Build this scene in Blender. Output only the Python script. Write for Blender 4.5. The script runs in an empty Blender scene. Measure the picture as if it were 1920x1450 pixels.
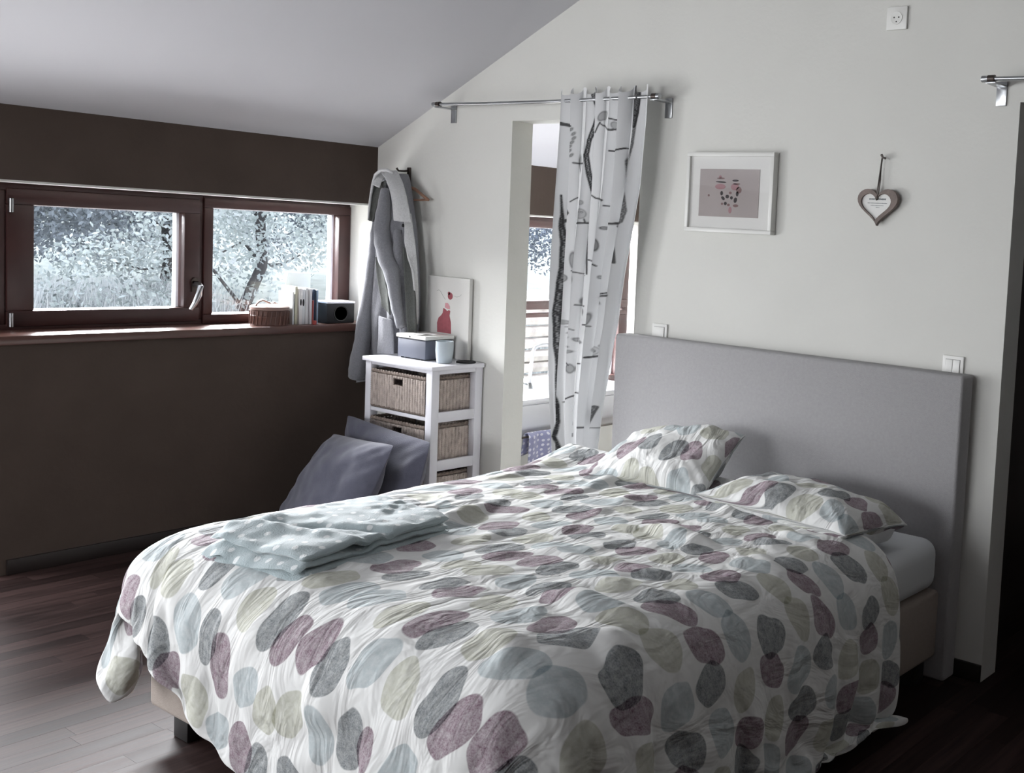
import bpy, bmesh, math, random
import numpy as np
from mathutils import Matrix, Vector, noise
from mathutils.bvhtree import BVHTree

S = bpy.context.scene
COL = S.collection
rnd = random.Random(11)

# ------------------------------------------------------------------ camera
cam = bpy.data.cameras.new('camera'); camo = bpy.data.objects.new('camera', cam); COL.objects.link(camo); S.camera = camo
cam.sensor_width = 36; cam.lens = 2054 / 1920 * 36; cam.shift_x = (960 - 1486.3) / 1920; cam.shift_y = (606 - 725) / 1920
cam.clip_start = .05; cam.clip_end = 400
R = ((0.828469, 0.557407, 0.054197), (0.086298, -0.031446, -0.995773), (-0.553346, 0.829644, -0.074155))
camo.matrix_world = Matrix([(R[0][0], -R[1][0], -R[2][0], 0), (R[0][1], -R[1][1], -R[2][1], 0), (R[0][2], -R[1][2], -R[2][2], 1.5), (0, 0, 0, 1)])

# ------------------------------------------------------------------ sky, portals and added daylight lamps
W = bpy.data.worlds.new('sky'); S.world = W; W.use_nodes = True
wn = W.node_tree.nodes; wl = W.node_tree.links
bg = wn['Background']; bg.inputs[1].default_value = 3.3
tc = wn.new('ShaderNodeTexCoord'); sx = wn.new('ShaderNodeSeparateXYZ'); cr = wn.new('ShaderNodeValToRGB')
wl.new(tc.outputs['Generated'], sx.inputs[0]); wl.new(sx.outputs[2], cr.inputs[0]); wl.new(cr.outputs[0], bg.inputs[0])
cr.color_ramp.elements[0].position = 0; cr.color_ramp.elements[0].color = (.90, .94, 1, 1)
cr.color_ramp.elements[1].position = 1; cr.color_ramp.elements[1].color = (.80, .88, 1, 1)
def portal(name, x, y0, y1, z0, z1):
    l = bpy.data.lights.new(name, 'AREA'); l.shape = 'RECTANGLE'; l.size = y1 - y0; l.size_y = z1 - z0
    o = bpy.data.objects.new(name, l); COL.objects.link(o)
    o.matrix_world = Matrix([(0, 0, -1, x), (1, 0, 0, (y0 + y1) / 2), (0, -1, 0, (z0 + z1) / 2), (0, 0, 0, 1)])
    l.cycles.is_portal = True
portal('portal_window', -5.28, .35, 3.5, .0, 1.58)
portal('portal_door', -5.28, -2.9, .1, .0, 1.58)
portal('portal_bath', -5.28, 4.0, 5.72, .4, 1.6)
def daylight(name, x, y0, y1, z0, z1, power, tilt=0., col=(.965, .975, 1)):  # area lamp added at or beyond an opening, standing in for daylight
    l = bpy.data.lights.new(name, 'AREA'); l.shape = 'RECTANGLE'; l.size = y1 - y0; l.size_y = z1 - z0; l.energy = power; l.color = col
    o = bpy.data.objects.new(name, l); COL.objects.link(o); c, s = math.cos(tilt), math.sin(tilt)
    o.matrix_world = Matrix.Translation((x, (y0 + y1) / 2, (z0 + z1) / 2)) @ Matrix(((0, s, -c, 0), (1, 0, 0, 0), (0, -c, -s, 0), (0, 0, 0, 1))); return o
daylight('daylight_terrace_door', -5.27, .42, 1.72, .10, 1.50, 72, .08)
daylight('fill_far_door', -5.27, -2.8, .0, .10, 1.50, 110, .1)  # lamp in the extra far door, added for more light
daylight('daylight_window_band', -7.0, 1.7, 3.6, 1.70, 2.5, 820, -.22)  # unseen lamp added high outside the band, imitates sky
daylight('fill_bathroom', -7.0, 3.6, 6.0, 1.70, 2.5, 1900, -.22)  # unseen lamp added outside to brighten the bathroom
daylight('fill_ground_bounce', -5.95, 1.9, 3.6, .0, .5, 48, 1.0)  # unseen lamp added to imitate light bounced off the ground
daylight('fill_ground_bounce_bath', -5.95, 3.9, 5.6, -.05, .30, 60, .9)  # added bounce lamp for the bathroom, unseen below its window
lr = bpy.data.lights.new('fill_rear_window', 'AREA'); lr.shape = 'RECTANGLE'; lr.size = 2.5; lr.size_y = 1.2; lr.energy = 130; lr.color = (.965, .975, 1)
lro = bpy.data.objects.new('fill_rear_window', lr); COL.objects.link(lro); lro.matrix_world = Matrix.Translation((-3.3, -3.27, 1.6)) @ Matrix.Rotation(math.radians(90), 4, 'X')  # lamp in the added rear window, gives frontal fill
vs = S.view_settings
vs.view_transform = 'Standard'; vs.look = 'None'; vs.gamma = 1; vs.exposure = -0.14; vs.use_curve_mapping = False
S.cycles.use_denoising = True
S.cycles.max_bounces = 12; S.cycles.diffuse_bounces = 8; S.cycles.transparent_max_bounces = 24
S.cycles.sample_clamp_indirect = 8

# ------------------------------------------------------------------ materials
def lin(c):
    return tuple((v / 255 / 12.92) if v / 255 <= .04045 else ((v / 255 + .055) / 1.055) ** 2.4 for v in c) + (1,)
class NT:
    def __init__(s, m): s.t = m.node_tree; s.n = s.t.nodes; s.l = s.t.links
    def add(s, k, **a):
        n = s.n.new(k)
        for x, v in a.items(): setattr(n, x, v)
        return n
    def link(s, a, b): s.l.new(a, b)
MATS = {}
def M(name, col, rough=.6, metal=0., var=.0, vs=6., stretch=(1, 1, 1), bump=0., bs=80., bstretch=(1, 1, 1), spec=.5, sheen=0., trans=0.):
    if name in MATS: return MATS[name]
    m = bpy.data.materials.new(name); m.use_nodes = True; t = NT(m); b = t.n['Principled BSDF']
    c = lin(col) if len(col) == 3 else col
    b.inputs['Base Color'].default_value = c; b.inputs['Roughness'].default_value = rough; b.inputs['Metallic'].default_value = metal
    b.inputs['Specular IOR Level'].default_value = spec
    if sheen: b.inputs['Sheen Weight'].default_value = sheen
    if trans: b.inputs['Transmission Weight'].default_value = trans
    tcn = t.add('ShaderNodeTexCoord')
    if var:
        mp = t.add('ShaderNodeMapping'); mp.inputs['Scale'].default_value = stretch; t.link(tcn.outputs['Object'], mp.inputs[0])
        nz = t.add('ShaderNodeTexNoise'); nz.inputs['Scale'].default_value = vs; nz.inputs['Detail'].default_value = 5; t.link(mp.outputs[0], nz.inputs['Vector'])
        r = t.add('ShaderNodeValToRGB'); r.color_ramp.elements[0].position = .3; r.color_ramp.elements[1].position = .7
        r.color_ramp.elements[0].color = tuple(x * (1 - var) for x in c[:3]) + (1,); r.color_ramp.elements[1].color = tuple(min(1, x * (1 + var)) for x in c[:3]) + (1,)
        t.link(nz.outputs['Fac'], r.inputs[0]); t.link(r.outputs[0], b.inputs['Base Color'])
    if bump:
        mp = t.add('ShaderNodeMapping'); mp.inputs['Scale'].default_value = bstretch; t.link(tcn.outputs['Object'], mp.inputs[0])
        nz = t.add('ShaderNodeTexNoise'); nz.inputs['Scale'].default_value = bs; nz.inputs['Detail'].default_value = 4; t.link(mp.outputs[0], nz.inputs['Vector'])
        bp = t.add('ShaderNodeBump'); bp.inputs['Strength'].default_value = bump; bp.inputs['Distance'].default_value = .004
        t.link(nz.outputs['Fac'], bp.inputs['Height']); t.link(bp.outputs[0], b.inputs['Normal'])
    MATS[name] = m; return m

m_wall = M('white plaster', (213, 213, 208), .85, var=.02, vs=3, bump=.25, bs=60, spec=.2)
m_brown = M('brown clay plaster', (78, 68, 62), .9, var=.07, vs=5, bump=.3, bs=50, spec=.15)
m_dim = M('taupe plaster', (128, 120, 114), .9, spec=.1)
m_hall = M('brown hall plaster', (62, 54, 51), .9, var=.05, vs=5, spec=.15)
m_ceil = M('white ceiling paint', (204, 204, 208), .9, spec=.1)
m_slab = M('dark screed', (40, 30, 27), .6)
m_base = M('dark skirting wood', (26, 18, 16), .5, var=.15, vs=12, stretch=(1, .1, 1))
m_frame = M('red brown window wood', (56, 31, 29), .38, var=.15, vs=14, stretch=(1, .12, .6), bump=.08, bs=60)
m_sill = M('brown sill wood', (84, 58, 51), .3, var=.14, vs=10, stretch=(1, .15, 1))
m_chrome = M('brushed steel', (170, 172, 174), .28, 1., var=.05, vs=30)
m_white = M('white painted wood', (222, 222, 228), .45, var=.02, vs=8)
m_plastic = M('white plastic', (226, 226, 222), .35)
m_dark = M('dark recess', (30, 28, 28), .8)
m_headb = M('light grey upholstery', (162, 161, 162), .9, var=.04, vs=90, bump=.5, bs=420, sheen=.2, spec=.2)
m_basef = M('beige bed base fabric', (158, 148, 140), .9, var=.04, vs=90, bump=.5, bs=420, spec=.2)
m_sheet = M('white fitted sheet', (214, 217, 219), .85, bump=.2, bs=14, spec=.2)
m_leg = M('black bed leg', (24, 22, 22), .5)
m_cush = M('slate blue cushion cloth', (78, 79, 92), .85, var=.08, vs=40, bump=.3, bs=200, sheen=.3, spec=.2)
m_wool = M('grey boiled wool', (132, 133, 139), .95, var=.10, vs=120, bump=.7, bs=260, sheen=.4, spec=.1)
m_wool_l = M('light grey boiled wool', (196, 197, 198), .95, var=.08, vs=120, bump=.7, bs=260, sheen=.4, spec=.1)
m_wool_d = M('dark wool for lining and fold shade', (92, 94, 92), .95, var=.10, vs=120, bump=.5, bs=260, spec=.1)
m_hang = M('wooden hanger', (140, 105, 84), .5, var=.15, vs=20)
m_hook = M('dark bronze metal', (74, 66, 62), .4, .7)
m_wick = M('grey wicker', (174, 163, 156), .8, var=.25, vs=60, stretch=(1, 1, .5), bump=.6, bs=180, spec=.25)
m_wickd = M('brown wicker rim', (126, 114, 106), .8, var=.25, vs=70, bump=.6, bs=180, spec=.25)
m_box = M('charcoal grey printer plastic', (88, 92, 104), .5)
m_paper = M('paper', (228, 228, 226), .7)
m_cup = M('grey green glazed ceramic', (166, 176, 182), .3, var=.03, vs=20)
m_black = M('black plastic', (9, 9, 13), .7)
m_bamb = M('brown bamboo', (88, 58, 49), .5, var=.2, vs=30, stretch=(1, 1, .3))
m_bambl = M('pale bamboo rim', (136, 112, 103), .5, var=.12, vs=30)
m_heart = M('weathered grey brown wood', (118, 106, 100), .7, var=.22, vs=30, bump=.3, bs=80)
m_string = M('grey string', (104, 98, 94), .9)
m_white2 = M('white lacquer frame', (216, 216, 212), .35)
m_mat = M('white passepartout', (224, 224, 221), .8)
m_cer = M('white bathroom ceramic', (232, 234, 240), .15)
m_bark = M('tree bark', (62, 60, 62), .9, var=.3, vs=6)

def glass(name):
    m = bpy.data.materials.new(name); m.use_nodes = True; t = NT(m); t.n.remove(t.n['Principled BSDF']); out = t.n['Material Output']
    a = t.add('ShaderNodeBsdfTransparent'); a.inputs[0].default_value = (.99, .99, .99, 1)
    g = t.add('ShaderNodeBsdfGlossy'); g.inputs['Roughness'].default_value = .03
    f = t.add('ShaderNodeFresnel'); mx = t.add('ShaderNodeMixShader')
    ge = t.add('ShaderNodeNewGeometry'); ir = t.add('ShaderNodeMapRange'); t.link(ge.outputs['Backfacing'], ir.inputs[0]); ir.inputs[3].default_value = 1.45; ir.inputs[4].default_value = 1 / 1.45; t.link(ir.outputs[0], f.inputs[0])
    t.link(f.outputs[0], mx.inputs[0]); t.link(a.outputs[0], mx.inputs[1]); t.link(g.outputs[0], mx.inputs[2]); t.link(mx.outputs[0], out.inputs[0])
    return m
m_glass = glass('clear glass')

# pebble print shared by duvet cover and pillowcases (UV in metres)
def pebble_mat():
    m = bpy.data.materials.new('pebble printed cotton'); m.use_nodes = True; t = NT(m); b = t.n['Principled BSDF']
    b.inputs['Roughness'].default_value = .85; b.inputs['Specular IOR Level'].default_value = .2
    uv = t.add('ShaderNodeUVMap'); T = .62
    nz = t.add('ShaderNodeTexNoise'); nz.inputs['Scale'].default_value = 9; nz.inputs['Detail'].default_value = 1
    t.link(uv.outputs[0], nz.inputs['Vector'])
    s0 = t.add('ShaderNodeVectorMath', operation='SUBTRACT'); t.link(nz.outputs['Color'], s0.inputs[0]); s0.inputs[1].default_value = (.5, .5, .5)
    s1 = t.add('ShaderNodeVectorMath', operation='SCALE'); t.link(s0.outputs[0], s1.inputs[0]); s1.inputs['Scale'].default_value = .055
    s2 = t.add('ShaderNodeVectorMath', operation='ADD'); t.link(uv.outputs[0], s2.inputs[0]); t.link(s1.outputs[0], s2.inputs[1])
    sc = t.add('ShaderNodeVectorMath', operation='SCALE'); t.link(s2.outputs[0], sc.inputs[0]); sc.inputs['Scale'].default_value = 1 / T
    flat = t.add('ShaderNodeVectorMath', operation='MULTIPLY'); t.link(sc.outputs[0], flat.inputs[0]); flat.inputs[1].default_value = (1, 1, 0)
    # watercolour grain
    g = t.add('ShaderNodeTexNoise'); g.inputs['Scale'].default_value = 55; g.inputs['Detail'].default_value = 6; g.inputs['Roughness'].default_value = .75
    t.link(uv.outputs[0], g.inputs['Vector'])
    gr = t.add('ShaderNodeMapRange'); t.link(g.outputs['Fac'], gr.inputs[0]); gr.inputs[1].default_value = .3; gr.inputs[2].default_value = .7; gr.inputs[3].default_value = .62; gr.inputs[4].default_value = 1.12
    g2 = t.add('ShaderNodeTexNoise'); g2.inputs['Scale'].default_value = 260; g2.inputs['Detail'].default_value = 2
    t.link(uv.outputs[0], g2.inputs['Vector'])
    plum, grey, blue, oliv = (164, 146, 156), (154, 158, 161), (200, 209, 213), (211, 211, 199)
    E = [(.08, .10, 12, 1.0, 1.12, plum), (.215, .125, -8, .86, 1.05, grey), (.40, .07, 30, 1.0, 1.05, blue), (.60, .10, -15, 1.0, .95, oliv), (.80, .08, 5, .92, 1.1, grey), (.915, .13, 25, .9, 1.12, plum),
         (.05, .34, 40, 1.05, 1.0, oliv), (.25, .36, -20, 1.0, 1.12, blue), (.42, .33, 10, .95, 1.1, grey), (.545, .365, -12, .92, 1.12, plum), (.74, .34, 30, 1.05, .95, blue), (.90, .38, 0, 1.0, .9, oliv),
         (.10, .60, -10, .95, 1.1, grey), (.225, .625, 15, .92, 1.08, plum), (.42, .59, -30, 1.05, .95, oliv), (.60, .62, 20, 1.0, 1.05, blue), (.765, .60, -15, .9, 1.12, plum), (.885, .64, 10, .85, 1.05, grey),
         (.07, .86, 20, 1.05, .95, blue), (.27, .87, -25, 1.0, 1.0, oliv), (.45, .85, 0, .9, 1.12, plum), (.575, .88, 18, .86, 1.06, grey), (.75, .86, -10, 1.0, 1.0, oliv), (.92, .88, 30, .98, 1.02, blue)]
    sp = t.add('ShaderNodeMapRange'); t.link(g2.outputs['Fac'], sp.inputs[0]); sp.inputs[1].default_value = .40; sp.inputs[2].default_value = .66; sp.inputs[3].default_value = .93; sp.inputs[4].default_value = 1.18
    gd = t.add('ShaderNodeMath', operation='MULTIPLY'); t.link(gr.outputs[0], gd.inputs[0]); t.link(sp.outputs[0], gd.inputs[1])
    cur = None
    for (x, y, a, w, h, c) in E:
        ad = t.add('ShaderNodeVectorMath', operation='ADD'); t.link(flat.outputs[0], ad.inputs[0]); ad.inputs[1].default_value = (.5 - x, .5 - y, 0)
        fr = t.add('ShaderNodeVectorMath', operation='FRACTION'); t.link(ad.outputs[0], fr.inputs[0])
        mp = t.add('ShaderNodeMapping', vector_type='TEXTURE'); t.link(fr.outputs[0], mp.inputs[0])
        mp.inputs['Location'].default_value = (.5, .5, 0); mp.inputs['Rotation'].default_value = (0, 0, math.radians(a)); mp.inputs['Scale'].default_value = (.082 * w, .100 * h, 1)
        ln = t.add('ShaderNodeVectorMath', operation='LENGTH'); t.link(mp.outputs[0], ln.inputs[0])
        mr = t.add('ShaderNodeMapRange'); t.link(ln.outputs['Value'], mr.inputs[0]); mr.inputs[1].default_value = .97; mr.inputs[2].default_value = 1.02; mr.inputs[3].default_value = 1; mr.inputs[4].default_value = 0
        st = t.add('ShaderNodeMath', operation='MULTIPLY'); t.link(mr.outputs[0], st.inputs[0]); t.link((gd if c in (plum, grey) else gr).outputs[0], st.inputs[1])
        mx = t.add('ShaderNodeMix', data_type='RGBA', blend_type='MULTIPLY'); t.link(st.outputs[0], mx.inputs[0])
        mx.clamp_factor = False
        if cur is None: mx.inputs[6].default_value = lin((220, 221, 219))
        else: t.link(cur, mx.inputs[6])
        mx.inputs[7].default_value = lin(c); cur = mx.outputs[2]
    t.link(cur, b.inputs['Base Color'])
    # fine wrinkles of the cotton
    w1 = t.add('ShaderNodeMapping'); w1.inputs['Scale'].default_value = (1, .45, 1); w1.inputs['Rotation'].default_value = (0, 0, .5); t.link(uv.outputs[0], w1.inputs[0])
    n1 = t.add('ShaderNodeTexNoise'); n1.inputs['Scale'].default_value = 11; n1.inputs['Detail'].default_value = 3; n1.inputs['Distortion'].default_value = 1.2; t.link(w1.outputs[0], n1.inputs['Vector'])
    bp = t.add('ShaderNodeBump'); bp.inputs['Strength'].default_value = .7; bp.inputs['Distance'].default_value = .03; t.link(n1.outputs['Fac'], bp.inputs['Height']); t.link(bp.outputs[0], b.inputs['Normal'])
    return m
m_peb = pebble_mat()

def dots_mat(name, base, dot, cell, r):
    m = bpy.data.materials.new(name); m.use_nodes = True; t = NT(m); b = t.n['Principled BSDF']; b.inputs['Roughness'].default_value = .95; b.inputs['Sheen Weight'].default_value = .5
    uv = t.add('ShaderNodeUVMap'); v = t.add('ShaderNodeTexVoronoi'); v.voronoi_dimensions = '2D'; v.inputs['Scale'].default_value = 1 / cell; v.inputs['Randomness'].default_value = .35
    t.link(uv.outputs[0], v.inputs['Vector'])
    mr = t.add('ShaderNodeMapRange'); t.link(v.outputs['Distance'], mr.inputs[0]); mr.inputs[1].default_value = r; mr.inputs[2].default_value = r + .06; mr.inputs[3].default_value = 1; mr.inputs[4].default_value = 0
    mx = t.add('ShaderNodeMix', data_type='RGBA'); t.link(mr.outputs[0], mx.inputs[0]); mx.inputs[6].default_value = lin(base); mx.inputs[7].default_value = lin(dot)
    t.link(mx.outputs[2], b.inputs['Base Color'])
    nz = t.add('ShaderNodeTexNoise'); nz.inputs['Scale'].default_value = 220; bp = t.add('ShaderNodeBump'); bp.inputs['Strength'].default_value = .5; bp.inputs['Distance'].default_value = .004
    tcn = t.add('ShaderNodeTexCoord'); t.link(tcn.outputs['Object'], nz.inputs['Vector']); t.link(nz.outputs['Fac'], bp.inputs['Height']); t.link(bp.outputs[0], b.inputs['Normal'])
    return m
m_blank = dots_mat('mint fleece with white dots', (164, 178, 181), (224, 229, 229), .056, .13)
m_towel = dots_mat('lavender cloth with white dots', (148, 150, 186), (225, 225, 236), .030, .22)

def floor_mat(name, k):
    m = bpy.data.materials.new(name); m.use_nodes = True; t = NT(m); b = t.n['Principled BSDF']
    b.inputs['Roughness'].default_value = .42; b.inputs['Specular IOR Level'].default_value = .07
    tcn = t.add('ShaderNodeTexCoord'); oi = t.add('ShaderNodeObjectInfo')
    of = t.add('ShaderNodeVectorMath', operation='ADD'); t.link(tcn.outputs['Object'], of.inputs[0])
    sc = t.add('ShaderNodeVectorMath', operation='SCALE'); t.link(oi.outputs['Random'], sc.inputs['Scale']); sc.inputs[0].default_value = (7, 31, 3); t.link(sc.outputs[0], of.inputs[1])
    mp = t.add('ShaderNodeMapping'); mp.inputs['Scale'].default_value = (1, .06, 1); t.link(of.outputs[0], mp.inputs[0])
    nz = t.add('ShaderNodeTexNoise'); nz.inputs['Scale'].default_value = 70; nz.inputs['Detail'].default_value = 6; t.link(mp.outputs[0], nz.inputs['Vector'])
    r = t.add('ShaderNodeValToRGB'); r.color_ramp.elements[0].position = .25; r.color_ramp.elements[1].position = .8
    r.color_ramp.elements[0].color = lin((30, 21, 20)); r.color_ramp.elements[1].color = lin((60, 46, 44)); t.link(nz.outputs['Fac'], r.inputs[0])
    hs = t.add('ShaderNodeHueSaturation'); mr = t.add('ShaderNodeMapRange'); t.link(oi.outputs['Random'], mr.inputs[0]); mr.inputs[3].default_value = .6; mr.inputs[4].default_value = 1.4
    t.link(mr.outputs[0], hs.inputs['Value']); t.link(r.outputs[0], hs.inputs['Color']); t.link(hs.outputs[0], b.inputs['Base Color'])
    bp = t.add('ShaderNodeBump'); bp.inputs['Strength'].default_value = .25; bp.inputs['Distance'].default_value = .001; t.link(nz.outputs['Fac'], bp.inputs['Height']); t.link(bp.outputs[0], b.inputs['Normal'])
    rr = t.add('ShaderNodeMapRange'); t.link(nz.outputs['Fac'], rr.inputs[0]); rr.inputs[3].default_value = .40; rr.inputs[4].default_value = .60; t.link(rr.outputs[0], b.inputs['Roughness'])
    return m
m_floor = floor_mat('dark stained parquet', 1)

# ------------------------------------------------------------------ mesh helpers
class MB:
    def __init__(s): s.v = []; s.f = []; s.uv = None
    def box(s, x0, x1, y0, y1, z0, z1):
        n = len(s.v); s.v += [(x, y, z) for z in (z0, z1) for y in (y0, y1) for x in (x0, x1)]
        s.f += [tuple(n + i for i in q) for q in ((0, 2, 3, 1), (4, 5, 7, 6), (0, 1, 5, 4), (2, 6, 7, 3), (0, 4, 6, 2), (1, 3, 7, 5))]; return s
    def lathe(s, prof, c, n=32, axis=2):
        b = len(s.v); k = len(prof)
        for i in range(n):
            a = 2 * math.pi * i / n
            for r, h in prof:
                p = (r * math.cos(a), r * math.sin(a), h)
                if axis == 0: p = (p[2], p[0], p[1])
                if axis == 1: p = (p[0], p[2], p[1])
                s.v.append(tuple(p[q] + c[q] for q in range(3)))
        for i in range(n):
            j = (i + 1) % n
            for q in range(k - 1): s.f.append((b + i * k + q, b + j * k + q, b + j * k + q + 1, b + i * k + q + 1))
        s.f.append(tuple(b + i * k for i in range(n))[::-1]); s.f.append(tuple(b + i * k + k - 1 for i in range(n))); return s
    def tube(s, pts, r, n=10, flat=1.):
        P = [Vector(p) for p in pts]; b = len(s.v); up = Vector((0, 0, 1))
        rr = r if hasattr(r, '__len__') else [r] * len(P)
        for i, p in enumerate(P):
            d = (P[min(i + 1, len(P) - 1)] - P[max(i - 1, 0)]).normalized()
            u = d.cross(up)
            if u.length < .05: u = d.cross(Vector((0, 1, 0)))
            u.normalize(); w = d.cross(u)
            for k in range(n):
                a = 2 * math.pi * k / n; s.v.append(tuple(p + (u * math.cos(a) + w * math.sin(a) * flat) * rr[i]))
        for i in range(len(P) - 1):
            for k in range(n):
                q = (k + 1) % n; s.f.append((b + i * n + k, b + i * n + q, b + (i + 1) * n + q, b + (i + 1) * n + k))
        s.f.append(tuple(b + k for k in range(n))[::-1]); s.f.append(tuple(b + (len(P) - 1) * n + k for k in range(n))); return s
    def prism(s, poly, axis, a0, a1):
        n = len(s.v); k = len(poly)
        for a in (a0, a1):
            for (p, q) in poly: s.v.append({0: (a, p, q), 1: (p, a, q), 2: (p, q, a)}[axis])
        s.f.append(tuple(n + i for i in range(k))[::-1]); s.f.append(tuple(n + k + i for i in range(k)))
        for i in range(k): j = (i + 1) % k; s.f.append((n + i, n + j, n + k + j, n + k + i))
        return s
    def grid(s, P, closed=False):
        ny, nx = P.shape[:2]; n = len(s.v); s.v += [tuple(p) for p in P.reshape(-1, 3)]
        for j in range(ny - 1):
            for i in range(nx - 1 + (1 if closed else 0)):
                k = (i + 1) % nx; s.f.append((n + j * nx + i, n + j * nx + k, n + (j + 1) * nx + k, n + (j + 1) * nx + i))
        return s
def obj(name, mb, mat, parent=None, smooth=False, bevel=0., seg=2, uv=None, label=None, kind=None):
    me = bpy.data.meshes.new(name); me.from_pydata(mb.v, [], mb.f)
    bm = bmesh.new(); bm.from_mesh(me)
    if uv is None: bmesh.ops.recalc_face_normals(bm, faces=bm.faces[:])
    if bevel: bmesh.ops.bevel(bm, geom=bm.edges[:], offset=bevel, segments=seg, profile=.5, affect='EDGES', clamp_overlap=True)
    bm.to_mesh(me); bm.free()
    if uv is not None:
        l = me.uv_layers.new(name='UVMap'); idx = np.zeros(len(me.loops), np.int32); me.loops.foreach_get('vertex_index', idx)
        l.data.foreach_set('uv', np.asarray(uv, np.float32)[idx].ravel())
    if smooth is True: me.polygons.foreach_set('use_smooth', [True] * len(me.polygons))
    o = bpy.data.objects.new(name, me); COL.objects.link(o)
    for mm in (mat if isinstance(mat, (list, tuple)) else [mat]): me.materials.append(mm)
    if smooth == 'auto': me.polygons.foreach_set('use_smooth', [True] * len(me.polygons)); me.set_sharp_from_angle(angle=math.radians(40))
    if bevel and not smooth: me.polygons.foreach_set('use_smooth', [True] * len(me.polygons)); me.set_sharp_from_angle(angle=math.radians(35))
    if parent:
        o.parent = parent; o.matrix_parent_inverse = Matrix.Translation(-Vector(parent.location)) if parent.type == 'EMPTY' else Matrix()
        if parent.type != 'EMPTY' and parent.parent is not None: o.matrix_parent_inverse = Matrix()
    if label: o['label'] = label
    if kind: o['kind'] = kind
    return o
def thing(name, label, cat, loc=(0, 0, 0), group=None):
    o = bpy.data.objects.new(name, None); COL.objects.link(o); o.location = loc; o.empty_display_size = .05
    o['label'] = label; o['category'] = cat
    if group: o['group'] = group
    return o
def tag(o, label, cat, group=None, kind=None):
    o['label'] = label; o['category'] = cat
    if group: o['group'] = group
    if kind: o['kind'] = kind
    return o
def struct(name, mb, mat, parent=None, label=None, **k):
    o = obj(name, mb, mat, parent, **k)
    if not parent: o['kind'] = 'structure'; o['label'] = label or name.replace('_', ' '); o['category'] = name.split('_')[0]
    elif label: o['label'] = label
    return o
# ================================================================== room shell
XL, XR, YW, YB = -4.947, 3.0, 3.504, -3.2          # left wall, right wall, headboard wall, rear wall
TP = .125; YN = 5.72; EAVE = 1.866; SL = .455       # partition thickness, far bathroom wall, eave height, ceiling slope
RX = .2                                              # ridge
def zc(x): return EAVE + SL * (min(x, RX) - XL) - (SL * (x - RX) if x > RX else 0)

# floor: dark screed with narrow parquet strips laid along the window wall
fl = struct('floor', MB().box(XL - .02, XR, YB, YN, -.12, -.012), m_slab, label='dark brown strip parquet floor around the bed')
PW = .072; small = MB(); protos = {}
def plank(x, y, L):
    k = round(L, 2)
    if k not in protos:
        mb = MB(); a, b = PW / 2 - .0001, k / 2 - .0001
        mb.v = [(-a, -b, -.012), (a, -b, -.012), (a, b, -.012), (-a, b, -.012), (-a + .0002, -b + .0002, 0), (a - .0002, -b + .0002, 0), (a - .0002, b - .0002, 0), (-a + .0002, b - .0002, 0)]
        mb.f = [(4, 5, 6, 7), (0, 1, 5, 4), (1, 2, 6, 5), (2, 3, 7, 6), (3, 0, 4, 7)]
        o = obj('floor_plank', mb, m_floor, fl); protos[k] = o
    else:
        o = protos[k].copy(); COL.objects.link(o)
    o.location = (x, y, rnd.uniform(-.00015, 0)); return o
nx = int((XR - XL) / PW); count = 0
for i in range(nx + 1):
    x = XL + PW * (i + .5); y = YB - rnd.uniform(0, .9)
    while y < YN:
        L = rnd.choice((.55, .75, .95, 1.15)); y1 = y + L; c = (y + y1) / 2
        seen = (x < -3.0 and .9 < y1 and y < 3.5 and y1 > .55 - (x + 3.2) * .7) or (-1.75 < x < -.55 and y1 > 1.9 - (-.55 - x) * .2 and y < 3.5)
        if seen and count < 288 and x > XL + .04: plank(x, c, L); count += 1
        else: small.box(x - PW / 2 + .0001, x + PW / 2 - .0001, max(y, YB) + .0003, min(y1, YN) - .0003, -.012, rnd.uniform(-.00015, 0))
        y = y1
obj('floor_planks_beyond', small, m_floor, fl, kind='stuff')

# left (window) wall: door opening, long window band, bathroom window
WX = XL - .33
DO = (.35, 1.80); BA = (1.90, YW); BW = (YW + TP + .02, YN)
w = MB()
w.box(WX, XL, YB, -2.9, -.1, EAVE); w.box(WX, XL, .10, .35, -.1, EAVE)
w.box(WX, XL, DO[1], BA[0], -.1, .925)
w.box(WX, XL, -2.9, .10, 1.575, EAVE); w.box(WX, XL, .35, YN, 1.575, EAVE)
w.box(WX, XL, BA[0], YW, -.1, .925)
w.box(WX, XL, YW + TP, YN, -.1, .46)
struct('wall_left', w, m_brown, label='dark brown plastered window wall')
w = MB(); w.box(WX, XL, YW, YW + TP, -.1, EAVE)
struct('trim_1', w, m_wall, label='white window reveal behind the grey coat')
# thin white soffit under the lintel
w = MB().box(WX, XL - .002, .35, YN, 1.566, 1.575).box(WX, XL - .002, -2.9, .10, 1.566, 1.575)
struct('trim_2', w, m_wall, label='thin white edge above the window band')

# headboard wall with two door openings
D1 = (-3.95, -3.150, 1.985); D2 = (-1.467, -.62, 2.008)
def wallprism(x0, x1, z0, y0=YW, y1=YW + TP):
    pts = [(x0, z0), (x1, z0), (x1, zc(x1) + .02)] + ([(RX, zc(RX) + .02)] if x0 < RX < x1 else []) + [(x0, zc(x0) + .02)]
    return MB().prism(pts, 1, y0, y1)
w = wallprism(XL, D1[0], -.1)
for a in ((D1[0], D1[1], D1[2]), (D1[1], D2[0], -.1), (D2[0], D2[1], D2[2]), (D2[1], XR, -.1)):
    q = wallprism(*a); n = len(w.v); w.v += q.v; w.f += [tuple(i + n for i in f) for f in q.f]
struct('wall_back', w, m_wall, label='white plastered wall behind the bed head')
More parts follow.
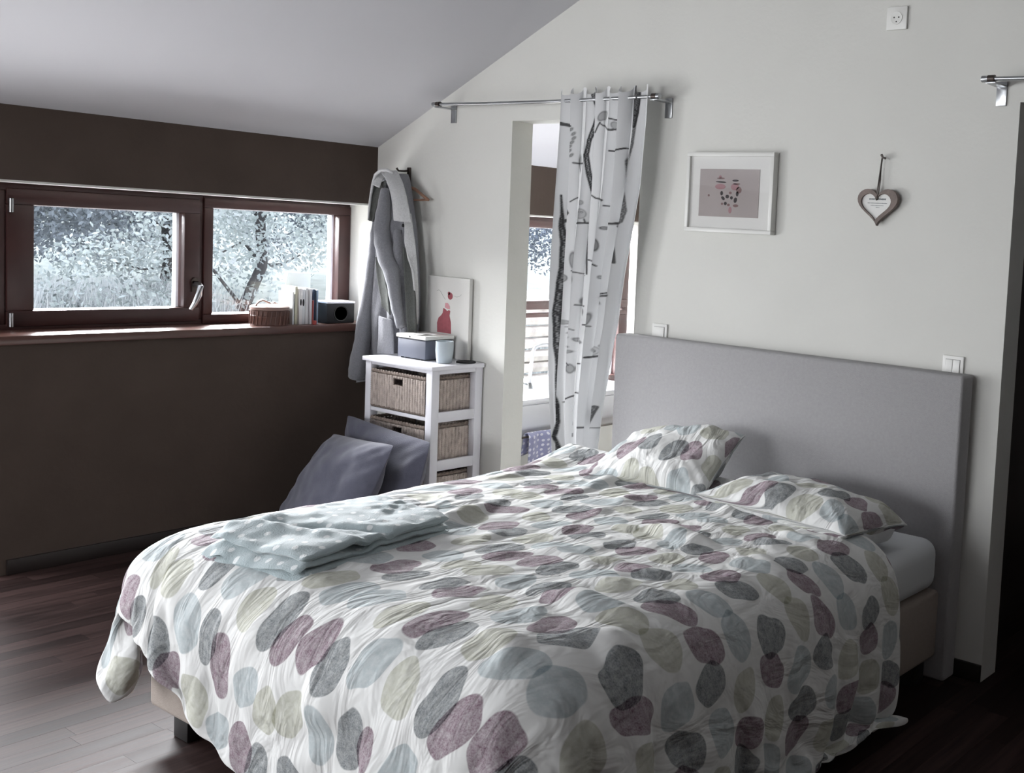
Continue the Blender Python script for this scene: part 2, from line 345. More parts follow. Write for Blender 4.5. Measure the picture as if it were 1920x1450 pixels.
# bathroom far wall, hall walls, right and rear walls
struct('wall_bathroom', wallprism(XL - .33, -1.9, -.1, YN, YN + .1), m_wall, label='white bathroom end wall beyond the curtain')
w = MB().box(-1.79, -1.67, YW + TP, YN + .6, -.1, 3.4)
struct('wall_hall', w, m_hall, label='dark brown wall seen through the bare doorway')
w = MB().box(-1.9, -1.79, YW + TP, YN, -.1, 3.4); struct('wall_divider', w, m_wall, label='white bathroom side wall out of sight')
w = MB().box(-1.79, XR, YN + .6, YN + .7, -.1, 4.3).box(1.0, 1.1, YW + TP, YN + .6, -.1, 4.3); struct('wall_hall_end', w, m_hall, label='dark wall closing the hall')
struct('wall_right', MB().box(XR, XR + .1, YB, YN + .6, -.1, 3.2), m_dim, label='taupe wall opposite the windows')
wr_ = wallprism(XL - .33, -4.6, -.1, YB - .1, YB)
for a in ((-4.6, -2.0, 2.26), (-2.0, XR, -.1)):
    q = wallprism(*a, YB - .1, YB); n = len(wr_.v); wr_.v += q.v; wr_.f += [tuple(i + n for i in f) for f in q.f]
wr_.box(-4.6, -2.0, YB - .1, YB, -.1, .94)
struct('window_added_rear', MB().box(-4.6, -2.0, YB - .08, YB - .02, .94, 1.0).box(-4.6, -2.0, YB - .08, YB - .02, 2.20, 2.26).box(-4.6, -4.54, YB - .08, YB - .02, 1.0, 2.2).box(-2.06, -2.0, YB - .08, YB - .02, 1.0, 2.2).box(-3.33, -3.27, YB - .08, YB - .02, 1.0, 2.2), m_frame, label='unseen window opposite the bed head, added for frontal light')  # unseen rear window, added for frontal fill
struct('wall_rear', wr_, m_dim, label='taupe wall opposite the bed head')
# ceiling: two slopes
c = MB(); a, b = XL - .4, XR + .1
zz = lambda x: EAVE + SL * (min(x, RX) - XL) - (SL * (x - RX) if x > RX else 0)
c.prism([(a, zz(a)), (RX, zz(RX)), (b, zz(b)), (b, zz(b) + .25), (RX, zz(RX) + .25), (a, zz(a) + .25)], 1, YB - .1, YN + .7)
struct('ceiling', c, m_ceil, label='pale sloping ceiling rising from the window wall')
# skirting
struct('baseboard_left', MB().box(XL, XL + .014, DO[1] + .05, YW, 0, .062), m_base, bevel=.002, label='dark skirting under the windows')
struct('baseboard_back', MB().box(XL + .014, D1[0], YW - .014, YW, 0, .062).box(D1[1], D2[0] - .0, YW - .014, YW, 0, .062), m_base, bevel=.002, label='dark skirting beside the bed head')
struct('baseboard_bathroom', MB().box(XL, XL + .014, YW + TP, YN, 0, .062), m_base, label='dark skirting in the bathroom')

# ------------------------------------------------------------------ windows
FX = -5.16
def frame_ring(y0, y1, z0, z1, t, x0, x1):
    return MB().box(x0, x1, y0, y1, z0, z0 + t).box(x0, x1, y0, y1, z1 - t, z1).box(x0, x1, y0, y0 + t, z0 + t, z1 - t).box(x0, x1, y1 - t, y1, z0 + t, z1 - t)
def sash(name, parent, y0, y1, z0, z1, tl, tr, tt, tb, x0=FX - .055, x1=FX, glasson=None, rail=None):
    s = MB().box(x0, x1, y0, y1, z0, z0 + tb).box(x0, x1, y0, y1, z1 - tt, z1).box(x0, x1, y0, y0 + tl, z0 + tb, z1 - tt).box(x0, x1, y1 - tr, y1, z0 + tb, z1 - tt)
    o = obj(name, s, m_frame, parent, bevel=.004)
    obj('glazing_bead', MB().box(x0 - .03, x0 + .004, y0 + tl - .012, y1 - tr + .012, z0 + tb - .012, z0 + tb + .001).box(x0 - .03, x0 + .004, y0 + tl - .012, y1 - tr + .012, z1 - tt - .003, z1 - tt + .008).box(x0 - .03, x0 + .004, y1 - tr - .012, y1 - tr + .008, z0 + tb, z1 - tt), m_white, o)
    obj('pane', MB().box(x0 + .014, x0 + .018, y0 + tl - .006, y1 - tr + .006, z0 + tb - .006, z1 - tt + .006), m_glass, o)
    return o
# window 1: opening sash with silver handle and hinges
w1 = struct('window_1', frame_ring(1.90, 2.735, .955, 1.566, .03, FX - .075, FX - .01), m_frame, label='hinged sash of the window band with a silver handle', bevel=.003)
sash('window_sash', w1, 1.932, 2.715, .975, 1.545, .099, .071, .066, .066)
for z in (1.475, 1.005):
    obj('hinge', MB().lathe([(.006, z - .03), (.0085, z - .028), (.0085, z + .028), (.006, z + .03)], (FX + .010, 1.944, 0), 12), m_chrome, w1, smooth='auto')
h = MB().tube([(FX + .002, 2.692, 1.150), (FX + .045, 2.692, 1.150), (FX + .058, 2.690, 1.145), (FX + .060, 2.682, 1.105), (FX + .054, 2.668, 1.065), (FX + .048, 2.652, 1.035)], [.012, .012, .014, .014, .012, .009], 12)
ho = obj('window_handle', h, m_chrome, w1, smooth='auto')
obj('rosette', MB().lathe([(.016, 0), (.016, .008)], (FX, 2.692, 1.165), 16, axis=0).box(FX, FX + .008, 2.678, 2.706, 1.115, 1.165), m_hook, ho, smooth='auto')
# window 2: fixed light
w2 = struct('window_2', frame_ring(2.735, YW, .955, 1.566, .03, FX - .075, FX - .01), m_frame, label='fixed right light of the window band behind the books', bevel=.003)
sash('window_sash', w2, 2.735, 3.502, .965, 1.555, .043, .067, .046, .042)
# small side frame left of window 1 plus the glazed door (outside the frame)
struct('trim_3', MB().box(FX - .075, FX - .005, DO[1], 1.90, 0, 1.566), m_frame, bevel=.003, label='red brown post between window band and terrace door')
w3 = struct('door_1', frame_ring(DO[0], DO[1], .0, 1.566, .035, FX - .075, FX - .01), m_frame, label='glazed terrace door next to the window band', bevel=.003)
sash('door_leaf', w3, DO[0] + .02, DO[1] - .02, .02, 1.55, .08, .08, .08, .10)
w4 = struct('window_added_far', frame_ring(-2.9, .10, .0, 1.566, .035, FX - .075, FX - .01), m_frame, label='unseen wide glazed door added along the window wall for light', bevel=.003)  # unseen extra glazing, added to let in more light
sash('door_leaf', w4, -2.88, -1.4, .02, 1.55, .08, .08, .08, .10); sash('door_leaf', w4, -1.4, .08, .02, 1.55, .08, .08, .08, .10)
# bathroom window: upper light, transom, lower light
w5 = struct('window_4', frame_ring(YW + TP + .02, 5.68, .46, 1.566, .05, FX - .075, FX - .01), m_frame, label='tall bathroom window seen past the curtain', bevel=.003)
sash('window_sash', w5, 3.69, 5.66, .985, 1.545, .07, .075, .045, .055)
sash('window_sash', w5, 3.69, 5.66, .48, .965, .07, .075, .03, .04)
# sills
struct('trim_4', MB().box(FX - .01, XL + .015, BA[0] - .1, YW - .001, .925, .962), m_sill, bevel=.004, label='brown wooden window sill under the books')

# white thin reveal line on top of sill for the bathroom
struct('trim_5', MB().box(FX - .01, XL + .01, YW + TP, YN, .44, .47), m_white, bevel=.003, label='white bathroom window sill')

# ------------------------------------------------------------------ outdoors
gm = M('pale meadow grass', (176, 182, 176), .9, var=.25, vs=1.5)
g = MB(); N = 40
GX = np.linspace(-60, -5.4, N); GY = np.linspace(-30, 60, N); P = np.zeros((N, N, 3))
for j, y in enumerate(GY):
    for i, x in enumerate(GX): P[j, i] = (x, y, -.35 + .25 * noise.noise(Vector((x * .15, y * .15, 0))) + max(0, -x - 14) * .06)
tag(obj('meadow', g.grid(P), gm, smooth=True), 'pale bright meadow outside the windows', 'meadow', kind='structure')
tag(obj('terrace', MB().box(-8.2, WX, -4, 6.5, -.16, -.03), M('pale terrace stone', (190, 188, 182), .8, var=.06, vs=4)), 'pale stone terrace outside the window wall', 'terrace', kind='structure')
def leaf_mat(n, c):
    return M(n, c, .7, var=.35, vs=1.1, spec=.3)
LM = [leaf_mat('hazed grey green foliage', (118, 126, 134)), leaf_mat('hazed pale foliage', (166, 175, 176)), leaf_mat('hazed blue grey foliage', (106, 115, 130)), leaf_mat('bright hazed pale foliage', (214, 218, 220))]  # haze and glare are put into these pale bluish leaf colours
def leaves(cs, n, size, seed):
    r = np.random.RandomState(seed); cs = np.array(cs, float); wts = cs[:, 3] ** 2; k = r.choice(len(cs), n, p=wts / wts.sum())
    d = r.normal(size=(n, 3)); d /= np.linalg.norm(d, axis=1)[:, None]; rad = cs[k, 3] * r.uniform(.55, 1.05, n)
    c = cs[k, :3] + d * rad[:, None] * np.array([1, 1, .85])
    a = r.normal(size=(n, 3)); a /= np.linalg.norm(a, axis=1)[:, None]; b = np.cross(a, r.normal(size=(n, 3))); b /= np.linalg.norm(b, axis=1)[:, None]
    s = size * r.uniform(.6, 1.4, n)[:, None]
    V = np.stack([c + a * s, c + b * s * .5, c - a * s, c - b * s * .5], 1).reshape(-1, 3)
    mb = MB(); mb.v = V.tolist(); mb.f = [(4 * i, 4 * i + 1, 4 * i + 2, 4 * i + 3) for i in range(n)]; return mb
def tree(x, y, h, r, mat, n, size, label, seed, trunk=True, lean=0., z0=-.4, low=.3):
    q = random.Random(seed)
    t = thing('garden_tree', label, 'tree', (x, y, z0), 'trees and bushes beyond the windows')
    cs = []
    for i in range(16):
        a = q.uniform(0, 6.28); rr = q.uniform(0, 1) ** .6 * r; hh = q.uniform(low, 1) * h
        cs.append((x + rr * math.cos(a), y + rr * math.sin(a), z0 + hh, r * q.uniform(.28, .5)))
    if trunk:
        pts = [(x, y, z0)]; 
        for i in range(1, 8): pts.append((x + lean * i * .1 + q.uniform(-.06, .06), y + lean * i * .12 + q.uniform(-.1, .1), z0 + h * i / 8))
        tr = obj('trunk', MB().tube(pts, [.055 * (1 - i / 9) + .02 for i in range(8)], 8), m_bark, t, smooth=True)
        for i in range(2, 7):
            for sgn in (-1, 1):
                p = Vector(pts[i]); e = p + Vector((q.uniform(-.4, .6), sgn * q.uniform(.3, .75) * r * .5, q.uniform(-.1, .6)))
                m = (p + e) / 2 + Vector((0, 0, q.uniform(-.1, .2))); obj('branch', MB().tube([p, m, e], [.022, .016, .008], 6), m_bark, tr, smooth=True)
    o = obj('foliage', leaves(cs, int(n * 5), size * .38, seed), mat, t); o['kind'] = 'stuff'
    return t
tree(-11, 6.35, 3.6, 1.5, LM[1], 2600, .075, 'haze-paled tree with a dark forked trunk behind the fixed window light', 5, lean=.04)
tree(-13.5, 5.4, 4.2, 1.6, LM[0], 4200, .085, 'grey green bushy tree right of centre behind the hinged sash', 6, trunk=False)
tree(-15, 7.4, 4.5, 2.0, LM[3], 3600, .10, 'very bright haze-paled tree further back behind the fixed light', 7)
tree(-16.5, 3.6, 5, 2.2, LM[2], 5000, .10, 'haze-tinted dense tree behind the left half of the hinged sash', 8, trunk=False)
tree(-15.5, 5.4, 5, 2.0, LM[2], 5000, .10, 'haze-tinted dense tree between the two window lights', 9, trunk=False)
tree(-19, 9.5, 5.5, 2.6, LM[1], 4500, .12, 'haze-paled broad tree far behind the right end of the window band', 10)
tree(-17, 12.5, 5, 2.4, LM[0], 4500, .11, 'grey green tree behind the upper bathroom window', 11)
tree(-20, 15.5, 5.5, 2.8, LM[2], 4500, .13, 'haze-tinted tree farthest along behind the bathroom window', 12)
tree(-21, 1.5, 5, 2.6, LM[0], 4000, .12, 'grey green tree beyond the terrace door side', 13)
tree(-22, 6.5, 5, 3.0, LM[3], 4500, .13, 'bright haze-paled tree in the gap behind the nearer trees', 14)
# tall pale grass in front of the trees
def reeds(x0, x1, y0, y1, h, n, mat, label, seed):
    r = np.random.RandomState(seed); mb = MB()
    for i in range(n):
        x = r.uniform(x0, x1); y = r.uniform(y0, y1); a = r.uniform(0, 3.14); w = .010; hh = h * r.uniform(.55, 1.1); dx, dy = math.cos(a) * w, math.sin(a) * w; lx, ly = r.uniform(-.22, .22, 2); k = len(mb.v)
        mb.v += [(x - dx, y - dy, -.4), (x + dx, y + dy, -.4), (x + dx * .8 + lx * .4, y + dy * .8 + ly * .4, -.4 + hh * .6), (x - dx * .8 + lx * .4, y - dy * .8 + ly * .4, -.4 + hh * .6), (x + lx, y + ly, -.4 + hh)]
        mb.f += [(k, k + 1, k + 2, k + 3), (k + 3, k + 2, k + 4)]
    tag(obj('tall_grass', mb, mat), label, 'grass', kind='stuff')
reeds(-13, -11, 3.6, 6.2, 1.12, 14000, LM[3], 'bright pale tall grass along the foot of the hinged window sash', 3)
reeds(-11.5, -9.5, 9.0, 13.5, 1.1, 5000, LM[3], 'pale tall grass outside the bathroom window', 4)
# stacked firewood seen through the lower bathroom light
lm = M('grey weathered firewood', (170, 164, 160), .9, var=.3, vs=9)
t = thing('firewood_stack', 'stack of pale grey split logs outside the lower bathroom window', 'firewood', (-7.4, 6.6, -.03))
for j in range(9):
    for i in range(3):
        y0 = 5.6 + i * .78 + rnd.uniform(-.05, .05); r_ = rnd.uniform(.045, .06)
        obj('log', MB().tube([(-7.35 + rnd.uniform(-.03, .03), y0, .03 + j * .108), (-7.35 + rnd.uniform(-.03, .03), y0 + .74, .03 + j * .108 + rnd.uniform(-.01, .01))], r_, 7), lm, t)
# ================================================================== bed
bx0, bx1, by0, by1 = -3.15, -1.600, 1.53, 3.415
bed = thing('bed', 'grey upholstered box spring bed with tall headboard against the white wall', 'bed', (-2.37, 2.5, 0))
obj('headboard', MB().box(-3.172, -1.566, 3.413, 3.500, .0, 1.074), m_headb, bed, bevel=.012, seg=3)
obj('bed_base', MB().box(bx0, bx1, by0, 3.412, .085, .325), m_basef, bed, bevel=.018, seg=3)
mt = obj('mattress', MB().box(-3.135, -1.603, 1.545, 3.405, .326, .508), m_sheet, bed, bevel=.055, seg=6, label='mattress under a white fitted sheet')
for x in (-3.09, -1.70):
    for y in (1.57, 3.30): obj('leg', MB().prism([(x, y), (x + .075, y), (x + .075, y + .075), (x, y + .075)], 2, 0, .086), m_leg, bed, bevel=.004)

# duvet: draped cloth; x, y, z in millimetres as steps from the neighbour before (row by row)
NY, NX = 78, 86
DV = np.moveaxis(np.cumsum(np.cumsum(np.array([
-3130,27,25,25,25,24,25,25,25,24,25,25,25,25,24,25,25,25,25,24,25,25,25,24,25,25,25,25,24,25,25,25,25,24,25,25,25,24,25,25,25,25,24,25,25,25,25,25,25,25,25,25,25,25,25,25,25,26,27,27,25,23,22,17,14,10,6,2,0,0,0,0,2,1,-3,-1,-1,-1,-4,-4,-9,-16,12,26,27,26,
-3,-1,1,-1,0,1,0,-1,0,1,0,0,-1,0,1,0,0,0,0,0,0,0,0,0,0,0,0,0,0,0,0,-1,0,1,0,0,0,1,0,-1,0,0,1,0,0,-1,0,0,0,0,0,0,0,0,0,0,0,0,-1,0,1,1,-1,2,0,0,0,1,0,0,0,0,-2,-1,4,0,-1,0,2,-2,2,0,-1,0,-1,1,
-4,1,-1,0,0,0,0,1,0,0,-1,0,1,0,0,-1,0,0,0,1,0,-1,0,1,0,0,0,0,0,0,0,0,0,0,0,0,0,0,0,1,0,0,-1,0,1,1,-2,0,0,0,0,0,0,0,0,0,0,0,0,0,0,0,1,0,0,1,1,0,0,0,1,0,-1,0,-1,0,3,1,-2,1,1,0,-2,0,0,0,
-3,0,0,-1,0,1,0,-1,0,0,1,0,-1,0,0,1,0,0,0,-1,1,0,0,0,0,0,0,0,1,-1,0,1,0,0,0,0,-1,0,0,0,0,0,1,0,-1,0,1,-1,0,0,0,0,0,0,0,0,0,0,0,0,0,0,0,1,1,0,1,-1,1,0,-1,1,1,0,1,2,-3,-3,0,2,3,2,-5,0,1,0,
-3,0,0,-1,0,0,0,0,1,0,-1,0,1,0,0,0,-1,0,1,1,-2,1,0,1,-1,0,0,0,0,1,0,0,0,0,0,0,1,-1,-1,-1,0,0,0,0,0,1,0,1,0,-1,0,0,0,0,0,0,0,-1,0,0,0,1,1,0,0,1,0,2,0,0,0,0,1,-1,-2,-1,-1,0,2,1,2,1,-1,-1,0,0,
-3,0,2,-4,0,0,1,1,-1,0,1,0,-1,0,0,0,1,-1,0,1,0,1,0,-1,2,-2,0,0,0,0,0,0,1,0,1,-1,0,1,-1,-1,-1,0,-1,0,2,-1,2,0,-1,1,0,0,-1,0,0,0,0,0,-1,0,1,1,0,1,0,2,0,-1,-1,2,-2,-1,-1,2,2,0,2,3,1,0,-4,-1,-1,0,0,0,
-5,2,1,-2,-2,0,3,-1,0,0,0,0,1,0,-1,0,0,0,-1,-1,3,0,1,0,1,-2,0,0,1,0,0,0,0,0,-1,1,0,0,2,-1,-2,-1,1,1,-1,1,-1,-1,2,-1,0,0,1,0,-1,0,0,0,0,1,1,0,0,-2,2,-1,1,1,2,0,6,1,0,-2,-4,-3,0,-2,-1,3,0,2,-1,0,-1,1,
-4,0,1,3,-4,-1,1,0,0,1,-1,0,0,0,0,0,0,0,-1,-1,1,1,0,2,0,-2,0,1,0,0,0,0,-1,1,0,0,0,1,0,1,-1,-1,0,1,0,0,-1,0,0,1,0,-1,0,0,0,0,0,1,2,0,-1,0,-2,2,-1,1,0,1,0,-1,-4,-1,0,4,2,1,-1,1,-1,-1,6,-4,1,-1,1,-1,
-4,-1,-2,6,-1,-1,-2,1,0,0,1,-1,0,0,0,-1,1,2,-1,-1,0,0,1,1,0,-1,0,0,0,1,0,-1,1,-2,0,1,1,0,1,1,1,-2,-2,-1,-1,-1,2,1,0,1,-1,1,0,0,2,1,0,0,-1,-1,-1,-3,3,-1,2,-1,2,0,-1,-1,0,0,0,3,-2,1,0,2,3,-1,-11,10,-1,1,-1,0,
-4,-1,-5,2,7,-2,-2,1,1,-1,0,0,0,0,1,-1,0,1,0,1,-5,3,-2,1,1,1,1,-1,0,0,1,2,-3,1,0,0,0,-1,-2,1,1,4,0,-3,-3,1,1,2,0,-2,1,-1,1,2,0,0,0,-1,-1,0,0,1,-1,0,0,1,-1,4,1,1,0,1,0,-6,0,1,2,-3,0,-7,-1,1,18,-5,-5,-3,
-4,0,-6,-2,4,4,-1,-1,1,1,0,0,1,-1,0,0,0,0,2,0,0,-4,1,-1,0,3,0,-1,0,1,1,0,2,-1,0,0,-1,-2,2,-1,2,-1,0,-1,3,1,0,0,-2,-2,1,2,1,-2,-2,0,1,0,1,-3,-1,2,1,1,1,3,4,-3,1,-2,-1,-2,-1,-1,3,0,-2,0,-7,1,4,4,-3,1,2,2,
-7,2,4,-9,-1,4,3,-1,-1,1,0,1,0,1,-1,0,-1,-1,5,-2,2,-3,1,-2,-3,5,-1,1,1,2,-1,-1,-1,0,1,-1,0,1,-1,1,0,1,1,2,0,0,-1,-3,-1,3,-1,0,-1,0,1,0,0,0,-1,0,0,0,0,0,-1,-1,-6,1,1,5,1,2,0,1,-3,-2,1,-1,3,3,4,-5,-9,3,4,-1,
-9,3,3,-6,-1,1,3,4,-2,-1,1,0,0,0,1,0,0,0,1,2,-3,0,1,-1,-2,1,0,1,0,0,2,0,-1,-1,0,0,0,0,0,0,0,0,1,1,0,-2,-1,1,1,0,0,0,-1,1,1,0,-1,-2,-1,3,1,-2,1,1,3,-1,4,1,-4,-1,2,-3,7,4,1,-5,-4,-1,-3,1,-4,1,0,0,-1,2,
-8,-1,4,9,-12,-1,1,4,-1,-1,1,1,0,0,0,1,-1,0,-2,8,-5,-1,-2,1,2,-1,1,0,-1,-2,1,1,0,1,-1,0,0,1,0,0,-1,1,0,0,0,0,0,1,1,0,0,-2,0,-1,0,-1,1,1,0,-1,1,2,0,2,-8,0,4,-3,14,-5,-6,13,-4,1,5,1,-4,-4,1,-9,6,-1,-5,1,0,1,
-4,-5,-1,6,6,-12,2,2,1,-1,0,1,1,0,0,0,1,-1,-2,2,3,2,-7,2,1,-1,0,1,-1,-1,-3,3,3,-1,0,0,0,0,0,0,2,-1,1,0,0,-1,0,-1,0,0,0,0,0,-1,-2,0,-1,2,1,1,0,0,0,-3,8,-1,-4,5,-12,3,16,-1,4,-4,-4,-3,3,4,-2,2,-10,0,0,-2,1,-1,
-2,-8,9,-6,2,0,-3,0,5,-3,0,2,-1,1,0,1,-1,0,-1,-1,9,-4,1,-5,1,0,1,0,-1,-1,-3,1,1,3,0,-1,1,0,0,1,0,0,0,0,1,-1,-2,0,0,0,0,1,0,0,1,-1,0,-2,0,0,0,1,0,2,-2,3,2,-4,2,2,-11,-5,2,2,2,12,3,-3,-1,2,3,-6,-4,-1,0,0,
-1,-4,1,6,-5,6,-7,-5,5,1,-4,2,1,0,0,0,1,-1,0,-2,3,1,2,-5,1,0,0,1,2,-3,2,-3,1,1,0,1,-1,0,1,0,-1,0,-1,0,-1,2,2,0,0,0,-2,0,-2,1,-1,1,0,1,1,0,0,-1,0,1,1,0,-1,3,3,2,0,-9,-10,-2,1,2,0,7,4,3,2,0,-6,-2,0,0,
0,-3,-4,5,3,-2,-3,-2,1,2,-4,2,2,0,0,0,0,-1,1,-2,0,1,2,-1,0,0,-1,0,1,0,1,-1,1,0,0,0,0,0,-1,-1,0,1,0,0,0,0,0,0,-1,-1,1,0,2,0,1,0,-1,1,1,-2,-1,0,1,1,0,-1,1,0,-4,-1,2,11,3,-2,-4,-7,3,-2,2,0,1,4,-5,-4,0,1,
-1,1,-6,1,1,1,-2,1,-2,3,-4,1,2,2,0,-1,0,0,-1,-1,-1,3,-1,2,-2,0,0,-1,1,5,-4,1,-1,0,1,-1,-1,1,0,0,0,-1,0,1,0,0,0,-2,-2,2,1,1,0,0,0,1,1,-1,-1,0,0,3,1,-3,1,0,0,-1,5,-4,-6,-5,8,10,0,1,1,0,3,1,-5,-6,3,-7,0,-3,
0,1,-3,-5,3,1,2,-2,-3,1,2,-3,1,1,1,0,-1,2,-2,-2,-1,5,-4,3,-1,0,0,-1,0,1,3,-2,-1,0,-1,1,1,-1,0,0,0,1,0,-1,0,0,0,0,2,-1,0,-1,1,0,1,-1,0,0,0,1,2,-1,0,1,-1,3,-2,-1,-4,4,3,4,0,-4,0,1,-3,2,-4,-3,3,2,4,-2,-2,-6,
-1,2,-2,-1,-2,0,2,-1,-3,0,5,-4,0,1,1,0,0,-1,2,-3,-2,0,2,3,-1,-1,0,0,-2,0,2,1,-1,-1,1,0,0,1,0,0,0,-2,0,0,0,1,0,2,0,0,1,-1,-1,0,0,0,1,0,-1,1,-1,0,-1,0,0,0,5,6,4,-1,5,-2,-6,-3,4,-2,-4,-4,-1,0,-1,4,2,0,0,8,
0,4,-5,-1,0,-1,2,0,-2,-2,3,-1,-1,0,0,1,0,0,-1,2,-4,0,2,0,1,1,-1,0,0,-1,2,0,0,-3,0,2,1,0,0,-2,-1,0,1,-1,2,-1,1,0,1,0,-1,-2,1,0,0,2,-1,1,-3,0,1,-1,1,2,2,-1,-1,-5,1,5,-1,-4,-3,-4,-4,-3,2,4,5,5,1,3,0,6,0,0,
-1,2,1,-5,1,0,-1,0,1,-1,1,-1,-1,1,-1,0,1,1,-1,-1,1,-2,4,-3,1,2,0,-2,1,1,1,-1,-1,-1,0,2,1,-1,-4,0,1,1,1,2,-3,0,-1,0,1,0,-1,2,-7,5,4,0,-3,-2,3,0,2,4,0,-2,-1,0,0,4,-5,-6,-4,0,1,5,4,1,-1,5,-4,-4,-4,3,17,-3,-5,0,
0,1,-2,2,-4,0,0,0,0,1,-1,0,-2,0,0,1,1,0,1,-1,1,-1,-1,1,3,-1,0,1,-2,3,-2,0,-2,1,1,0,-1,-3,4,2,1,-5,-1,0,1,1,0,0,-1,-1,2,-9,9,1,1,2,2,-4,0,-2,0,-1,0,-3,1,5,0,-8,5,-1,1,0,-2,-1,4,9,0,-5,-2,-6,15,6,8,0,-13,-6,
0,0,-1,-4,1,0,-1,2,1,-1,0,0,-1,-1,1,0,0,1,-1,3,-2,-1,0,1,-1,3,-2,0,0,-1,1,2,0,0,0,-2,-3,3,2,1,0,4,-4,-1,0,-1,0,0,0,2,-1,4,0,-2,-2,-2,2,3,0,-1,-3,-1,0,5,0,-6,-4,8,-1,2,1,1,3,0,-5,-4,6,-6,-1,10,5,-2,-25,3,17,-2,
0,-1,0,-2,0,-1,0,0,2,0,-1,0,0,-2,1,0,0,1,0,0,0,-1,0,2,1,-2,2,-2,-1,-3,0,0,4,1,0,-2,2,0,-1,0,-1,2,1,-1,0,0,0,0,1,-1,-1,4,0,-1,-3,-1,-1,2,0,2,-1,-2,-2,0,2,1,2,0,0,1,-2,3,1,-2,-2,0,-2,2,2,-3,-12,-4,12,-5,-1,6,
0,0,-2,-1,-1,1,-2,0,1,1,0,0,-1,-1,1,0,1,-1,2,-2,1,0,-1,1,2,2,-2,1,-3,-2,-2,1,1,3,-1,0,0,0,-1,0,0,-1,2,1,-1,0,0,0,0,1,2,1,-1,-1,-1,-1,1,0,0,-1,0,0,3,2,-4,-4,4,1,1,1,10,4,-1,-1,-4,-8,-3,4,4,1,-4,-4,2,-9,-3,2,
0,-2,2,-3,-1,0,-1,-1,1,2,0,-1,0,-1,0,1,-1,2,-1,0,0,0,0,0,0,3,1,-4,4,-2,-1,-1,0,1,0,0,0,0,0,-1,0,0,0,0,2,0,-1,0,1,1,0,2,-2,-2,1,0,-1,0,0,1,0,0,-1,-5,1,8,0,1,5,1,-6,-7,-2,0,0,4,4,1,-2,3,-1,2,-5,-6,-1,-2,
1,-2,-3,2,-1,-2,1,-1,1,1,1,-1,-1,0,-1,1,0,-1,1,1,-1,0,-2,0,0,2,5,2,-4,1,-1,-1,-1,0,0,0,1,-1,0,-1,0,1,0,1,-1,0,1,0,0,0,1,-2,0,1,-1,0,0,0,0,0,0,1,-4,1,2,1,4,-1,-9,-2,-3,0,2,2,4,2,4,-4,3,-1,1,4,-4,-5,-5,-1,
0,-1,-2,2,-2,-1,3,-3,-1,2,1,0,-1,0,-2,1,0,-1,1,3,-2,-4,0,0,2,2,0,3,3,-1,-3,0,0,-2,1,0,-2,0,0,1,0,0,1,-1,0,0,0,1,0,0,-2,1,0,-1,0,0,1,0,0,0,-1,-1,1,2,2,0,-8,1,7,0,2,0,-2,1,1,-1,-6,3,0,1,1,7,-8,-2,-7,-7,
-1,0,-3,3,-2,2,-3,-1,-3,2,3,0,1,-1,0,-2,1,-1,0,1,2,0,0,-2,-2,0,2,0,3,0,1,0,-1,0,-1,0,-2,1,0,1,0,-1,-1,1,0,1,0,0,-2,-1,1,0,0,1,0,1,-1,0,0,0,0,-1,4,0,-2,-4,5,0,-2,1,0,-1,3,6,1,-3,1,-1,-3,1,8,-10,-2,1,1,6,
-1,0,-2,3,-4,2,-3,1,-3,1,1,2,1,0,-1,-2,0,1,-1,-1,4,1,0,-5,0,-2,3,3,0,3,-1,-1,-1,0,0,-2,3,-2,1,-1,0,0,0,0,1,-1,0,0,0,0,-1,1,0,-1,1,0,0,0,0,0,1,0,-1,1,-3,1,0,2,0,2,-1,2,0,-4,-4,6,1,0,3,-2,-1,-8,2,11,1,-2,
-1,0,0,-4,5,-3,1,0,-1,-2,1,1,1,0,-1,0,-2,1,-1,-1,0,3,0,1,-6,0,3,1,0,2,2,-2,0,-1,0,1,0,1,-2,0,0,0,1,-1,0,0,0,-1,1,-1,1,0,0,1,0,-1,-1,1,0,0,-1,1,-2,0,4,2,0,-4,3,-1,2,-1,-2,-3,4,-3,-3,1,0,3,-2,11,11,6,-12,-3,
-1,0,-1,0,0,1,0,-2,1,-2,0,1,0,2,1,-2,-2,0,0,-2,-1,6,0,1,-7,0,1,3,0,0,1,-1,-1,0,0,1,-1,2,1,-1,0,0,-1,0,-1,-1,0,2,0,1,-1,0,1,-1,0,0,1,-1,0,0,0,-1,2,-5,2,3,-4,6,1,-1,-1,1,1,3,2,1,2,0,4,3,4,6,2,-6,-13,-7,
-1,0,-1,0,0,-3,2,2,-1,-3,1,0,2,0,1,1,-1,-4,1,0,-2,0,9,-6,-2,-4,2,3,-1,1,3,2,-3,-2,0,1,1,0,1,1,0,2,-7,-1,-1,2,2,0,1,0,-1,-1,0,0,-1,1,0,0,1,0,1,1,-2,4,-5,0,6,-1,-4,1,1,1,6,3,4,7,2,1,1,-2,-2,-7,-10,-8,6,3,
-2,1,0,-1,-1,2,-1,1,0,-2,-1,1,-1,1,1,2,3,-1,-7,-1,0,-2,1,5,7,-13,0,3,2,-2,0,1,3,0,-1,-2,1,0,1,1,0,-4,5,-1,0,1,-1,1,0,-3,1,-2,-1,0,1,0,2,-3,1,3,0,-2,0,-1,1,-1,-1,-3,5,4,0,-1,0,2,3,1,0,-2,-7,-6,-5,-6,-3,6,4,5,
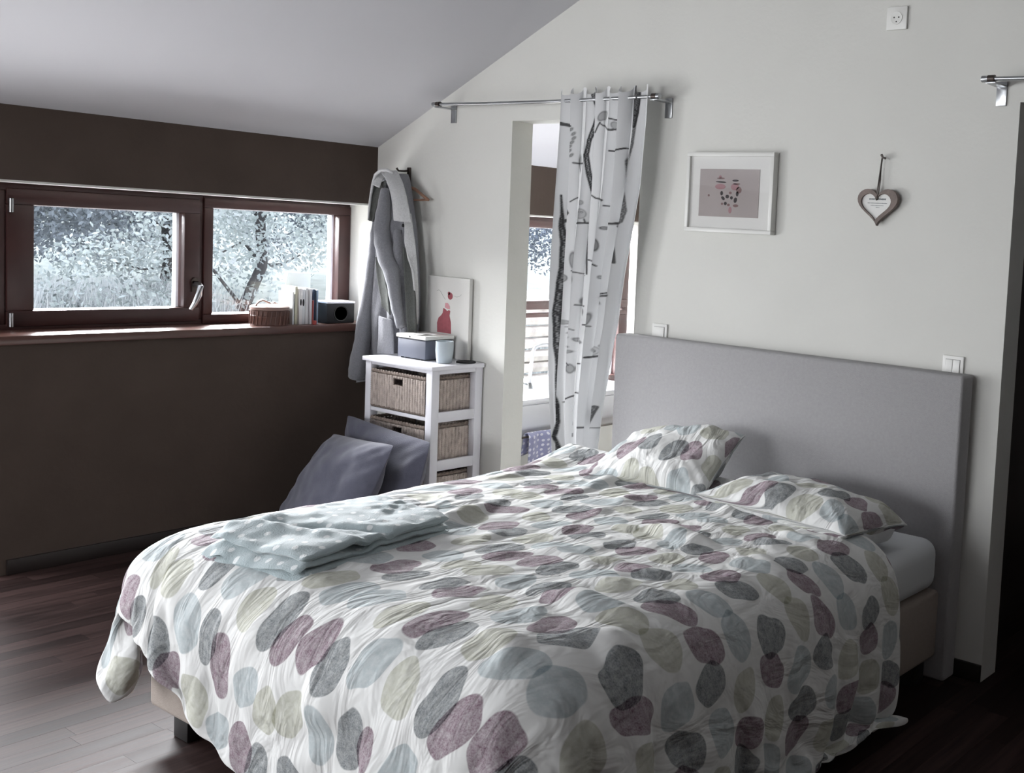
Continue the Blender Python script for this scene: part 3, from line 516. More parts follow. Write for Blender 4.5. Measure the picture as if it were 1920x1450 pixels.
10,-14,4,0,-4,3,-1,1,0,-1,-3,1,0,2,1,-1,2,0,4,-9,0,-2,1,6,-2,2,-7,0,3,0,0,2,-2,1,0,1,0,-1,0,0,-2,2,2,1,0,0,1,-1,-4,0,1,2,-1,1,1,1,-7,6,1,-2,-1,0,1,2,5,0,-1,1,-8,1,0,2,2,-4,-8,-10,-5,-5,-2,0,1,3,7,9,8,-3,
8,-11,5,-5,3,-4,2,0,0,0,-1,0,-2,1,2,2,-2,6,-7,4,-2,-2,-3,4,-2,4,-6,-1,2,1,1,3,2,-4,-1,0,0,0,-1,-1,3,1,0,1,1,-1,-1,-3,1,1,-2,1,3,2,0,-3,7,-3,-5,-1,-1,0,2,2,-4,-4,0,3,8,-4,1,0,-6,-5,-6,1,3,6,9,2,1,-2,2,0,-6,-14,
-3,7,-3,-3,0,0,-1,0,0,1,-2,0,0,-3,4,0,1,-1,7,0,-7,-1,-2,3,1,1,-4,-1,1,1,0,2,-1,5,-5,0,0,0,0,0,0,-1,1,0,1,-1,-1,2,-1,0,1,0,1,1,-2,3,-3,-2,1,-1,1,2,0,-5,1,3,3,-2,-2,2,0,-2,-2,1,6,4,3,-3,-1,3,0,-4,0,1,-3,-14,
-5,9,-11,11,-6,0,1,-1,0,0,0,-2,1,-4,0,4,1,-1,3,3,-3,-2,-3,-2,7,-4,1,-4,2,0,-1,0,3,-1,0,2,-1,0,0,0,0,1,0,-1,-1,0,1,0,1,1,0,-1,-1,-2,1,-1,0,1,1,1,0,-1,-1,4,1,1,-2,2,1,-1,-2,0,-1,-1,-2,-2,-1,8,-3,-3,5,8,-2,-8,6,-4,
2,-4,0,-2,3,-1,-1,1,0,-1,0,-1,0,-1,0,3,-1,1,0,-4,7,-3,-3,-4,7,0,2,-6,0,2,-1,-2,4,-2,2,1,-1,1,-1,0,0,0,-1,1,1,-1,-1,0,1,1,0,0,-1,-2,0,-1,2,1,1,-1,1,0,-1,0,0,-4,1,0,2,3,1,0,0,1,1,1,0,-5,0,2,-4,3,-1,0,-1,7,
0,-7,4,0,2,-2,1,-2,1,1,-1,1,-1,2,-5,3,4,-4,1,0,4,-6,1,-3,-4,10,-2,1,-5,1,1,-2,1,2,4,-6,0,0,3,0,-2,0,1,0,-1,0,1,-2,0,-1,1,2,1,1,1,0,-2,-1,-1,0,-1,0,0,-1,1,3,0,1,2,-4,2,2,2,-1,-2,-2,0,2,2,0,0,-4,-1,-5,2,20,
4,-6,-1,2,0,-1,-1,2,-2,0,0,-2,3,-1,-2,0,5,2,-4,8,-9,7,-6,-1,-3,0,3,-1,-1,0,1,-2,-2,3,0,2,1,0,0,-2,0,0,1,1,-1,0,-3,1,-1,2,1,2,-2,0,-2,0,1,1,-1,0,0,-1,0,1,0,2,1,0,-3,4,0,-1,-2,7,3,1,-5,-6,-4,0,1,6,-2,5,5,-4,
-12,20,-10,1,-2,1,0,-1,0,0,1,0,-1,1,-1,-3,1,2,1,-1,7,-6,2,-1,-3,-3,3,1,-2,-2,2,1,-2,2,1,0,0,0,-1,0,1,0,0,0,2,0,-1,-2,3,0,1,-4,0,-1,1,0,-1,0,1,0,0,1,0,0,1,-2,0,2,0,0,2,1,0,-5,4,8,5,-1,-4,-4,-1,-4,6,0,0,0,
-10,9,8,-13,6,-2,-2,1,-1,0,1,1,-1,0,-1,-2,-1,4,1,-3,-1,7,-2,-3,0,-1,0,1,-1,-2,1,1,0,-1,1,1,0,0,-1,2,0,0,0,0,1,0,1,1,-1,-1,-1,0,-1,0,-1,1,1,0,0,-1,1,0,0,1,0,2,2,-4,-1,2,1,0,6,1,-1,-3,6,2,4,-1,-5,-5,-2,4,-3,-5,
2,-11,12,-2,-3,0,-2,-1,2,0,1,0,-1,1,0,-4,-1,3,2,2,1,1,0,0,-1,-6,-2,2,1,-1,-2,2,0,-1,0,1,1,0,-1,2,0,0,-1,1,-2,2,2,0,-1,-1,-1,0,0,-1,2,-2,2,1,0,2,1,0,-1,-2,1,1,0,0,2,-1,-1,4,-1,2,-1,-2,-5,5,2,-1,0,0,-3,-3,-3,-4,
-1,0,-2,0,0,3,-1,-5,2,2,0,0,-3,0,2,-2,-2,0,3,0,4,-1,3,1,-2,2,-8,0,2,0,-2,0,1,-1,-1,2,0,0,1,-1,1,0,0,-2,1,0,0,1,0,1,-1,0,-1,1,1,5,-3,1,0,0,-2,0,1,0,-2,-4,0,6,7,-1,-1,-8,1,2,-4,-6,2,0,4,5,-1,-1,0,-2,-2,-2,
-12,15,4,-5,-3,-5,4,3,-8,-5,-1,2,6,0,1,1,-3,-2,2,3,-3,3,3,2,-1,-1,3,-5,-1,0,-1,0,0,0,0,0,0,0,0,1,0,0,0,0,-1,0,0,1,1,-1,1,0,3,1,-1,-3,2,-2,0,-1,0,-1,0,1,-1,6,-1,-1,-4,-3,1,9,-2,-10,-4,4,4,5,-1,-5,-2,4,3,3,1,0,
-13,3,4,8,-3,-2,1,-1,3,0,-1,-2,-2,1,0,1,-2,-1,-2,2,1,0,1,2,5,0,-1,-2,-2,0,0,-1,1,-1,0,0,0,0,0,0,0,0,-1,1,0,0,1,0,-1,1,0,0,0,0,-1,-1,0,0,1,0,-1,1,-1,0,2,-3,2,-1,-2,5,4,-2,-7,1,1,4,4,-3,-9,-1,5,4,6,4,-2,-3,
-7,1,6,-1,3,-5,0,0,0,2,-1,-1,-1,-1,0,2,0,-3,0,-1,1,1,0,0,1,3,3,0,-4,-1,0,-2,0,1,1,-1,2,0,-1,-1,1,-1,0,0,2,0,0,0,0,0,0,0,0,-1,0,1,-1,0,0,0,0,0,1,0,1,-4,-3,2,4,4,-7,-2,9,0,7,5,-13,-10,0,5,6,5,0,-4,-4,-3,
-1,-8,2,5,-2,6,-6,4,-1,-1,0,-1,0,0,-2,1,2,-1,-2,-1,0,1,0,1,-1,0,0,1,2,0,-2,-2,-1,2,1,0,0,0,1,0,-1,1,0,1,0,0,0,0,0,0,-1,1,0,0,0,-2,-1,-1,-1,2,2,1,1,3,0,3,2,-5,-6,-2,6,2,-3,5,-3,-12,-1,7,7,3,-2,-7,-7,-1,4,10,
11,-14,-2,10,-6,0,-1,-5,6,-1,1,-1,0,0,-3,0,2,1,-3,-1,1,0,0,0,0,1,0,1,0,-2,0,1,-2,1,1,-1,-2,2,0,0,0,1,1,-1,0,0,0,0,1,-1,1,0,0,1,-1,1,-3,1,1,0,2,1,1,0,-4,3,-9,-1,4,0,2,1,-1,1,4,4,6,-1,-3,-1,-2,0,0,0,5,3,
15,-16,2,-4,2,-5,1,5,-4,2,-1,1,0,-2,1,-4,2,1,-1,0,0,0,0,0,0,0,1,1,0,1,0,-2,0,2,0,-1,-2,-1,1,1,1,0,0,-1,-1,0,-1,0,0,1,-1,1,0,1,1,0,2,0,1,0,0,-1,-1,-4,3,0,9,7,0,0,1,4,3,0,-2,1,-3,-1,1,-1,2,1,1,1,1,1,
7,-3,-10,-1,3,5,0,-8,4,1,2,-1,-2,0,-1,0,-1,2,1,-1,-1,-1,0,-1,1,1,0,0,0,1,0,1,1,-2,-3,1,2,0,1,0,-1,0,-1,1,-1,-1,1,-1,-1,0,1,0,0,0,0,1,2,1,0,0,-1,-1,-1,1,1,-2,3,-1,4,0,-11,-1,14,0,-1,0,3,5,3,5,3,3,2,1,0,1,
7,-1,-11,5,6,-19,9,3,-5,6,-1,2,-4,1,-1,-1,0,1,-1,-1,1,0,0,0,0,0,0,0,0,0,0,1,-1,-1,1,0,0,2,0,0,0,-2,1,-1,0,0,-1,1,1,0,0,-1,0,0,0,0,1,1,-1,0,-1,1,0,1,0,4,2,1,3,-10,7,-8,-3,-2,5,8,3,2,1,-3,0,3,5,5,2,0,
2,4,5,-19,8,-2,-6,2,1,-7,2,-1,5,1,3,-1,-3,-1,3,0,-1,0,1,0,0,0,-1,0,1,0,0,0,0,0,1,0,0,-1,0,0,-1,1,-1,1,0,1,0,0,0,0,0,0,0,-1,0,1,0,0,1,1,0,-1,-1,-1,1,1,0,2,-10,7,-4,10,-7,2,-2,-4,3,1,0,-2,-2,-2,-4,-3,3,2,
6,8,-16,2,-8,16,-6,-11,-2,10,1,-3,-1,-1,0,0,-1,-2,2,1,0,1,-1,1,1,-1,1,-1,0,0,1,-1,0,-1,0,1,0,-1,0,0,0,0,1,-1,1,0,1,0,0,0,0,0,0,0,0,-1,1,1,2,0,1,-2,-3,-2,2,0,-1,-3,6,8,5,-1,-4,1,-2,-3,-7,-5,-3,2,0,0,-1,-2,-7,-1,
8,-6,12,-16,-6,17,-7,4,-8,-7,0,9,-4,0,0,0,-2,0,-1,1,1,0,1,0,0,0,0,1,0,0,-1,1,-1,-1,-1,1,1,-2,1,0,1,0,0,0,0,0,1,0,0,0,0,0,0,-1,0,0,0,0,1,1,0,2,-2,-3,1,1,0,5,0,-4,0,-5,-2,-1,0,-2,-2,-1,3,3,1,-6,-4,-5,1,1,
-11,15,-11,20,-8,-12,-1,10,4,-10,1,-4,4,0,0,-1,0,-2,1,0,-1,2,-1,0,0,1,0,0,0,1,0,-1,0,0,-1,0,0,1,-2,1,1,0,0,0,0,1,0,0,0,0,0,-1,-2,0,0,0,0,2,1,1,0,-1,2,2,-3,-1,0,-2,-2,-3,0,-2,-3,-4,-2,0,1,0,-5,-1,3,6,1,-2,0,-4,
-3,-4,10,-9,11,-24,19,-4,1,3,-5,0,1,1,1,1,-3,-1,-1,0,2,-3,1,0,0,2,0,0,1,0,2,-1,-1,-1,-1,0,1,0,0,0,-1,0,0,1,0,1,0,1,0,-1,-3,0,1,-2,0,1,1,-1,1,0,0,1,2,1,-2,-1,-1,-1,1,4,3,4,-2,0,0,0,0,0,7,-12,-10,-7,0,6,0,-1,
-14,10,1,4,-11,19,-14,-5,0,4,4,-1,0,0,0,1,0,-3,0,1,-2,1,-1,-2,2,1,1,0,0,1,0,2,0,0,2,-3,-1,0,-2,0,1,1,-1,0,1,-2,0,-1,0,-1,1,0,0,2,0,-1,1,2,-2,-2,0,0,1,0,0,0,-1,-2,0,-1,1,3,14,8,6,3,1,1,-7,6,3,-2,-2,-1,-3,1,
12,-22,17,-12,7,1,0,-2,-1,-5,-3,-1,4,1,1,0,1,2,-4,-1,0,0,0,0,-1,1,2,-1,-1,0,0,2,2,-1,-1,1,0,-2,-1,1,0,-1,1,-1,-1,0,-2,-1,0,3,2,0,1,1,-1,0,-1,-2,0,-1,-1,0,1,0,0,-1,0,-1,-3,1,-3,-1,-6,4,6,7,8,8,8,5,2,2,0,-2,0,-5,
0,9,-10,8,-9,-7,1,-1,0,6,1,1,-3,-1,1,0,2,-3,0,1,-1,0,0,-1,-1,2,2,1,-3,-2,2,0,-1,0,2,1,-1,1,1,-1,0,0,-2,0,-1,-1,1,-2,0,0,3,2,0,-1,1,0,-2,-2,-2,0,0,-1,1,1,0,0,2,-1,0,-5,3,-2,1,-11,-3,0,2,2,5,10,9,9,7,5,1,0,
-3,-7,7,-1,4,6,0,-4,-3,-3,0,-1,0,0,1,0,0,4,0,-3,2,1,-1,-2,-2,0,1,0,0,-1,-1,1,-1,2,-1,0,0,1,1,-1,-2,1,1,-1,0,0,-2,2,0,1,-1,1,-1,1,-1,0,-1,-1,-2,-1,0,1,-1,1,1,1,0,3,-3,-2,-8,3,1,8,-7,-7,-4,0,-1,-2,1,4,5,7,10,11,
3,-7,-9,23,-11,2,-4,8,-2,-4,-11,3,1,2,1,1,-1,0,1,1,0,-1,1,5,-1,-3,1,1,0,-3,-1,-1,0,-1,2,-1,0,0,0,0,0,-1,1,1,1,0,-2,1,0,-1,0,-2,2,-1,1,-1,2,1,-1,-4,-1,-1,1,1,1,0,1,1,4,-3,2,-19,4,6,9,4,-4,-13,-8,0,-6,1,0,0,3,3,
-14,13,2,-10,11,1,8,-11,3,-2,5,-9,0,-1,-1,1,0,0,0,0,1,3,1,-4,2,-1,-1,2,2,0,-4,-3,2,0,-2,1,0,-2,3,0,0,-2,1,1,0,0,1,-2,0,-1,-1,1,-2,1,0,2,2,0,1,1,-4,0,-1,1,-2,-1,-3,-3,-1,15,-4,12,-21,-11,1,4,5,8,4,-8,1,-13,-3,1,1,-1,
-8,-9,5,3,19,3,-16,9,-1,-6,-4,6,-2,-1,-1,-1,0,0,0,-1,-1,0,3,4,-2,-2,-1,1,0,2,-2,-1,-1,1,-1,-1,-1,2,1,1,-1,0,-1,1,1,2,-3,0,0,0,-1,-3,1,1,1,2,-1,0,-2,0,2,0,0,-3,-4,-2,0,2,6,-8,17,1,7,-15,-19,-6,4,5,2,6,1,4,-7,0,-7,-5,
-5,-3,-3,10,5,-12,16,4,-5,2,-8,2,-6,0,0,-1,0,1,-2,0,-2,-1,2,1,2,2,-1,-3,0,-1,2,1,-1,-1,0,-1,1,1,-1,0,1,0,-1,1,1,0,-1,1,-1,0,-1,2,0,-1,0,-2,0,-3,1,1,2,0,0,-1,-3,-3,1,0,5,-1,-6,15,7,11,-10,-21,-11,-1,3,-1,3,7,6,-7,-7,15,
-9,8,14,-17,2,19,-1,-12,-5,-5,6,-8,6,-1,1,1,0,-3,-1,-1,-1,-2,3,3,-3,0,4,3,-2,0,-2,-4,1,0,0,1,0,-1,0,0,1,0,1,-1,-1,-2,4,0,0,0,2,-1,0,0,-1,-4,-3,1,0,2,1,2,-1,0,-1,1,-1,1,0,-3,-2,-5,12,6,18,3,-18,-20,-8,4,0,-1,2,-1,20,5,
14,-9,0,8,-8,14,0,2,-20,1,-8,2,1,2,0,0,2,1,-1,-1,-1,-6,0,3,4,-5,0,2,2,-5,-1,1,1,0,0,-1,0,1,-2,0,1,1,-1,0,-1,1,2,0,1,0,-1,1,-1,1,1,-5,-2,0,1,-1,-1,3,1,-1,1,1,2,1,-2,-10,1,-2,0,9,1,22,6,-7,-17,-15,-4,0,2,17,8,1,
-1,12,-13,16,-2,-4,5,3,-8,-8,6,-5,0,-1,0,1,-1,-3,5,2,-5,0,-7,3,-2,2,0,0,-1,2,6,-2,-6,0,0,1,0,-1,-1,0,0,2,1,-2,1,0,1,1,0,-1,-1,-1,4,3,2,-2,-8,1,0,0,2,0,-2,-1,1,1,0,1,-2,3,-9,2,2,-11,9,-4,25,8,-1,-2,-7,-6,2,6,0,0,
-1,10,10,-13,7,1,1,-11,-4,2,-3,0,-1,1,2,1,-1,3,-2,-4,5,-2,-4,-1,2,-2,-3,3,2,4,-6,5,-1,-5,0,1,0,-2,0,-1,1,0,1,1,-1,1,-1,0,0,1,0,1,2,1,0,2,-3,-1,2,0,2,-2,-4,-3,1,-1,0,1,-4,8,-8,5,-4,3,-10,0,2,16,-1,8,-1,5,4,0,-2,-3,
-11,24,-9,10,-2,3,-6,-9,3,-14,17,-8,-6,6,2,0,-3,-1,2,3,-5,8,-10,0,5,-5,-4,1,6,2,-5,4,-1,1,-3,0,1,1,-2,0,1,0,-1,0,1,-1,0,1,-1,0,1,1,0,-1,-1,5,2,-1,-2,3,-3,-2,-2,-2,1,-2,-2,0,3,6,-6,-1,-3,11,-15,3,-9,12,14,-1,21,-2,-2,-4,-1,-3,
8,4,4,-11,12,-13,-8,0,0,8,-6,6,-3,-2,1,3,-1,2,-1,-1,7,-8,9,-19,0,8,-2,-4,1,0,3,0,5,-5,-2,0,-1,1,2,0,-1,-1,0,0,-1,1,0,-1,1,0,0,1,-3,-1,-1,3,7,-3,-1,-2,-1,0,1,-1,0,-3,0,-2,3,4,2,-6,1,2,3,-16,7,-10,10,23,3,0,3,-1,-1,2,
14,-14,15,3,-11,-18,3,-5,4,0,9,4,-1,-7,2,-1,8,-9,3,6,-3,-2,-6,1,-2,2,-1,-5,3,-1,6,-2,-3,6,-3,0,0,0,0,0,-1,1,0,1,0,-1,1,0,-1,0,0,-1,-1,-2,1,0,3,2,-2,-1,-1,0,1,0,2,-3,-2,0,-2,3,6,-9,6,-6,16,-12,-12,11,1,-3,5,18,3,0,-10,2,
-8,11,-2,1,-8,1,-14,2,5,-1,-1,17,-4,1,-2,5,-3,-4,5,7,-7,3,6,-3,-15,0,2,-3,0,4,0,-4,6,-1,1,-2,0,-1,0,-1,0,2,1,1,-1,0,0,-1,-2,0,0,1,1,0,0,2,-4,2,0,-2,1,0,2,-1,1,6,-9,-1,2,0,8,-10,-2,-4,13,7,-15,-3,14,-3,-4,2,7,1,0,0,
14,-18,1,3,6,-8,-6,-2,-3,0,-8,1,19,-4,1,1,-2,9,-7,-1,12,-3,-2,5,2,-13,-2,1,-4,1,1,-2,-2,4,1,-1,0,0,-1,0,1,1,1,-1,1,0,-1,-1,1,1,1,0,-2,-1,0,0,0,-2,2,3,1,1,-3,1,-3,-2,9,-7,-2,0,5,-3,1,-5,4,14,-8,-11,-3,5,2,-1,-2,0,13,-1,
21,-14,-14,2,-8,20,-2,-8,-4,-6,-7,-2,10,7,-2,3,11,-8,-2,-2,-1,8,-7,3,5,13,-2,-10,-14,1,1,4,4,-3,-5,1,-1,1,1,0,0,0,0,0,0,0,1,2,2,0,0,-1,-4,-3,-2,-1,6,3,1,0,0,-3,0,0,1,-1,-1,2,-5,3,0,0,-4,5,-6,13,0,-4,-11,-4,1,2,1,5,0,-4,
3136,-1,0,0,-1,0,0,-1,0,0,-1,0,0,-1,0,0,-1,0,0,-1,0,0,-1,0,0,-1,0,0,0,-1,0,0,-1,0,0,-1,0,0,-1,0,0,-1,0,0,-1,0,0,0,2,2,2,1,1,0,0,0,0,0,-1,-1,-1,-1,0,-1,0,-1,-1,0,-1,0,-1,-1,0,-1,0,-1,0,-1,0,0,-1,0,2,3,4,4,
-24,1,-1,-1,2,-1,-1,1,0,0,1,0,0,1,-1,0,0,0,0,1,-1,-1,2,-2,0,1,0,0,0,1,1,1,1,-1,-2,0,0,0,2,-2,0,2,0,0,-1,0,1,-1,-2,-1,-1,0,-1,0,0,0,0,0,0,0,0,0,0,0,0,0,0,0,0,0,0,0,0,0,0,1,-1,0,0,0,0,0,0,0,0,-1,
-24,0,0,0,-1,0,1,0,0,0,1,0,1,-1,0,0,0,-1,1,0,0,-1,-1,2,0,0,-1,1,0,-1,1,0,1,1,2,1,1,-1,-1,1,-3,-2,0,1,1,-2,0,1,0,-1,-1,-1,0,0,-1,0,0,0,0,0,0,0,-1,0,0,1,0,0,0,0,0,1,-1,0,0,-1,1,0,0,0,1,-1,0,0,-1,1,
-24,0,0,-1,0,0,0,1,0,1,-1,1,0,0,0,0,0,-1,0,0,1,0,-2,1,0,0,1,-1,0,1,-2,0,0,1,1,0,-1,1,-2,0,4,0,0,-2,0,0,-2,1,0,0,0,0,0,1,0,0,-1,-1,-1,0,0,0,0,0,0,-1,1,0,1,-1,0,0,0,1,-1,1,-1,0,0,0,0,0,-1,0,1,-1,
-24,0,0,-1,-1,1,0,0,1,-1,1,1,0,0,0,0,-1,1,-1,0,1,0,-1,-1,0,0,0,0,0,0,0,0,-1,0,-1,1,0,0,1,0,-1,1,-1,0,1,1,-1,-1,0,0,0,0,0,-1,1,0,0,-1,1,0,0,0,0,0,0,0,0,0,0,0,1,-1,0,0,0,-1,0,0,0,0,0,0,0,0,0,0,
-24,1,-1,-2,0,0,0,1,0,1,0,1,0,0,0,0,0,-1,0,0,-1,2,-1,-1,0,0,0,1,-1,0,0,-1,0,-1,1,-1,1,0,1,-2,0,-1,0,1,0,1,1,0,-1,0,0,0,0,0,0,-1,0,1,-1,1,1,-1,0,0,-1,1,0,0,0,0,0,0,0,0,0,0,1,0,0,-1,-1,0,0,0,0,0,
-25,1,1,-1,-2,0,1,-1,0,1,1,0,2,-1,0,-1,0,0,-1,1,-1,0,2,-2,-1,1,0,-1,1,0,0,-1,0,0,-1,1,0,0,1,0,-3,0,1,0,2,0,-1,0,1,-1,0,0,0,-1,0,0,1,0,1,-1,-2,1,1,0,1,0,-1,0,0,1,0,0,-1,-1,0,1,0,0,0,0,0,0,-1,1,-1,1,
-25,0,1,1,-2,-1,0,1,0,0,1,0,0,1,-1,1,0,-1,-1,0,1,0,0,0,-1,-1,-1,1,0,0,0,0,0,-1,0,0,0,1,0,4,-2,-3,1,1,-1,0,1,-1,0,0,-1,0,0,1,-1,1,-1,-1,0,0,1,1,1,0,-1,-1,1,1,0,0,-2,-2,1,1,1,0,0,1,-1,1,-1,-1,0,0,0,-1,
-25,0,0,1,-1,0,-1,1,0,0,0,1,0,0,0,0,0,1,-1,-2,1,1,1,-1,-1,0,0,-1,0,0,0,0,-1,0,0,0,1,0,0,1,6,-3,-4,0,-1,1,1,-2,1,1,0,-1,-1,-1,-2,-2,0,2,2,1,1,1,-2,0,0,1,1,-2,-1,-2,1,2,1,0,0,0,0,0,1,-2,2,-1,-2,-1,0,1,
-26,-1,-1,1,3,-2,0,0,0,1,1,0,1,0,0,-1,1,0,-1,0,-2,1,1,0,-2,0,0,0,1,0,-1,0,-1,1,0,0,0,2,2,-3,0,7,-1,-3,3,-3,-1,1,-1,-3,0,-1,0,0,1,1,1,1,-1,-2,-2,-1,1,0,1,1,-1,2,0,2,0,0,-2,-1,0,0,0,-1,-1,3,0,4,-1,-1,-3,1,
-24,-4,0,-1,2,1,0,-2,2,1,0,1,1,-1,0,0,0,0,0,-1,0,-2,1,1,1,-1,0,0,-1,1,-1,0,1,-1,0,0,-1,2,1,6,-2,-2,-2,2,-5,0,0,0,1,0,0,1,1,0,2,0,-2,-3,-3,1,-1,-1,1,3,1,1,1,-1,0,0,0,-2,1,0,0,0,-1,0,1,0,2,2,3,-1,-3,-5,
-25,0,-1,-1,-1,1,1,-1,-1,1,3,0,0,1,0,0,-1,0,1,-3,1,0,-2,2,0,0,-1,0,0,1,0,-1,0,0,-1,0,0,-1,-2,-6,0,1,5,-2,1,1,1,2,0,3,-2,0,0,2,1,0,-1,0,-1,-4,1,1,1,-1,-1,-2,1,-2,0,0,2,3,0,-1,-3,0,3,1,1,-1,-2,-1,2,-2,1,1,
-25,1,-1,0,-3,1,1,0,-1,0,2,1,1,-1,1,-1,0,1,0,0,-2,0,0,-1,1,-1,1,0,0,-1,2,0,-1,0,-1,-2,-1,-4,-1,1,0,1,2,2,1,1,-1,-1,0,0,1,1,0,-1,-3,0,2,-1,2,2,0,0,-2,-1,0,0,-2,1,2,2,-2,-1,0,0,2,-1,0,1,-1,0,-2,0,-1,1,2,-2,
-25,0,1,3,-3,-3,1,1,-2,1,0,2,0,1,-1,1,-1,0,0,2,-3,0,0,-1,1,0,0,-1,-1,1,0,1,-1,-1,0,1,-1,0,-1,1,1,0,-1,0,0,-1,-2,-2,-1,2,3,1,1,-1,1,-1,-1,0,0,2,1,-1,0,0,1,0,-1,3,-1,-4,-1,1,-1,2,3,2,-2,-1,0,-1,1,-2,0,-1,0,0,
-25,0,4,-1,0,-4,0,1,0,-1,1,1,0,0,1,-1,0,-1,1,1,-1,0,-1,0,0,0,0,0,-1,-2,0,1,1,0,0,0,0,0,0,-1,0,0,0,-1,0,0,1,2,0,-2,-1,0,0,2,-1,-2,-1,2,1,0,1,0,0,0,1,-1,0,-3,1,0,1,0,2,1,-1,-1,0,1,0,0,0,0,-1,1,-1,-1,
-25,-1,1,0,3,-1,-2,0,0,-1,1,0,2,0,-1,0,0,0,-1,1,3,-4,1,-1,-1,1,0,0,0,-2,-1,0,1,0,1,-1,1,0,0,0,-1,0,-1,0,0,1,1,1,-1,0,0,-1,-1,-1,1,2,2,1,1,-1,-2,0,-1,-1,-2,0,1,1,-1,3,3,3,-1,-2,-1,-3,1,-1,0,1,0,-1,-1,-1,0,0,
-24,-1,-2,3,0,1,-2,-1,1,1,0,0,0,0,0,0,0,-1,1,-1,1,1,-2,1,-1,-1,0,1,0,0,0,-1,0,0,-1,2,-1,0,0,-1,1,0,1,0,0,-2,0,0,0,1,-2,2,0,0,0,1,-1,0,-2,0,1,1,0,0,-1,1,-1,1,0,-1,-2,0,4,3,-1,0,-1,-1,-1,0,0,0,-1,-2,0,1,
-25,-1,-1,0,2,1,-1,-1,1,0,0,1,0,0,1,0,0,0,-1,0,0,-1,0,0,0,-1,0,0,2,-2,0,0,0,0,0,0,0,0,0,0,0,-1,0,0,0,0,-2,-1,0,-1,1,-1,2,1,1,0,0,-2,-1,2,1,1,-1,0,1,0,0,-2,-1,-1,2,-2,1,0,0,3,0,0,0,-1,0,0,1,3,-2,-1,
-24,0,-2,-1,0,2,0,-1,0,1,1,0,0,0,0,0,0,0,0,-1,0,0,0,-1,1,-1,-1,0,1,3,-2,-1,0,0,0,-1,1,0,0,0,-1,0,-1,-1,-1,0,0,0,2,-1,1,-1,-2,0,-1,1,1,1,3,0,1,-2,1,-1,1,0,0,0,0,-1,0,0,-1,1,2,0,0,0,0,0,0,-1,0,1,4,-4,
-24,0,-2,-2,0,0,1,2,-1,0,1,1,1,0,-1,1,0,0,-1,-1,0,1,-1,0,0,0,-1,-2,0,1,1,1,-1,0,0,0,0,0,0,0,0,0,-1,0,-1,1,2,0,-2,0,0,0,1,-1,0,-1,0,1,0,1,-2,1,0,2,0,0,0,0,0,0,-1,3,-1,-2,1,0,-1,0,0,0,-1,1,0,1,3,6,
-25,0,1,-2,-1,0,1,0,1,0,0,1,1,-1,1,-1,0,0,1,-2,-1,1,1,0,-2,1,-1,0,-2,0,1,1,0,0,0,-1,1,0,0,0,0,0,0,-1,-3,-4,-3,0,2,4,2,1,2,2,0,-1,0,1,0,-1,-1,0,1,0,-1,0,2,1,1,3,0,-3,-2,0,-1,-2,-2,0,1,0,1,1,0,-2,-1,5,
-25,2,-3,1,-1,0,0,0,0,1,0,1,0,1,-1,1,-1,0,0,2,-3,0,0,1,-1,-1,-1,0,0,0,1,0,0,-1,0,1,0,-1,1,0,1,-1,-2,-4,-4,-1,-1,2,2,0,2,9,-1,1,-2,-1,-1,-1,0,2,1,-1,1,0,-1,1,0,2,1,-2,-1,0,0,1,0,0,1,-1,-2,0,0,-2,-2,-2,-1,1,
-25,0,2,-1,-1,-1,0,0,1,0,0,0,1,0,1,-1,0,0,1,0,0,-2,0,-1,-1,-1,3,-1,0,1,0,-2,2,0,-2,0,-1,3,1,0,-2,-2,-4,1,8,5,4,0,-2,-2,2,-9,3,-2,0,1,3,-2,0,-3,4,1,-1,-1,2,0,-2,-1,-1,0,0,-1,-1,-3,-1,1,1,2,0,-2,-1,-1,3,-3,0,1,
-25,0,0,0,0,-1,0,0,0,1,0,1,1,0,-1,0,0,-1,0,0,3,-2,-1,0,1,-1,-1,1,0,0,-1,1,-2,1,0,0,1,2,-3,-2,-1,3,3,0,-5,1,2,1,3,6,-8,3,-4,-2,2,4,-1,-1,6,-4,-3,2,-1,3,0,-3,-1,-1,-2,0,0,0,1,0,-1,0,-1,-1,-2,-1,3,1,9,11,-15,-4,
-25,0,0,0,-1,0,0,0,0,0,2,0,0,0,1,-1,-1,-2,-1,3,0,1,-1,0,2,0,-2,0,-1,-1,1,1,-1,-2,2,1,2,-5,-2,-1,2,1,7,4,5,2,1,-4,-3,-8,-3,-1,0,2,2,-1,-1,4,-6,3,1,-1,1,0,-2,-2,2,-2,2,0,-1,-1,-1,-1,-1,0,1,0,2,2,1,7,3,-6,7,-9,
-23,-2,-1,0,1,-1,0,1,-1,1,0,1,1,0,-1,1,0,-1,-2,-1,1,1,0,0,0,1,1,-1,-2,-1,-1,-1,1,1,1,0,-3,0,1,2,0,0,0,4,2,-3,-3,2,-2,-1,2,-2,0,1,0,0,-1,0,0,2,0,0,-1,-5,-1,5,-1,2,0,-2,-3,-2,0,0,2,2,1,2,2,4,1,-2,-7,4,4,1,
-24,0,-1,-1,0,0,0,0,1,0,1,0,0,0,0,0,0,-1,1,-2,-1,1,1,0,1,2,-2,2,-3,-2,-1,0,1,1,-1,0,0,0,2,2,2,-1,-3,-3,0,0,1,0,1,1,3,-3,-1,0,0,-1,1,0,0,0,-1,-1,-2,2,3,0,-1,-2,-3,-1,3,2,0,2,-1,0,0,-2,0,-2,-2,0,0,1,1,-3,
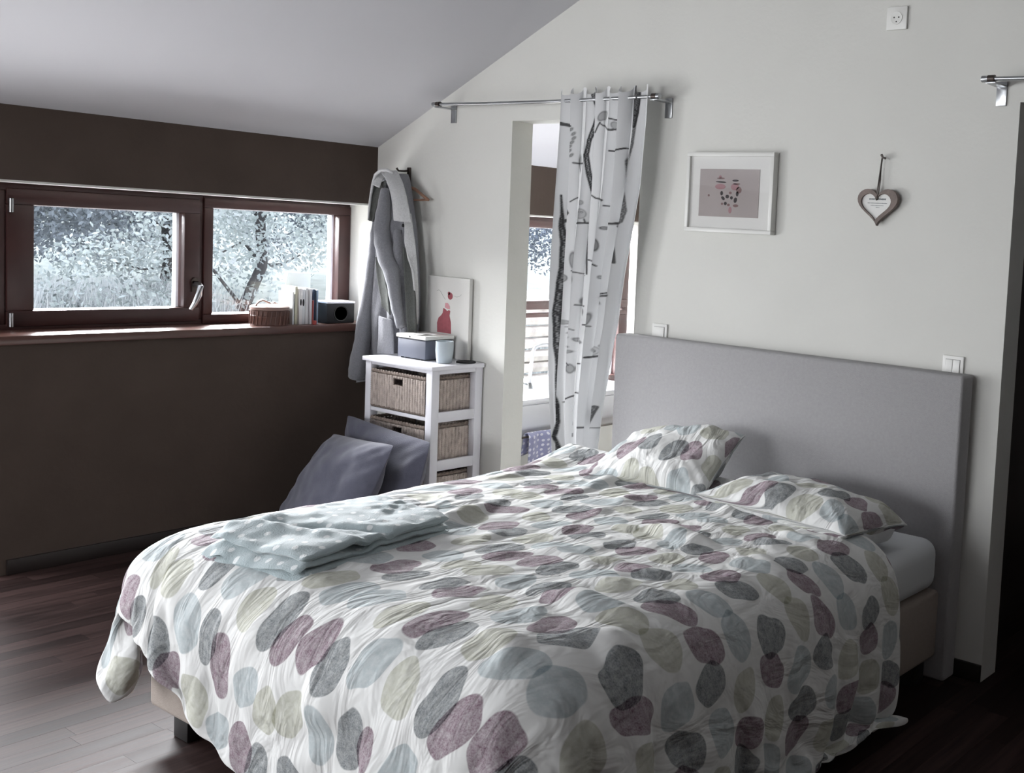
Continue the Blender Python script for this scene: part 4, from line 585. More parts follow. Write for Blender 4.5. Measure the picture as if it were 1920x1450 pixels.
-24,-1,0,0,0,0,-1,0,0,1,0,0,1,0,0,0,0,2,-2,-2,-1,0,1,0,1,1,1,-2,3,-3,0,0,-1,0,-1,0,1,0,0,0,-1,0,1,0,-1,1,0,0,-1,0,0,2,0,-1,-1,0,1,-1,0,1,-1,0,2,1,1,-4,-1,-1,1,2,0,1,0,-1,0,-2,-1,1,-1,-1,0,-1,-3,-3,-2,1,
-24,0,-1,-1,0,0,1,-1,0,0,1,1,0,0,0,0,1,-1,0,0,-3,0,1,0,0,1,3,0,-3,1,-1,-1,0,0,0,0,0,1,0,0,-1,1,-1,0,0,0,0,0,0,-1,0,3,0,-1,-1,0,0,1,0,-2,1,0,3,0,-4,-1,1,1,1,1,1,-2,0,-1,-1,1,0,0,0,1,-1,-2,1,-1,2,-3,
-25,0,0,0,-1,1,0,-1,1,0,0,1,1,0,-1,0,0,0,0,2,0,-1,-4,1,0,2,-1,1,1,-1,-1,-1,0,-1,1,0,0,0,0,-1,1,-1,0,1,0,0,-1,0,0,2,1,-2,0,0,1,0,0,-1,0,1,1,0,-1,-2,0,2,0,0,-1,0,-2,1,0,1,0,-1,1,0,0,0,0,1,-4,-1,4,16,
-25,0,1,-2,1,-1,0,1,0,0,1,0,0,0,1,-1,0,0,1,-1,1,-1,1,-3,0,-1,2,-1,1,0,-2,0,0,1,0,0,-1,1,0,0,-1,1,1,-1,-1,0,0,1,1,0,0,0,0,0,0,0,-1,0,-1,0,0,0,-2,0,3,1,0,-1,0,0,0,0,0,-1,1,1,0,-1,0,1,-1,-3,-2,-1,0,3,
-24,-1,0,1,-2,1,0,2,-2,-1,1,0,1,0,0,0,-1,2,-1,0,0,0,1,-2,-1,0,0,0,1,1,0,-1,-1,0,-1,0,0,-1,1,1,1,-1,-1,0,0,0,1,-1,0,1,-1,0,1,0,0,0,1,-1,0,-1,-1,0,0,5,-2,-1,-1,1,0,0,0,0,0,1,1,-1,-1,0,0,-2,-1,1,-2,-1,2,0,
-25,1,-1,0,0,-1,0,0,1,0,0,1,0,0,1,0,-1,-1,0,0,1,0,-1,2,-3,-1,1,0,1,1,0,-1,-1,-1,1,-1,1,0,0,0,1,0,-1,0,0,0,1,-1,0,-1,1,0,0,1,0,0,-2,1,0,1,0,0,2,-3,-1,-2,-1,1,1,1,1,0,0,0,0,0,1,-1,-2,-3,1,-1,7,7,-4,-4,
-25,0,0,0,-1,-1,2,0,0,1,0,0,0,0,0,1,0,-1,0,-2,0,2,-1,3,-4,0,0,1,-1,1,1,-2,0,-1,-1,2,-1,0,-1,1,-2,2,3,-2,0,0,0,0,0,0,0,0,0,-1,0,-2,1,0,3,-1,-1,-2,-1,-2,-2,0,2,1,2,0,1,1,1,1,-1,0,-2,-1,0,6,0,8,6,-4,-10,0,
-24,-1,-1,1,0,0,-1,0,1,0,0,1,0,0,0,1,1,-2,-1,1,-1,-1,4,-2,2,-3,-1,0,1,-1,2,1,-3,-1,0,-1,1,0,-1,-2,3,-2,2,0,1,1,-1,0,-1,1,-1,-1,-2,-1,0,2,2,4,-2,-1,-3,-2,0,-1,0,2,5,-1,-1,1,0,0,1,0,0,2,1,1,6,0,1,-4,-5,-1,8,-8,
-25,0,0,-1,1,0,-1,-1,0,2,1,0,1,-1,-1,1,2,2,-4,-1,0,-1,0,2,3,-4,-1,0,0,1,-2,2,1,-1,0,-2,0,0,0,1,-2,6,-2,4,-6,-1,-1,0,0,2,-2,1,1,2,0,1,-1,0,-2,-3,0,1,2,2,-2,3,0,-1,-1,-1,0,0,-1,0,2,0,1,2,-2,-2,1,2,3,1,-1,-6,
-21,-1,-2,-1,0,0,0,-1,0,0,0,2,0,1,-1,0,1,1,2,-5,-1,0,0,1,2,1,-4,1,-1,0,1,1,-2,1,-1,1,-2,1,0,0,2,-5,-2,1,2,-1,1,0,4,0,2,-3,2,-1,-1,-3,6,-7,-1,2,3,2,-2,-1,5,-3,-6,2,1,1,-1,1,0,0,-1,4,5,2,0,0,-2,-5,-6,0,1,2,
-22,-1,-1,-1,0,0,-1,0,-1,1,2,0,1,1,-1,-1,0,2,1,-1,-1,-2,0,1,-2,3,-2,-1,1,-1,0,-2,5,-3,-1,0,1,-1,1,0,-2,-1,1,-2,2,1,0,3,1,-3,1,1,-4,-2,-2,4,-5,3,3,2,-2,-1,-3,-2,1,3,2,-1,1,0,1,0,0,0,1,-5,-4,-2,0,1,1,0,2,2,2,7,
-26,2,0,-1,-1,0,1,0,-1,0,1,1,1,-1,2,-3,0,0,4,2,-5,0,-2,0,1,0,1,-2,0,0,0,2,-2,3,-2,-1,0,0,0,0,-1,1,0,0,1,0,0,0,-2,1,0,-1,-1,-2,4,-2,4,-1,0,-3,-2,-1,0,3,1,-2,1,1,0,0,1,0,0,0,-2,0,-1,-1,0,1,0,1,1,1,1,2,
-27,2,3,-2,-1,0,-1,0,1,-1,1,1,0,1,0,0,-1,0,0,4,-2,-3,-1,-1,2,0,1,-1,0,0,0,-1,0,0,0,-2,0,1,0,0,1,2,1,1,1,-2,2,0,-5,0,-1,-1,1,3,-1,-1,-3,-2,-2,1,3,1,3,-2,0,2,0,0,0,0,-1,0,0,0,1,1,0,-1,0,-1,1,1,-1,-1,1,-1,
-29,1,1,2,-1,0,0,1,0,0,1,0,1,-1,1,2,-3,-1,1,-1,4,-3,-2,-2,3,-1,2,-1,-1,0,0,0,2,-2,-1,1,0,-1,1,0,0,-2,-1,-1,-2,2,0,0,4,-2,-2,2,2,0,0,-1,-3,2,2,2,0,0,-1,1,-1,0,0,0,-1,0,0,-1,1,0,0,-1,0,2,-1,0,0,0,0,-1,-2,-1,
-29,1,1,1,1,-1,1,0,-1,0,1,1,0,2,-2,1,1,-2,-2,1,4,0,-4,-2,-3,5,-1,1,-1,0,0,0,0,1,1,-1,0,0,-2,1,-1,0,0,0,1,0,-3,-3,-1,1,3,2,0,-1,-2,1,1,3,1,0,0,1,-1,2,-1,-3,0,0,1,-1,0,0,-1,1,0,0,0,-1,-1,0,2,0,0,-1,-2,2,
-25,0,-1,1,-1,0,0,0,1,1,-1,1,1,-1,1,0,1,1,-3,2,-3,4,-3,-1,-2,-1,2,1,0,0,-1,-1,-1,2,1,0,0,-1,0,-2,1,0,1,-1,3,-3,1,-1,2,0,-1,0,0,1,1,0,1,-1,0,-1,0,-1,2,-1,-1,0,0,0,0,1,-1,0,-1,0,2,1,-1,0,1,-1,-1,0,0,0,1,-2,
-20,-1,-4,-1,1,-1,1,0,0,0,0,1,2,-1,0,0,0,0,1,-2,1,-1,5,-4,-3,-2,2,0,0,0,0,1,-1,0,1,0,-1,0,-1,1,0,0,0,2,-1,2,-2,0,-1,-1,1,1,2,1,1,0,-1,-3,-3,0,1,1,0,0,0,0,0,0,1,-1,0,0,0,0,0,1,2,0,-1,-1,-1,-1,0,-1,0,-3,
-10,-12,-1,0,-3,0,0,0,0,1,0,0,0,1,1,-1,0,1,0,-1,2,-1,-1,0,-1,-2,-1,2,1,-1,1,-1,0,-1,0,1,0,0,1,-2,0,1,1,0,0,0,1,-2,-1,1,-1,-1,-1,0,1,0,-2,1,1,1,0,-2,-1,0,1,3,1,1,-2,-1,1,-1,2,0,0,0,1,1,2,0,-3,-2,-2,-1,-2,0,
-23,2,2,-4,-2,0,-1,-1,0,1,1,0,1,2,-1,-1,0,0,2,0,-1,1,0,1,-1,-4,-1,0,0,1,-1,1,0,-1,0,1,0,0,0,1,-1,0,-1,1,-1,0,-1,2,-1,1,0,-1,1,2,-2,-1,-1,-3,-1,-1,-2,1,3,2,2,1,1,-1,-1,0,0,2,0,0,1,0,-1,-1,-1,0,0,1,-1,0,1,2,
-24,2,0,1,-1,-3,-1,1,-1,-1,1,1,0,-1,2,1,-1,0,1,0,1,2,-2,0,0,2,-6,0,0,0,0,0,0,0,-1,1,0,0,0,0,0,-2,0,-2,0,-1,0,2,2,-1,1,1,1,-1,-3,-2,6,2,0,1,2,2,-3,-3,-1,0,-2,-1,0,1,1,1,-1,-1,-2,1,-1,1,0,-1,2,1,0,0,1,0,
-26,2,2,-2,2,-2,-1,0,3,4,2,-1,-6,-3,1,1,0,0,0,1,-1,-1,4,0,-2,0,1,-4,1,-1,1,-1,0,1,0,-1,0,0,0,-1,0,-1,-2,0,-2,1,3,0,0,0,0,0,-3,-1,2,5,-2,2,1,0,-1,-2,-1,1,1,-2,-1,1,2,2,0,-2,0,1,-1,-4,0,1,1,2,0,0,0,1,-1,0,
-23,-3,1,3,-2,2,-3,0,-1,-1,0,2,4,-1,-2,-1,1,-1,0,1,0,-1,-1,2,3,-3,1,-1,-2,0,0,1,1,-2,0,-1,0,0,0,1,-1,1,0,-1,1,1,-2,0,0,0,0,-1,0,0,2,-1,-2,-2,0,0,0,0,2,2,1,0,0,0,1,-2,1,0,2,0,-2,1,1,-1,0,1,-1,-1,1,1,-1,0,
-21,0,-6,2,2,-2,2,-2,-1,0,1,1,1,0,-1,1,-1,0,-2,0,-1,0,1,0,0,2,0,1,-2,0,-1,-1,0,1,-1,0,0,0,1,0,1,-1,1,0,0,-1,0,-1,0,0,-1,1,3,1,0,-1,-1,-3,-2,-2,0,3,1,2,0,-2,-1,0,-2,4,1,1,0,-3,2,2,-2,1,0,-2,1,1,1,-2,1,-1,
-25,4,-4,0,1,0,0,0,-1,-1,1,1,1,0,-1,0,0,0,-1,-1,0,1,-1,0,0,1,0,0,0,-1,-1,0,-2,2,1,0,1,0,-1,0,0,0,0,-2,-1,0,0,1,0,0,-1,-1,-3,-2,-2,-1,1,3,2,3,2,0,1,-2,1,7,2,-1,0,-4,-3,0,-2,2,0,-2,3,0,-1,1,-1,-1,-1,-1,1,2,
-21,-1,-2,0,-1,2,0,-2,0,-1,1,0,1,1,-1,-1,1,0,-1,-1,0,0,0,0,0,1,0,0,1,0,0,0,-1,-1,-2,1,-1,1,0,0,0,1,0,2,2,0,0,-1,-2,-1,-1,0,-1,0,0,-1,0,2,0,0,1,-1,0,0,4,-4,2,0,1,-1,-1,0,0,2,1,1,-1,-1,-1,-1,-1,-1,-1,1,2,2,
-19,-4,6,-7,3,-2,-2,1,-2,0,0,2,1,1,0,-2,1,-3,1,-1,0,0,0,0,0,0,1,0,0,0,0,-2,3,-2,-2,0,0,0,1,1,0,0,-1,1,1,-1,0,-1,-1,-1,1,0,1,0,1,2,1,-3,1,-1,-1,1,-1,2,-4,-2,-2,3,1,2,4,2,1,0,-1,0,0,0,1,1,2,2,1,0,0,3,
-24,0,0,0,1,1,-1,-1,0,-1,0,2,3,-4,2,0,-1,1,-2,0,-1,0,0,0,0,0,0,-1,0,0,0,1,-2,0,1,-2,5,-2,-1,-1,1,0,0,-1,-2,1,-1,0,0,1,1,-1,0,1,0,0,0,1,-1,1,-1,-1,-1,-2,-2,2,1,-3,0,2,-1,-1,0,2,4,2,2,3,3,4,3,3,1,2,-1,-3,
-24,0,1,4,-5,3,0,-3,-1,-1,-1,1,2,2,0,2,-3,1,-1,-1,0,0,1,-1,0,-1,0,0,0,0,-1,0,0,0,0,5,-5,0,-1,0,0,0,0,0,0,0,0,1,1,0,-1,0,-1,-1,0,1,-1,1,0,0,0,0,0,-2,-1,1,-1,-1,-1,3,-1,2,2,1,-1,0,0,1,0,-1,1,1,3,4,2,3,
-15,-5,-1,0,-4,-1,4,1,-3,5,0,-1,-2,0,-1,-1,0,0,2,-1,0,-1,-1,0,0,1,-1,0,0,-1,0,-1,-1,0,1,-2,0,1,0,0,-1,-1,0,-1,0,2,2,-1,0,0,0,0,0,0,0,-1,1,-1,-1,-2,-1,0,0,3,2,-1,1,3,3,-5,0,0,-1,0,0,1,0,-1,0,0,0,0,1,1,0,-3,
-18,5,-2,-6,-1,-4,3,1,4,-7,4,0,1,-1,-1,-1,0,0,0,1,-1,-1,-1,0,-1,0,0,0,-1,0,-1,0,0,0,1,-1,0,0,0,-1,-1,1,-1,1,0,-2,-1,1,0,0,0,1,1,1,0,0,-1,-1,-2,-1,-2,0,0,0,2,2,2,2,0,2,2,-2,0,-2,-1,-1,0,0,1,1,-1,0,-2,-1,4,-1,
-19,5,-3,-6,-1,-1,1,-1,-1,4,2,-5,3,0,0,-1,-1,0,1,0,0,-2,-1,-1,0,-1,0,0,0,0,0,0,0,0,0,0,0,0,0,0,0,-1,1,0,0,0,-1,0,0,-1,-1,0,1,0,1,1,-1,1,0,0,0,-3,-1,0,1,1,1,1,1,0,1,3,2,-1,0,-1,0,0,-2,-2,0,2,3,3,-3,-2,
-14,-6,-3,3,-3,-4,0,3,0,-1,-1,5,-2,1,0,-1,1,-2,0,1,-2,-2,-1,1,-1,0,0,0,0,0,0,0,-1,0,0,1,1,-1,0,-1,0,0,0,0,1,-1,0,-1,0,-1,0,-1,1,1,2,0,0,1,4,2,1,-2,-3,-3,-1,0,0,0,2,8,6,4,0,0,-2,-3,-3,-3,-2,0,-2,-2,3,1,-1,4,
-13,-9,2,-4,2,6,-9,-2,3,-2,4,2,1,-3,-1,1,-1,0,-2,-1,1,1,-3,-1,1,0,0,-1,0,1,0,-1,0,0,0,0,0,1,0,0,-1,0,0,0,-1,0,0,0,0,0,2,1,-4,3,-1,-1,1,0,0,1,1,5,-2,-4,-1,0,-1,0,-1,-4,-4,-3,0,1,1,1,0,2,7,-4,4,3,-1,-3,2,1,
-20,0,-2,2,0,-2,-1,0,-4,1,-1,2,-1,4,0,0,-1,-4,1,0,-1,0,1,-1,0,0,-1,0,0,0,1,1,-1,0,1,-1,1,2,-1,-3,1,0,0,0,0,1,3,0,-1,-1,1,-2,2,-2,-1,0,1,0,-1,-1,2,-2,4,2,-4,-2,-1,-2,-2,-2,0,1,1,5,7,7,7,0,-7,9,1,-7,-6,-3,-2,4,
-21,0,2,-1,2,-5,2,-3,-1,0,0,3,-1,-2,0,-1,1,2,-3,-1,0,0,1,-2,0,1,0,0,0,-1,0,1,1,0,-1,1,1,-3,2,1,-2,0,0,-1,2,0,-4,1,0,4,-2,5,0,-3,0,1,-1,0,2,0,-1,0,0,1,0,-2,-1,1,1,-3,4,3,5,0,-8,-1,0,7,8,2,1,5,2,-1,-5,-11,
-18,1,-6,1,-1,2,-3,-1,-1,2,-1,-3,3,1,-1,0,1,-2,0,0,2,0,0,0,-1,-2,2,-2,1,-1,1,0,1,1,-2,0,-1,1,-2,3,1,0,-4,5,-3,1,2,-7,1,1,6,-3,3,1,0,0,0,0,-2,0,-1,-1,2,2,1,-1,0,2,-4,4,-5,0,1,7,8,0,-2,-1,-5,-6,-1,3,5,6,10,7,
-18,2,-5,3,-3,0,-2,-1,-2,3,0,2,-3,0,0,0,-2,2,-1,0,-1,1,0,1,-1,1,-2,3,-2,0,1,-2,6,-2,2,-4,-1,1,3,1,0,-1,3,-1,2,0,-2,4,4,0,-5,-1,-3,0,2,0,0,-1,-2,0,1,2,-1,2,0,1,4,-7,5,-1,1,-4,-3,-4,5,7,6,-1,5,5,-8,-4,-9,-3,-2,4,
-20,-2,0,1,0,-1,-2,5,1,-6,-1,1,0,0,-1,0,0,0,0,0,1,-1,-2,4,-2,2,3,-4,2,3,-4,7,-6,6,-1,-8,-2,4,5,1,2,2,1,-4,0,0,5,1,-3,-2,-1,5,-1,0,-2,0,0,0,5,-7,4,-4,6,-2,-1,1,-3,10,-18,7,1,4,-3,-7,-4,0,3,6,3,3,15,-1,5,-10,-5,-2,
-13,-4,8,-9,3,-3,5,-6,3,-4,-1,-6,2,0,0,0,0,-1,1,0,0,1,6,-6,5,-5,1,8,-2,-3,7,-4,5,-3,-1,4,0,7,-5,-1,-1,1,1,2,0,-2,-10,7,1,3,0,-3,2,1,0,0,-1,1,-4,9,-7,4,1,-2,1,-4,3,4,-1,-16,5,1,3,4,-4,-6,-5,-3,0,3,1,14,8,10,4,-2,
-23,10,-7,4,4,-1,-4,2,0,-7,-6,1,0,1,1,0,0,-1,2,1,-1,3,-4,7,-4,6,-4,1,3,7,-7,6,-3,2,7,2,3,-8,0,-2,2,-3,4,0,-1,1,-6,-9,-1,1,7,9,1,0,0,0,-4,4,-3,6,0,-1,-3,-2,6,-5,1,-4,13,-16,-10,3,6,-7,5,3,-5,-2,0,-3,-1,-1,4,9,11,11,
-25,4,4,0,4,0,3,7,-7,8,-19,-2,-3,0,1,1,1,3,-2,-2,4,-2,2,2,5,-5,3,4,-5,3,-1,0,10,0,0,5,-1,-3,0,-4,5,-6,3,2,2,0,-4,-4,-3,1,7,-2,5,-1,0,-4,3,1,2,0,2,-1,-5,0,6,-4,-6,6,6,-5,-6,-13,1,15,-13,-3,9,-2,-6,1,-1,-4,0,3,6,-6,
-9,-11,5,-7,5,10,1,-6,-1,-9,7,-9,1,-2,0,0,3,-3,5,4,-6,2,3,1,-3,10,0,-3,3,-2,9,3,-6,3,1,1,-1,-1,-4,1,1,2,-4,3,2,-3,10,3,3,2,-6,-2,-8,1,-2,-6,3,1,5,-8,7,0,-2,-1,3,4,-7,3,1,-1,-9,11,-22,-2,16,-3,-9,3,6,-3,-2,1,-4,2,-9,0,
-24,2,4,7,-10,18,-3,-4,1,-7,-7,0,-1,2,0,5,-3,7,-7,-2,6,-7,4,5,10,-11,10,-1,2,8,-7,3,0,-1,0,-1,1,1,0,0,-7,6,1,-4,1,1,13,7,-1,-5,-10,-6,5,-1,1,-10,-12,-5,3,11,9,4,-2,-3,0,5,-1,-2,5,-4,-5,7,-1,-24,6,6,5,-3,-11,3,3,-1,-2,-7,-2,1,
-7,-6,-6,13,-11,-5,7,1,11,-1,-1,-9,-5,-2,2,-4,3,2,2,8,-10,16,-2,-4,-1,-3,1,9,0,-2,3,-4,5,-1,1,1,-2,-2,8,3,-5,-2,-2,1,-2,5,-4,-2,0,-3,7,4,-7,2,3,-1,-8,-5,2,8,-2,5,-3,-2,-2,5,1,-5,3,4,-5,-2,12,-12,-16,7,-7,4,8,-12,-5,-2,0,0,-1,1,
-12,5,9,-13,4,-3,-2,-4,10,8,-6,8,-23,3,-3,1,3,-5,8,-5,13,-8,18,-11,8,5,-19,-4,11,-5,14,-9,-2,6,0,1,2,-6,1,6,4,0,-3,-2,-1,-2,-3,-2,1,6,0,-5,3,0,-1,9,-2,-1,1,-1,-5,2,-4,-2,0,4,2,-7,2,7,-1,-9,11,3,-20,-6,3,-12,-2,2,-4,-2,-1,1,3,1,
-21,24,-14,8,1,1,-10,-6,6,-1,-1,1,-5,2,5,-7,3,1,0,14,-15,0,5,15,-17,19,-2,-14,-3,1,10,11,-15,2,-1,1,3,4,-8,2,1,3,-2,-1,-3,-4,-2,8,6,-1,-5,1,0,-4,1,11,2,-2,3,-13,4,-2,-1,-3,-1,6,0,-3,-6,14,-2,-10,8,8,-7,-21,6,-15,-6,0,9,-8,-2,1,1,-2,
-6,-1,7,-10,14,-19,-2,3,-8,16,6,-10,7,-10,-1,8,-9,15,-14,6,15,-8,-13,12,7,-5,8,-4,-2,-7,-3,-1,21,-17,8,-5,-2,5,0,-5,3,0,2,-2,0,4,7,-1,-6,-4,-1,1,2,2,-3,2,9,-4,-5,-4,0,-1,1,-2,-2,4,7,1,-12,9,4,-12,0,17,-1,-14,-9,15,-22,0,-9,3,-3,4,-3,-1,
5,-14,9,2,-12,-3,-2,7,4,-14,11,6,-3,-7,5,-8,0,10,-5,-8,13,-7,0,1,2,1,6,1,5,-7,-7,1,6,7,-15,4,0,1,4,1,-2,0,1,4,3,2,-3,-4,-3,-5,7,-2,3,0,1,-4,2,7,-5,-4,-5,3,3,-3,-3,4,6,7,-6,0,3,-8,-8,15,3,3,-18,13,1,-19,-13,6,8,-8,-7,-2,
-15,0,0,5,3,-4,5,5,-1,14,-29,3,5,7,-10,11,0,-11,15,-18,5,10,-18,-2,11,-3,10,8,-4,2,-12,6,-3,5,9,-1,-5,-3,-2,-2,1,2,-1,-3,4,-1,1,-2,-6,8,0,2,-1,1,-1,3,-6,3,-1,-6,1,0,3,-3,2,-4,13,-2,13,-13,1,-1,-8,3,8,3,-5,-17,25,1,-6,-19,-14,-8,-2,-2,
-4,-14,-4,21,-10,1,3,0,0,8,12,-31,12,2,9,-2,-1,-21,13,-5,-5,13,2,-20,-3,10,6,14,-7,0,-1,3,0,3,-16,4,8,4,-2,-3,2,0,-3,1,-4,3,1,-5,9,-1,-2,-4,6,1,-1,2,1,-6,-5,10,-3,-1,-6,0,5,1,-7,11,2,4,-6,1,-11,1,12,-3,7,-17,-7,10,0,-5,-13,-15,-4,-2,
-14,-5,16,-17,2,0,-2,3,-2,-1,26,-7,-13,9,-2,2,10,0,-21,28,-24,11,-1,-1,-16,-6,3,1,11,13,6,-18,-9,-1,28,-9,-5,-2,5,5,-2,-2,4,0,-1,-4,-3,8,1,1,-6,-2,2,6,-4,-2,14,3,1,0,-2,-16,-6,2,-3,0,0,0,10,4,2,-3,-8,-2,14,3,-3,2,-22,-15,0,4,2,2,-8,0,
631,1,0,-1,-1,-1,2,0,-2,-1,2,1,0,0,-1,1,2,0,-2,0,1,1,-1,-3,-1,3,1,0,1,0,-2,-3,1,1,-1,-3,-1,4,2,-1,-3,1,2,2,-1,-2,-2,0,-5,-4,-5,-5,-5,-4,-4,-4,-4,-3,-4,-5,-9,-14,-17,-20,-24,-25,-26,-27,-27,-27,-27,-27,-27,-27,-27,-27,-27,-27,-27,-27,-25,-20,-13,4,-3,0,
-8,-1,2,1,-3,0,0,-1,2,1,-1,0,1,0,1,0,0,0,-3,-2,1,2,-1,3,1,-3,-2,-2,0,0,-3,0,-1,0,2,4,2,-6,-3,3,1,-2,-1,-2,4,-2,-1,0,4,2,3,2,2,0,1,0,1,1,2,0,0,1,0,1,0,1,-1,0,0,0,0,0,0,0,0,0,-1,0,0,1,-1,0,-3,-1,2,0,
-8,-1,1,4,-1,0,-3,-1,0,1,0,1,0,1,0,-1,1,1,-4,-3,0,3,3,-3,-1,0,0,0,-1,-1,2,-2,-1,-2,-3,-1,-2,2,1,-1,5,3,-2,-1,-3,6,-2,-2,1,1,1,2,2,4,2,3,2,-1,-2,1,1,0,1,-1,1,0,1,-1,0,0,0,0,0,0,-1,0,1,0,0,0,-1,-1,-1,-1,1,0,
-7,-1,1,3,0,-1,-1,-1,-2,0,2,0,0,1,0,0,0,2,-1,-6,-2,3,5,0,-2,-1,0,0,-1,-1,1,2,-3,-1,0,-1,0,1,2,1,-7,-1,2,1,0,1,7,-2,-2,0,0,-1,0,-1,1,1,1,5,4,0,0,1,0,1,0,0,0,0,0,0,0,0,0,-1,1,0,0,0,0,0,0,-2,0,-1,0,0,
-8,0,1,3,2,-3,0,-3,2,0,0,0,0,0,0,-1,2,1,1,1,-7,-2,4,4,-2,-2,0,1,-1,1,0,0,1,-1,3,2,0,-3,3,-4,2,-1,-2,1,1,-4,-1,7,0,-1,0,1,1,1,2,1,-2,-2,1,0,1,1,0,0,1,0,0,1,-1,0,0,0,0,0,0,0,0,0,0,-1,0,0,-2,0,0,0,
-7,-1,-2,6,4,-3,0,-2,-1,1,0,-1,1,0,1,-1,0,2,1,3,-3,-7,1,6,0,-4,0,-1,2,0,1,1,0,1,-2,4,4,1,-11,9,-3,-1,4,-3,-2,4,-5,-4,6,1,0,0,2,0,-3,-1,6,-2,-2,1,1,-1,1,1,0,1,-1,-1,0,0,1,0,0,0,0,0,0,0,0,0,0,0,-2,-2,1,0,
-7,0,-2,3,6,-2,0,-1,-3,1,1,0,-1,1,0,-2,-1,3,4,-5,5,-4,-5,5,6,-6,0,1,-1,1,0,1,2,2,-1,-5,-2,5,10,-13,5,0,-3,4,-2,-2,6,-3,-4,1,2,0,0,1,2,-2,-6,5,1,0,-1,2,0,-1,2,-1,1,0,1,-1,0,0,-1,1,1,0,-1,-1,0,0,1,0,-1,-3,1,0,
-7,-1,-1,-3,8,4,-3,0,-1,0,2,-2,0,1,0,-2,0,0,5,-2,-1,4,-9,1,6,-2,-1,2,1,-1,1,0,1,1,1,0,-1,-4,2,14,-9,-5,1,-2,3,0,-4,6,-2,1,-4,3,-2,-3,1,2,1,-2,2,0,0,3,-1,1,-2,0,1,1,0,1,-1,-1,1,0,0,0,0,0,0,0,-1,1,0,-3,0,0,
-7,-1,3,-7,4,10,-2,-2,0,-1,0,1,-2,0,2,-1,-2,-2,7,3,-3,2,2,-11,6,0,1,-2,3,-2,1,0,-2,0,4,-2,0,0,-1,1,16,-4,-11,0,3,4,2,-9,0,-1,4,-3,-1,0,0,0,0,-1,-2,4,4,-6,2,0,1,0,0,1,0,0,0,1,-1,1,-2,0,0,1,0,0,1,-3,2,-2,0,2,
-7,0,4,-3,-6,9,3,-1,4,-5,-1,1,0,0,0,0,-1,-5,7,9,-7,0,-5,2,0,1,5,-5,0,1,-2,2,3,-5,0,3,-1,6,6,-3,0,9,1,-6,-8,-4,-4,5,0,1,-3,3,4,5,0,1,1,0,-1,-7,-5,2,-1,0,0,0,-1,1,1,0,0,-1,1,-1,0,0,1,0,-1,2,1,3,4,-7,-4,2,
-7,2,0,1,-2,1,5,1,-1,1,-3,1,0,-2,0,1,4,-7,-2,13,4,-12,2,-1,0,0,-1,2,0,-3,6,-1,-4,5,-3,1,0,5,-8,-9,-5,4,10,-8,1,-2,4,3,5,-6,6,-5,3,6,4,-1,-1,0,-2,-8,0,3,2,-1,1,2,2,-2,-1,0,0,0,0,-1,1,0,0,-1,2,-1,-1,-4,1,3,-2,-6,
-7,3,-6,11,-8,3,8,1,-3,1,-3,-1,0,0,0,-1,0,3,-9,7,11,-6,-3,-3,0,4,-3,3,-2,5,-7,5,-2,1,-4,0,5,-15,-3,3,-2,-3,1,16,0,3,1,-4,5,2,-9,3,-6,-7,-6,-1,1,-2,4,16,1,-1,0,2,0,0,-1,2,-1,2,-1,1,-1,0,0,0,-1,1,-1,-1,-1,-1,-8,3,5,6,
-9,5,-2,3,1,-1,2,6,-2,-3,2,-3,0,0,0,1,-3,4,-6,-3,10,3,-1,-5,-2,4,-3,3,-1,-1,2,-5,8,-7,5,-2,-4,3,1,1,1,-2,-2,-2,4,0,1,3,-9,2,3,1,-1,-2,0,3,-1,4,-4,-4,5,-2,2,1,3,0,0,-1,2,-2,-1,-2,0,0,1,0,0,-1,1,-2,1,0,-2,3,1,-9,
-9,5,0,-3,9,-6,4,-7,12,-5,1,-2,0,0,1,1,-2,1,0,-11,10,3,3,-3,-6,5,-3,2,1,-2,0,-2,3,0,0,1,0,4,-2,-5,1,1,0,0,2,-4,-3,0,2,2,5,-4,2,-1,-1,-2,1,-1,6,-1,-3,4,-2,3,-7,0,4,-1,2,-4,-1,2,0,1,0,-1,0,1,-3,4,-1,0,-1,2,-7,5,
-9,5,10,-6,-3,4,-2,-1,5,1,-3,-1,0,-1,1,0,0,-1,4,-9,-1,13,-12,9,-6,3,1,-1,5,4,-10,3,-8,8,-2,0,1,-3,1,3,-4,1,1,3,4,5,-2,-1,-2,-2,-5,-1,2,6,2,0,0,-4,-5,1,1,-2,2,-4,6,0,-4,1,-4,2,4,-1,1,0,-2,2,0,-1,1,-2,1,1,-1,-7,5,0,
-8,5,-4,11,-7,-1,-2,5,-2,7,-7,4,-2,1,0,1,1,-5,5,0,-14,13,5,-10,3,-1,4,-6,6,4,-3,-3,2,-3,-2,4,-4,1,0,1,2,0,1,0,-2,3,-6,-1,0,-2,2,5,-2,2,6,6,1,-6,-5,-3,0,1,-1,2,-2,0,1,-1,0,3,-2,0,0,1,1,0,-1,0,0,-1,0,1,1,-1,-2,0,
-6,4,-2,-4,13,-13,4,4,-3,10,-8,1,1,-1,1,-1,3,-4,0,1,-5,-2,10,-4,1,-1,0,3,-9,8,6,-7,-1,1,2,-7,5,-2,2,-1,3,2,0,0,-2,-4,8,1,-1,1,-5,-4,5,-3,-4,-3,1,-2,1,5,2,1,1,-1,1,0,0,1,1,0,1,-1,-1,-2,0,0,2,-1,0,1,-1,1,1,0,-3,-1,
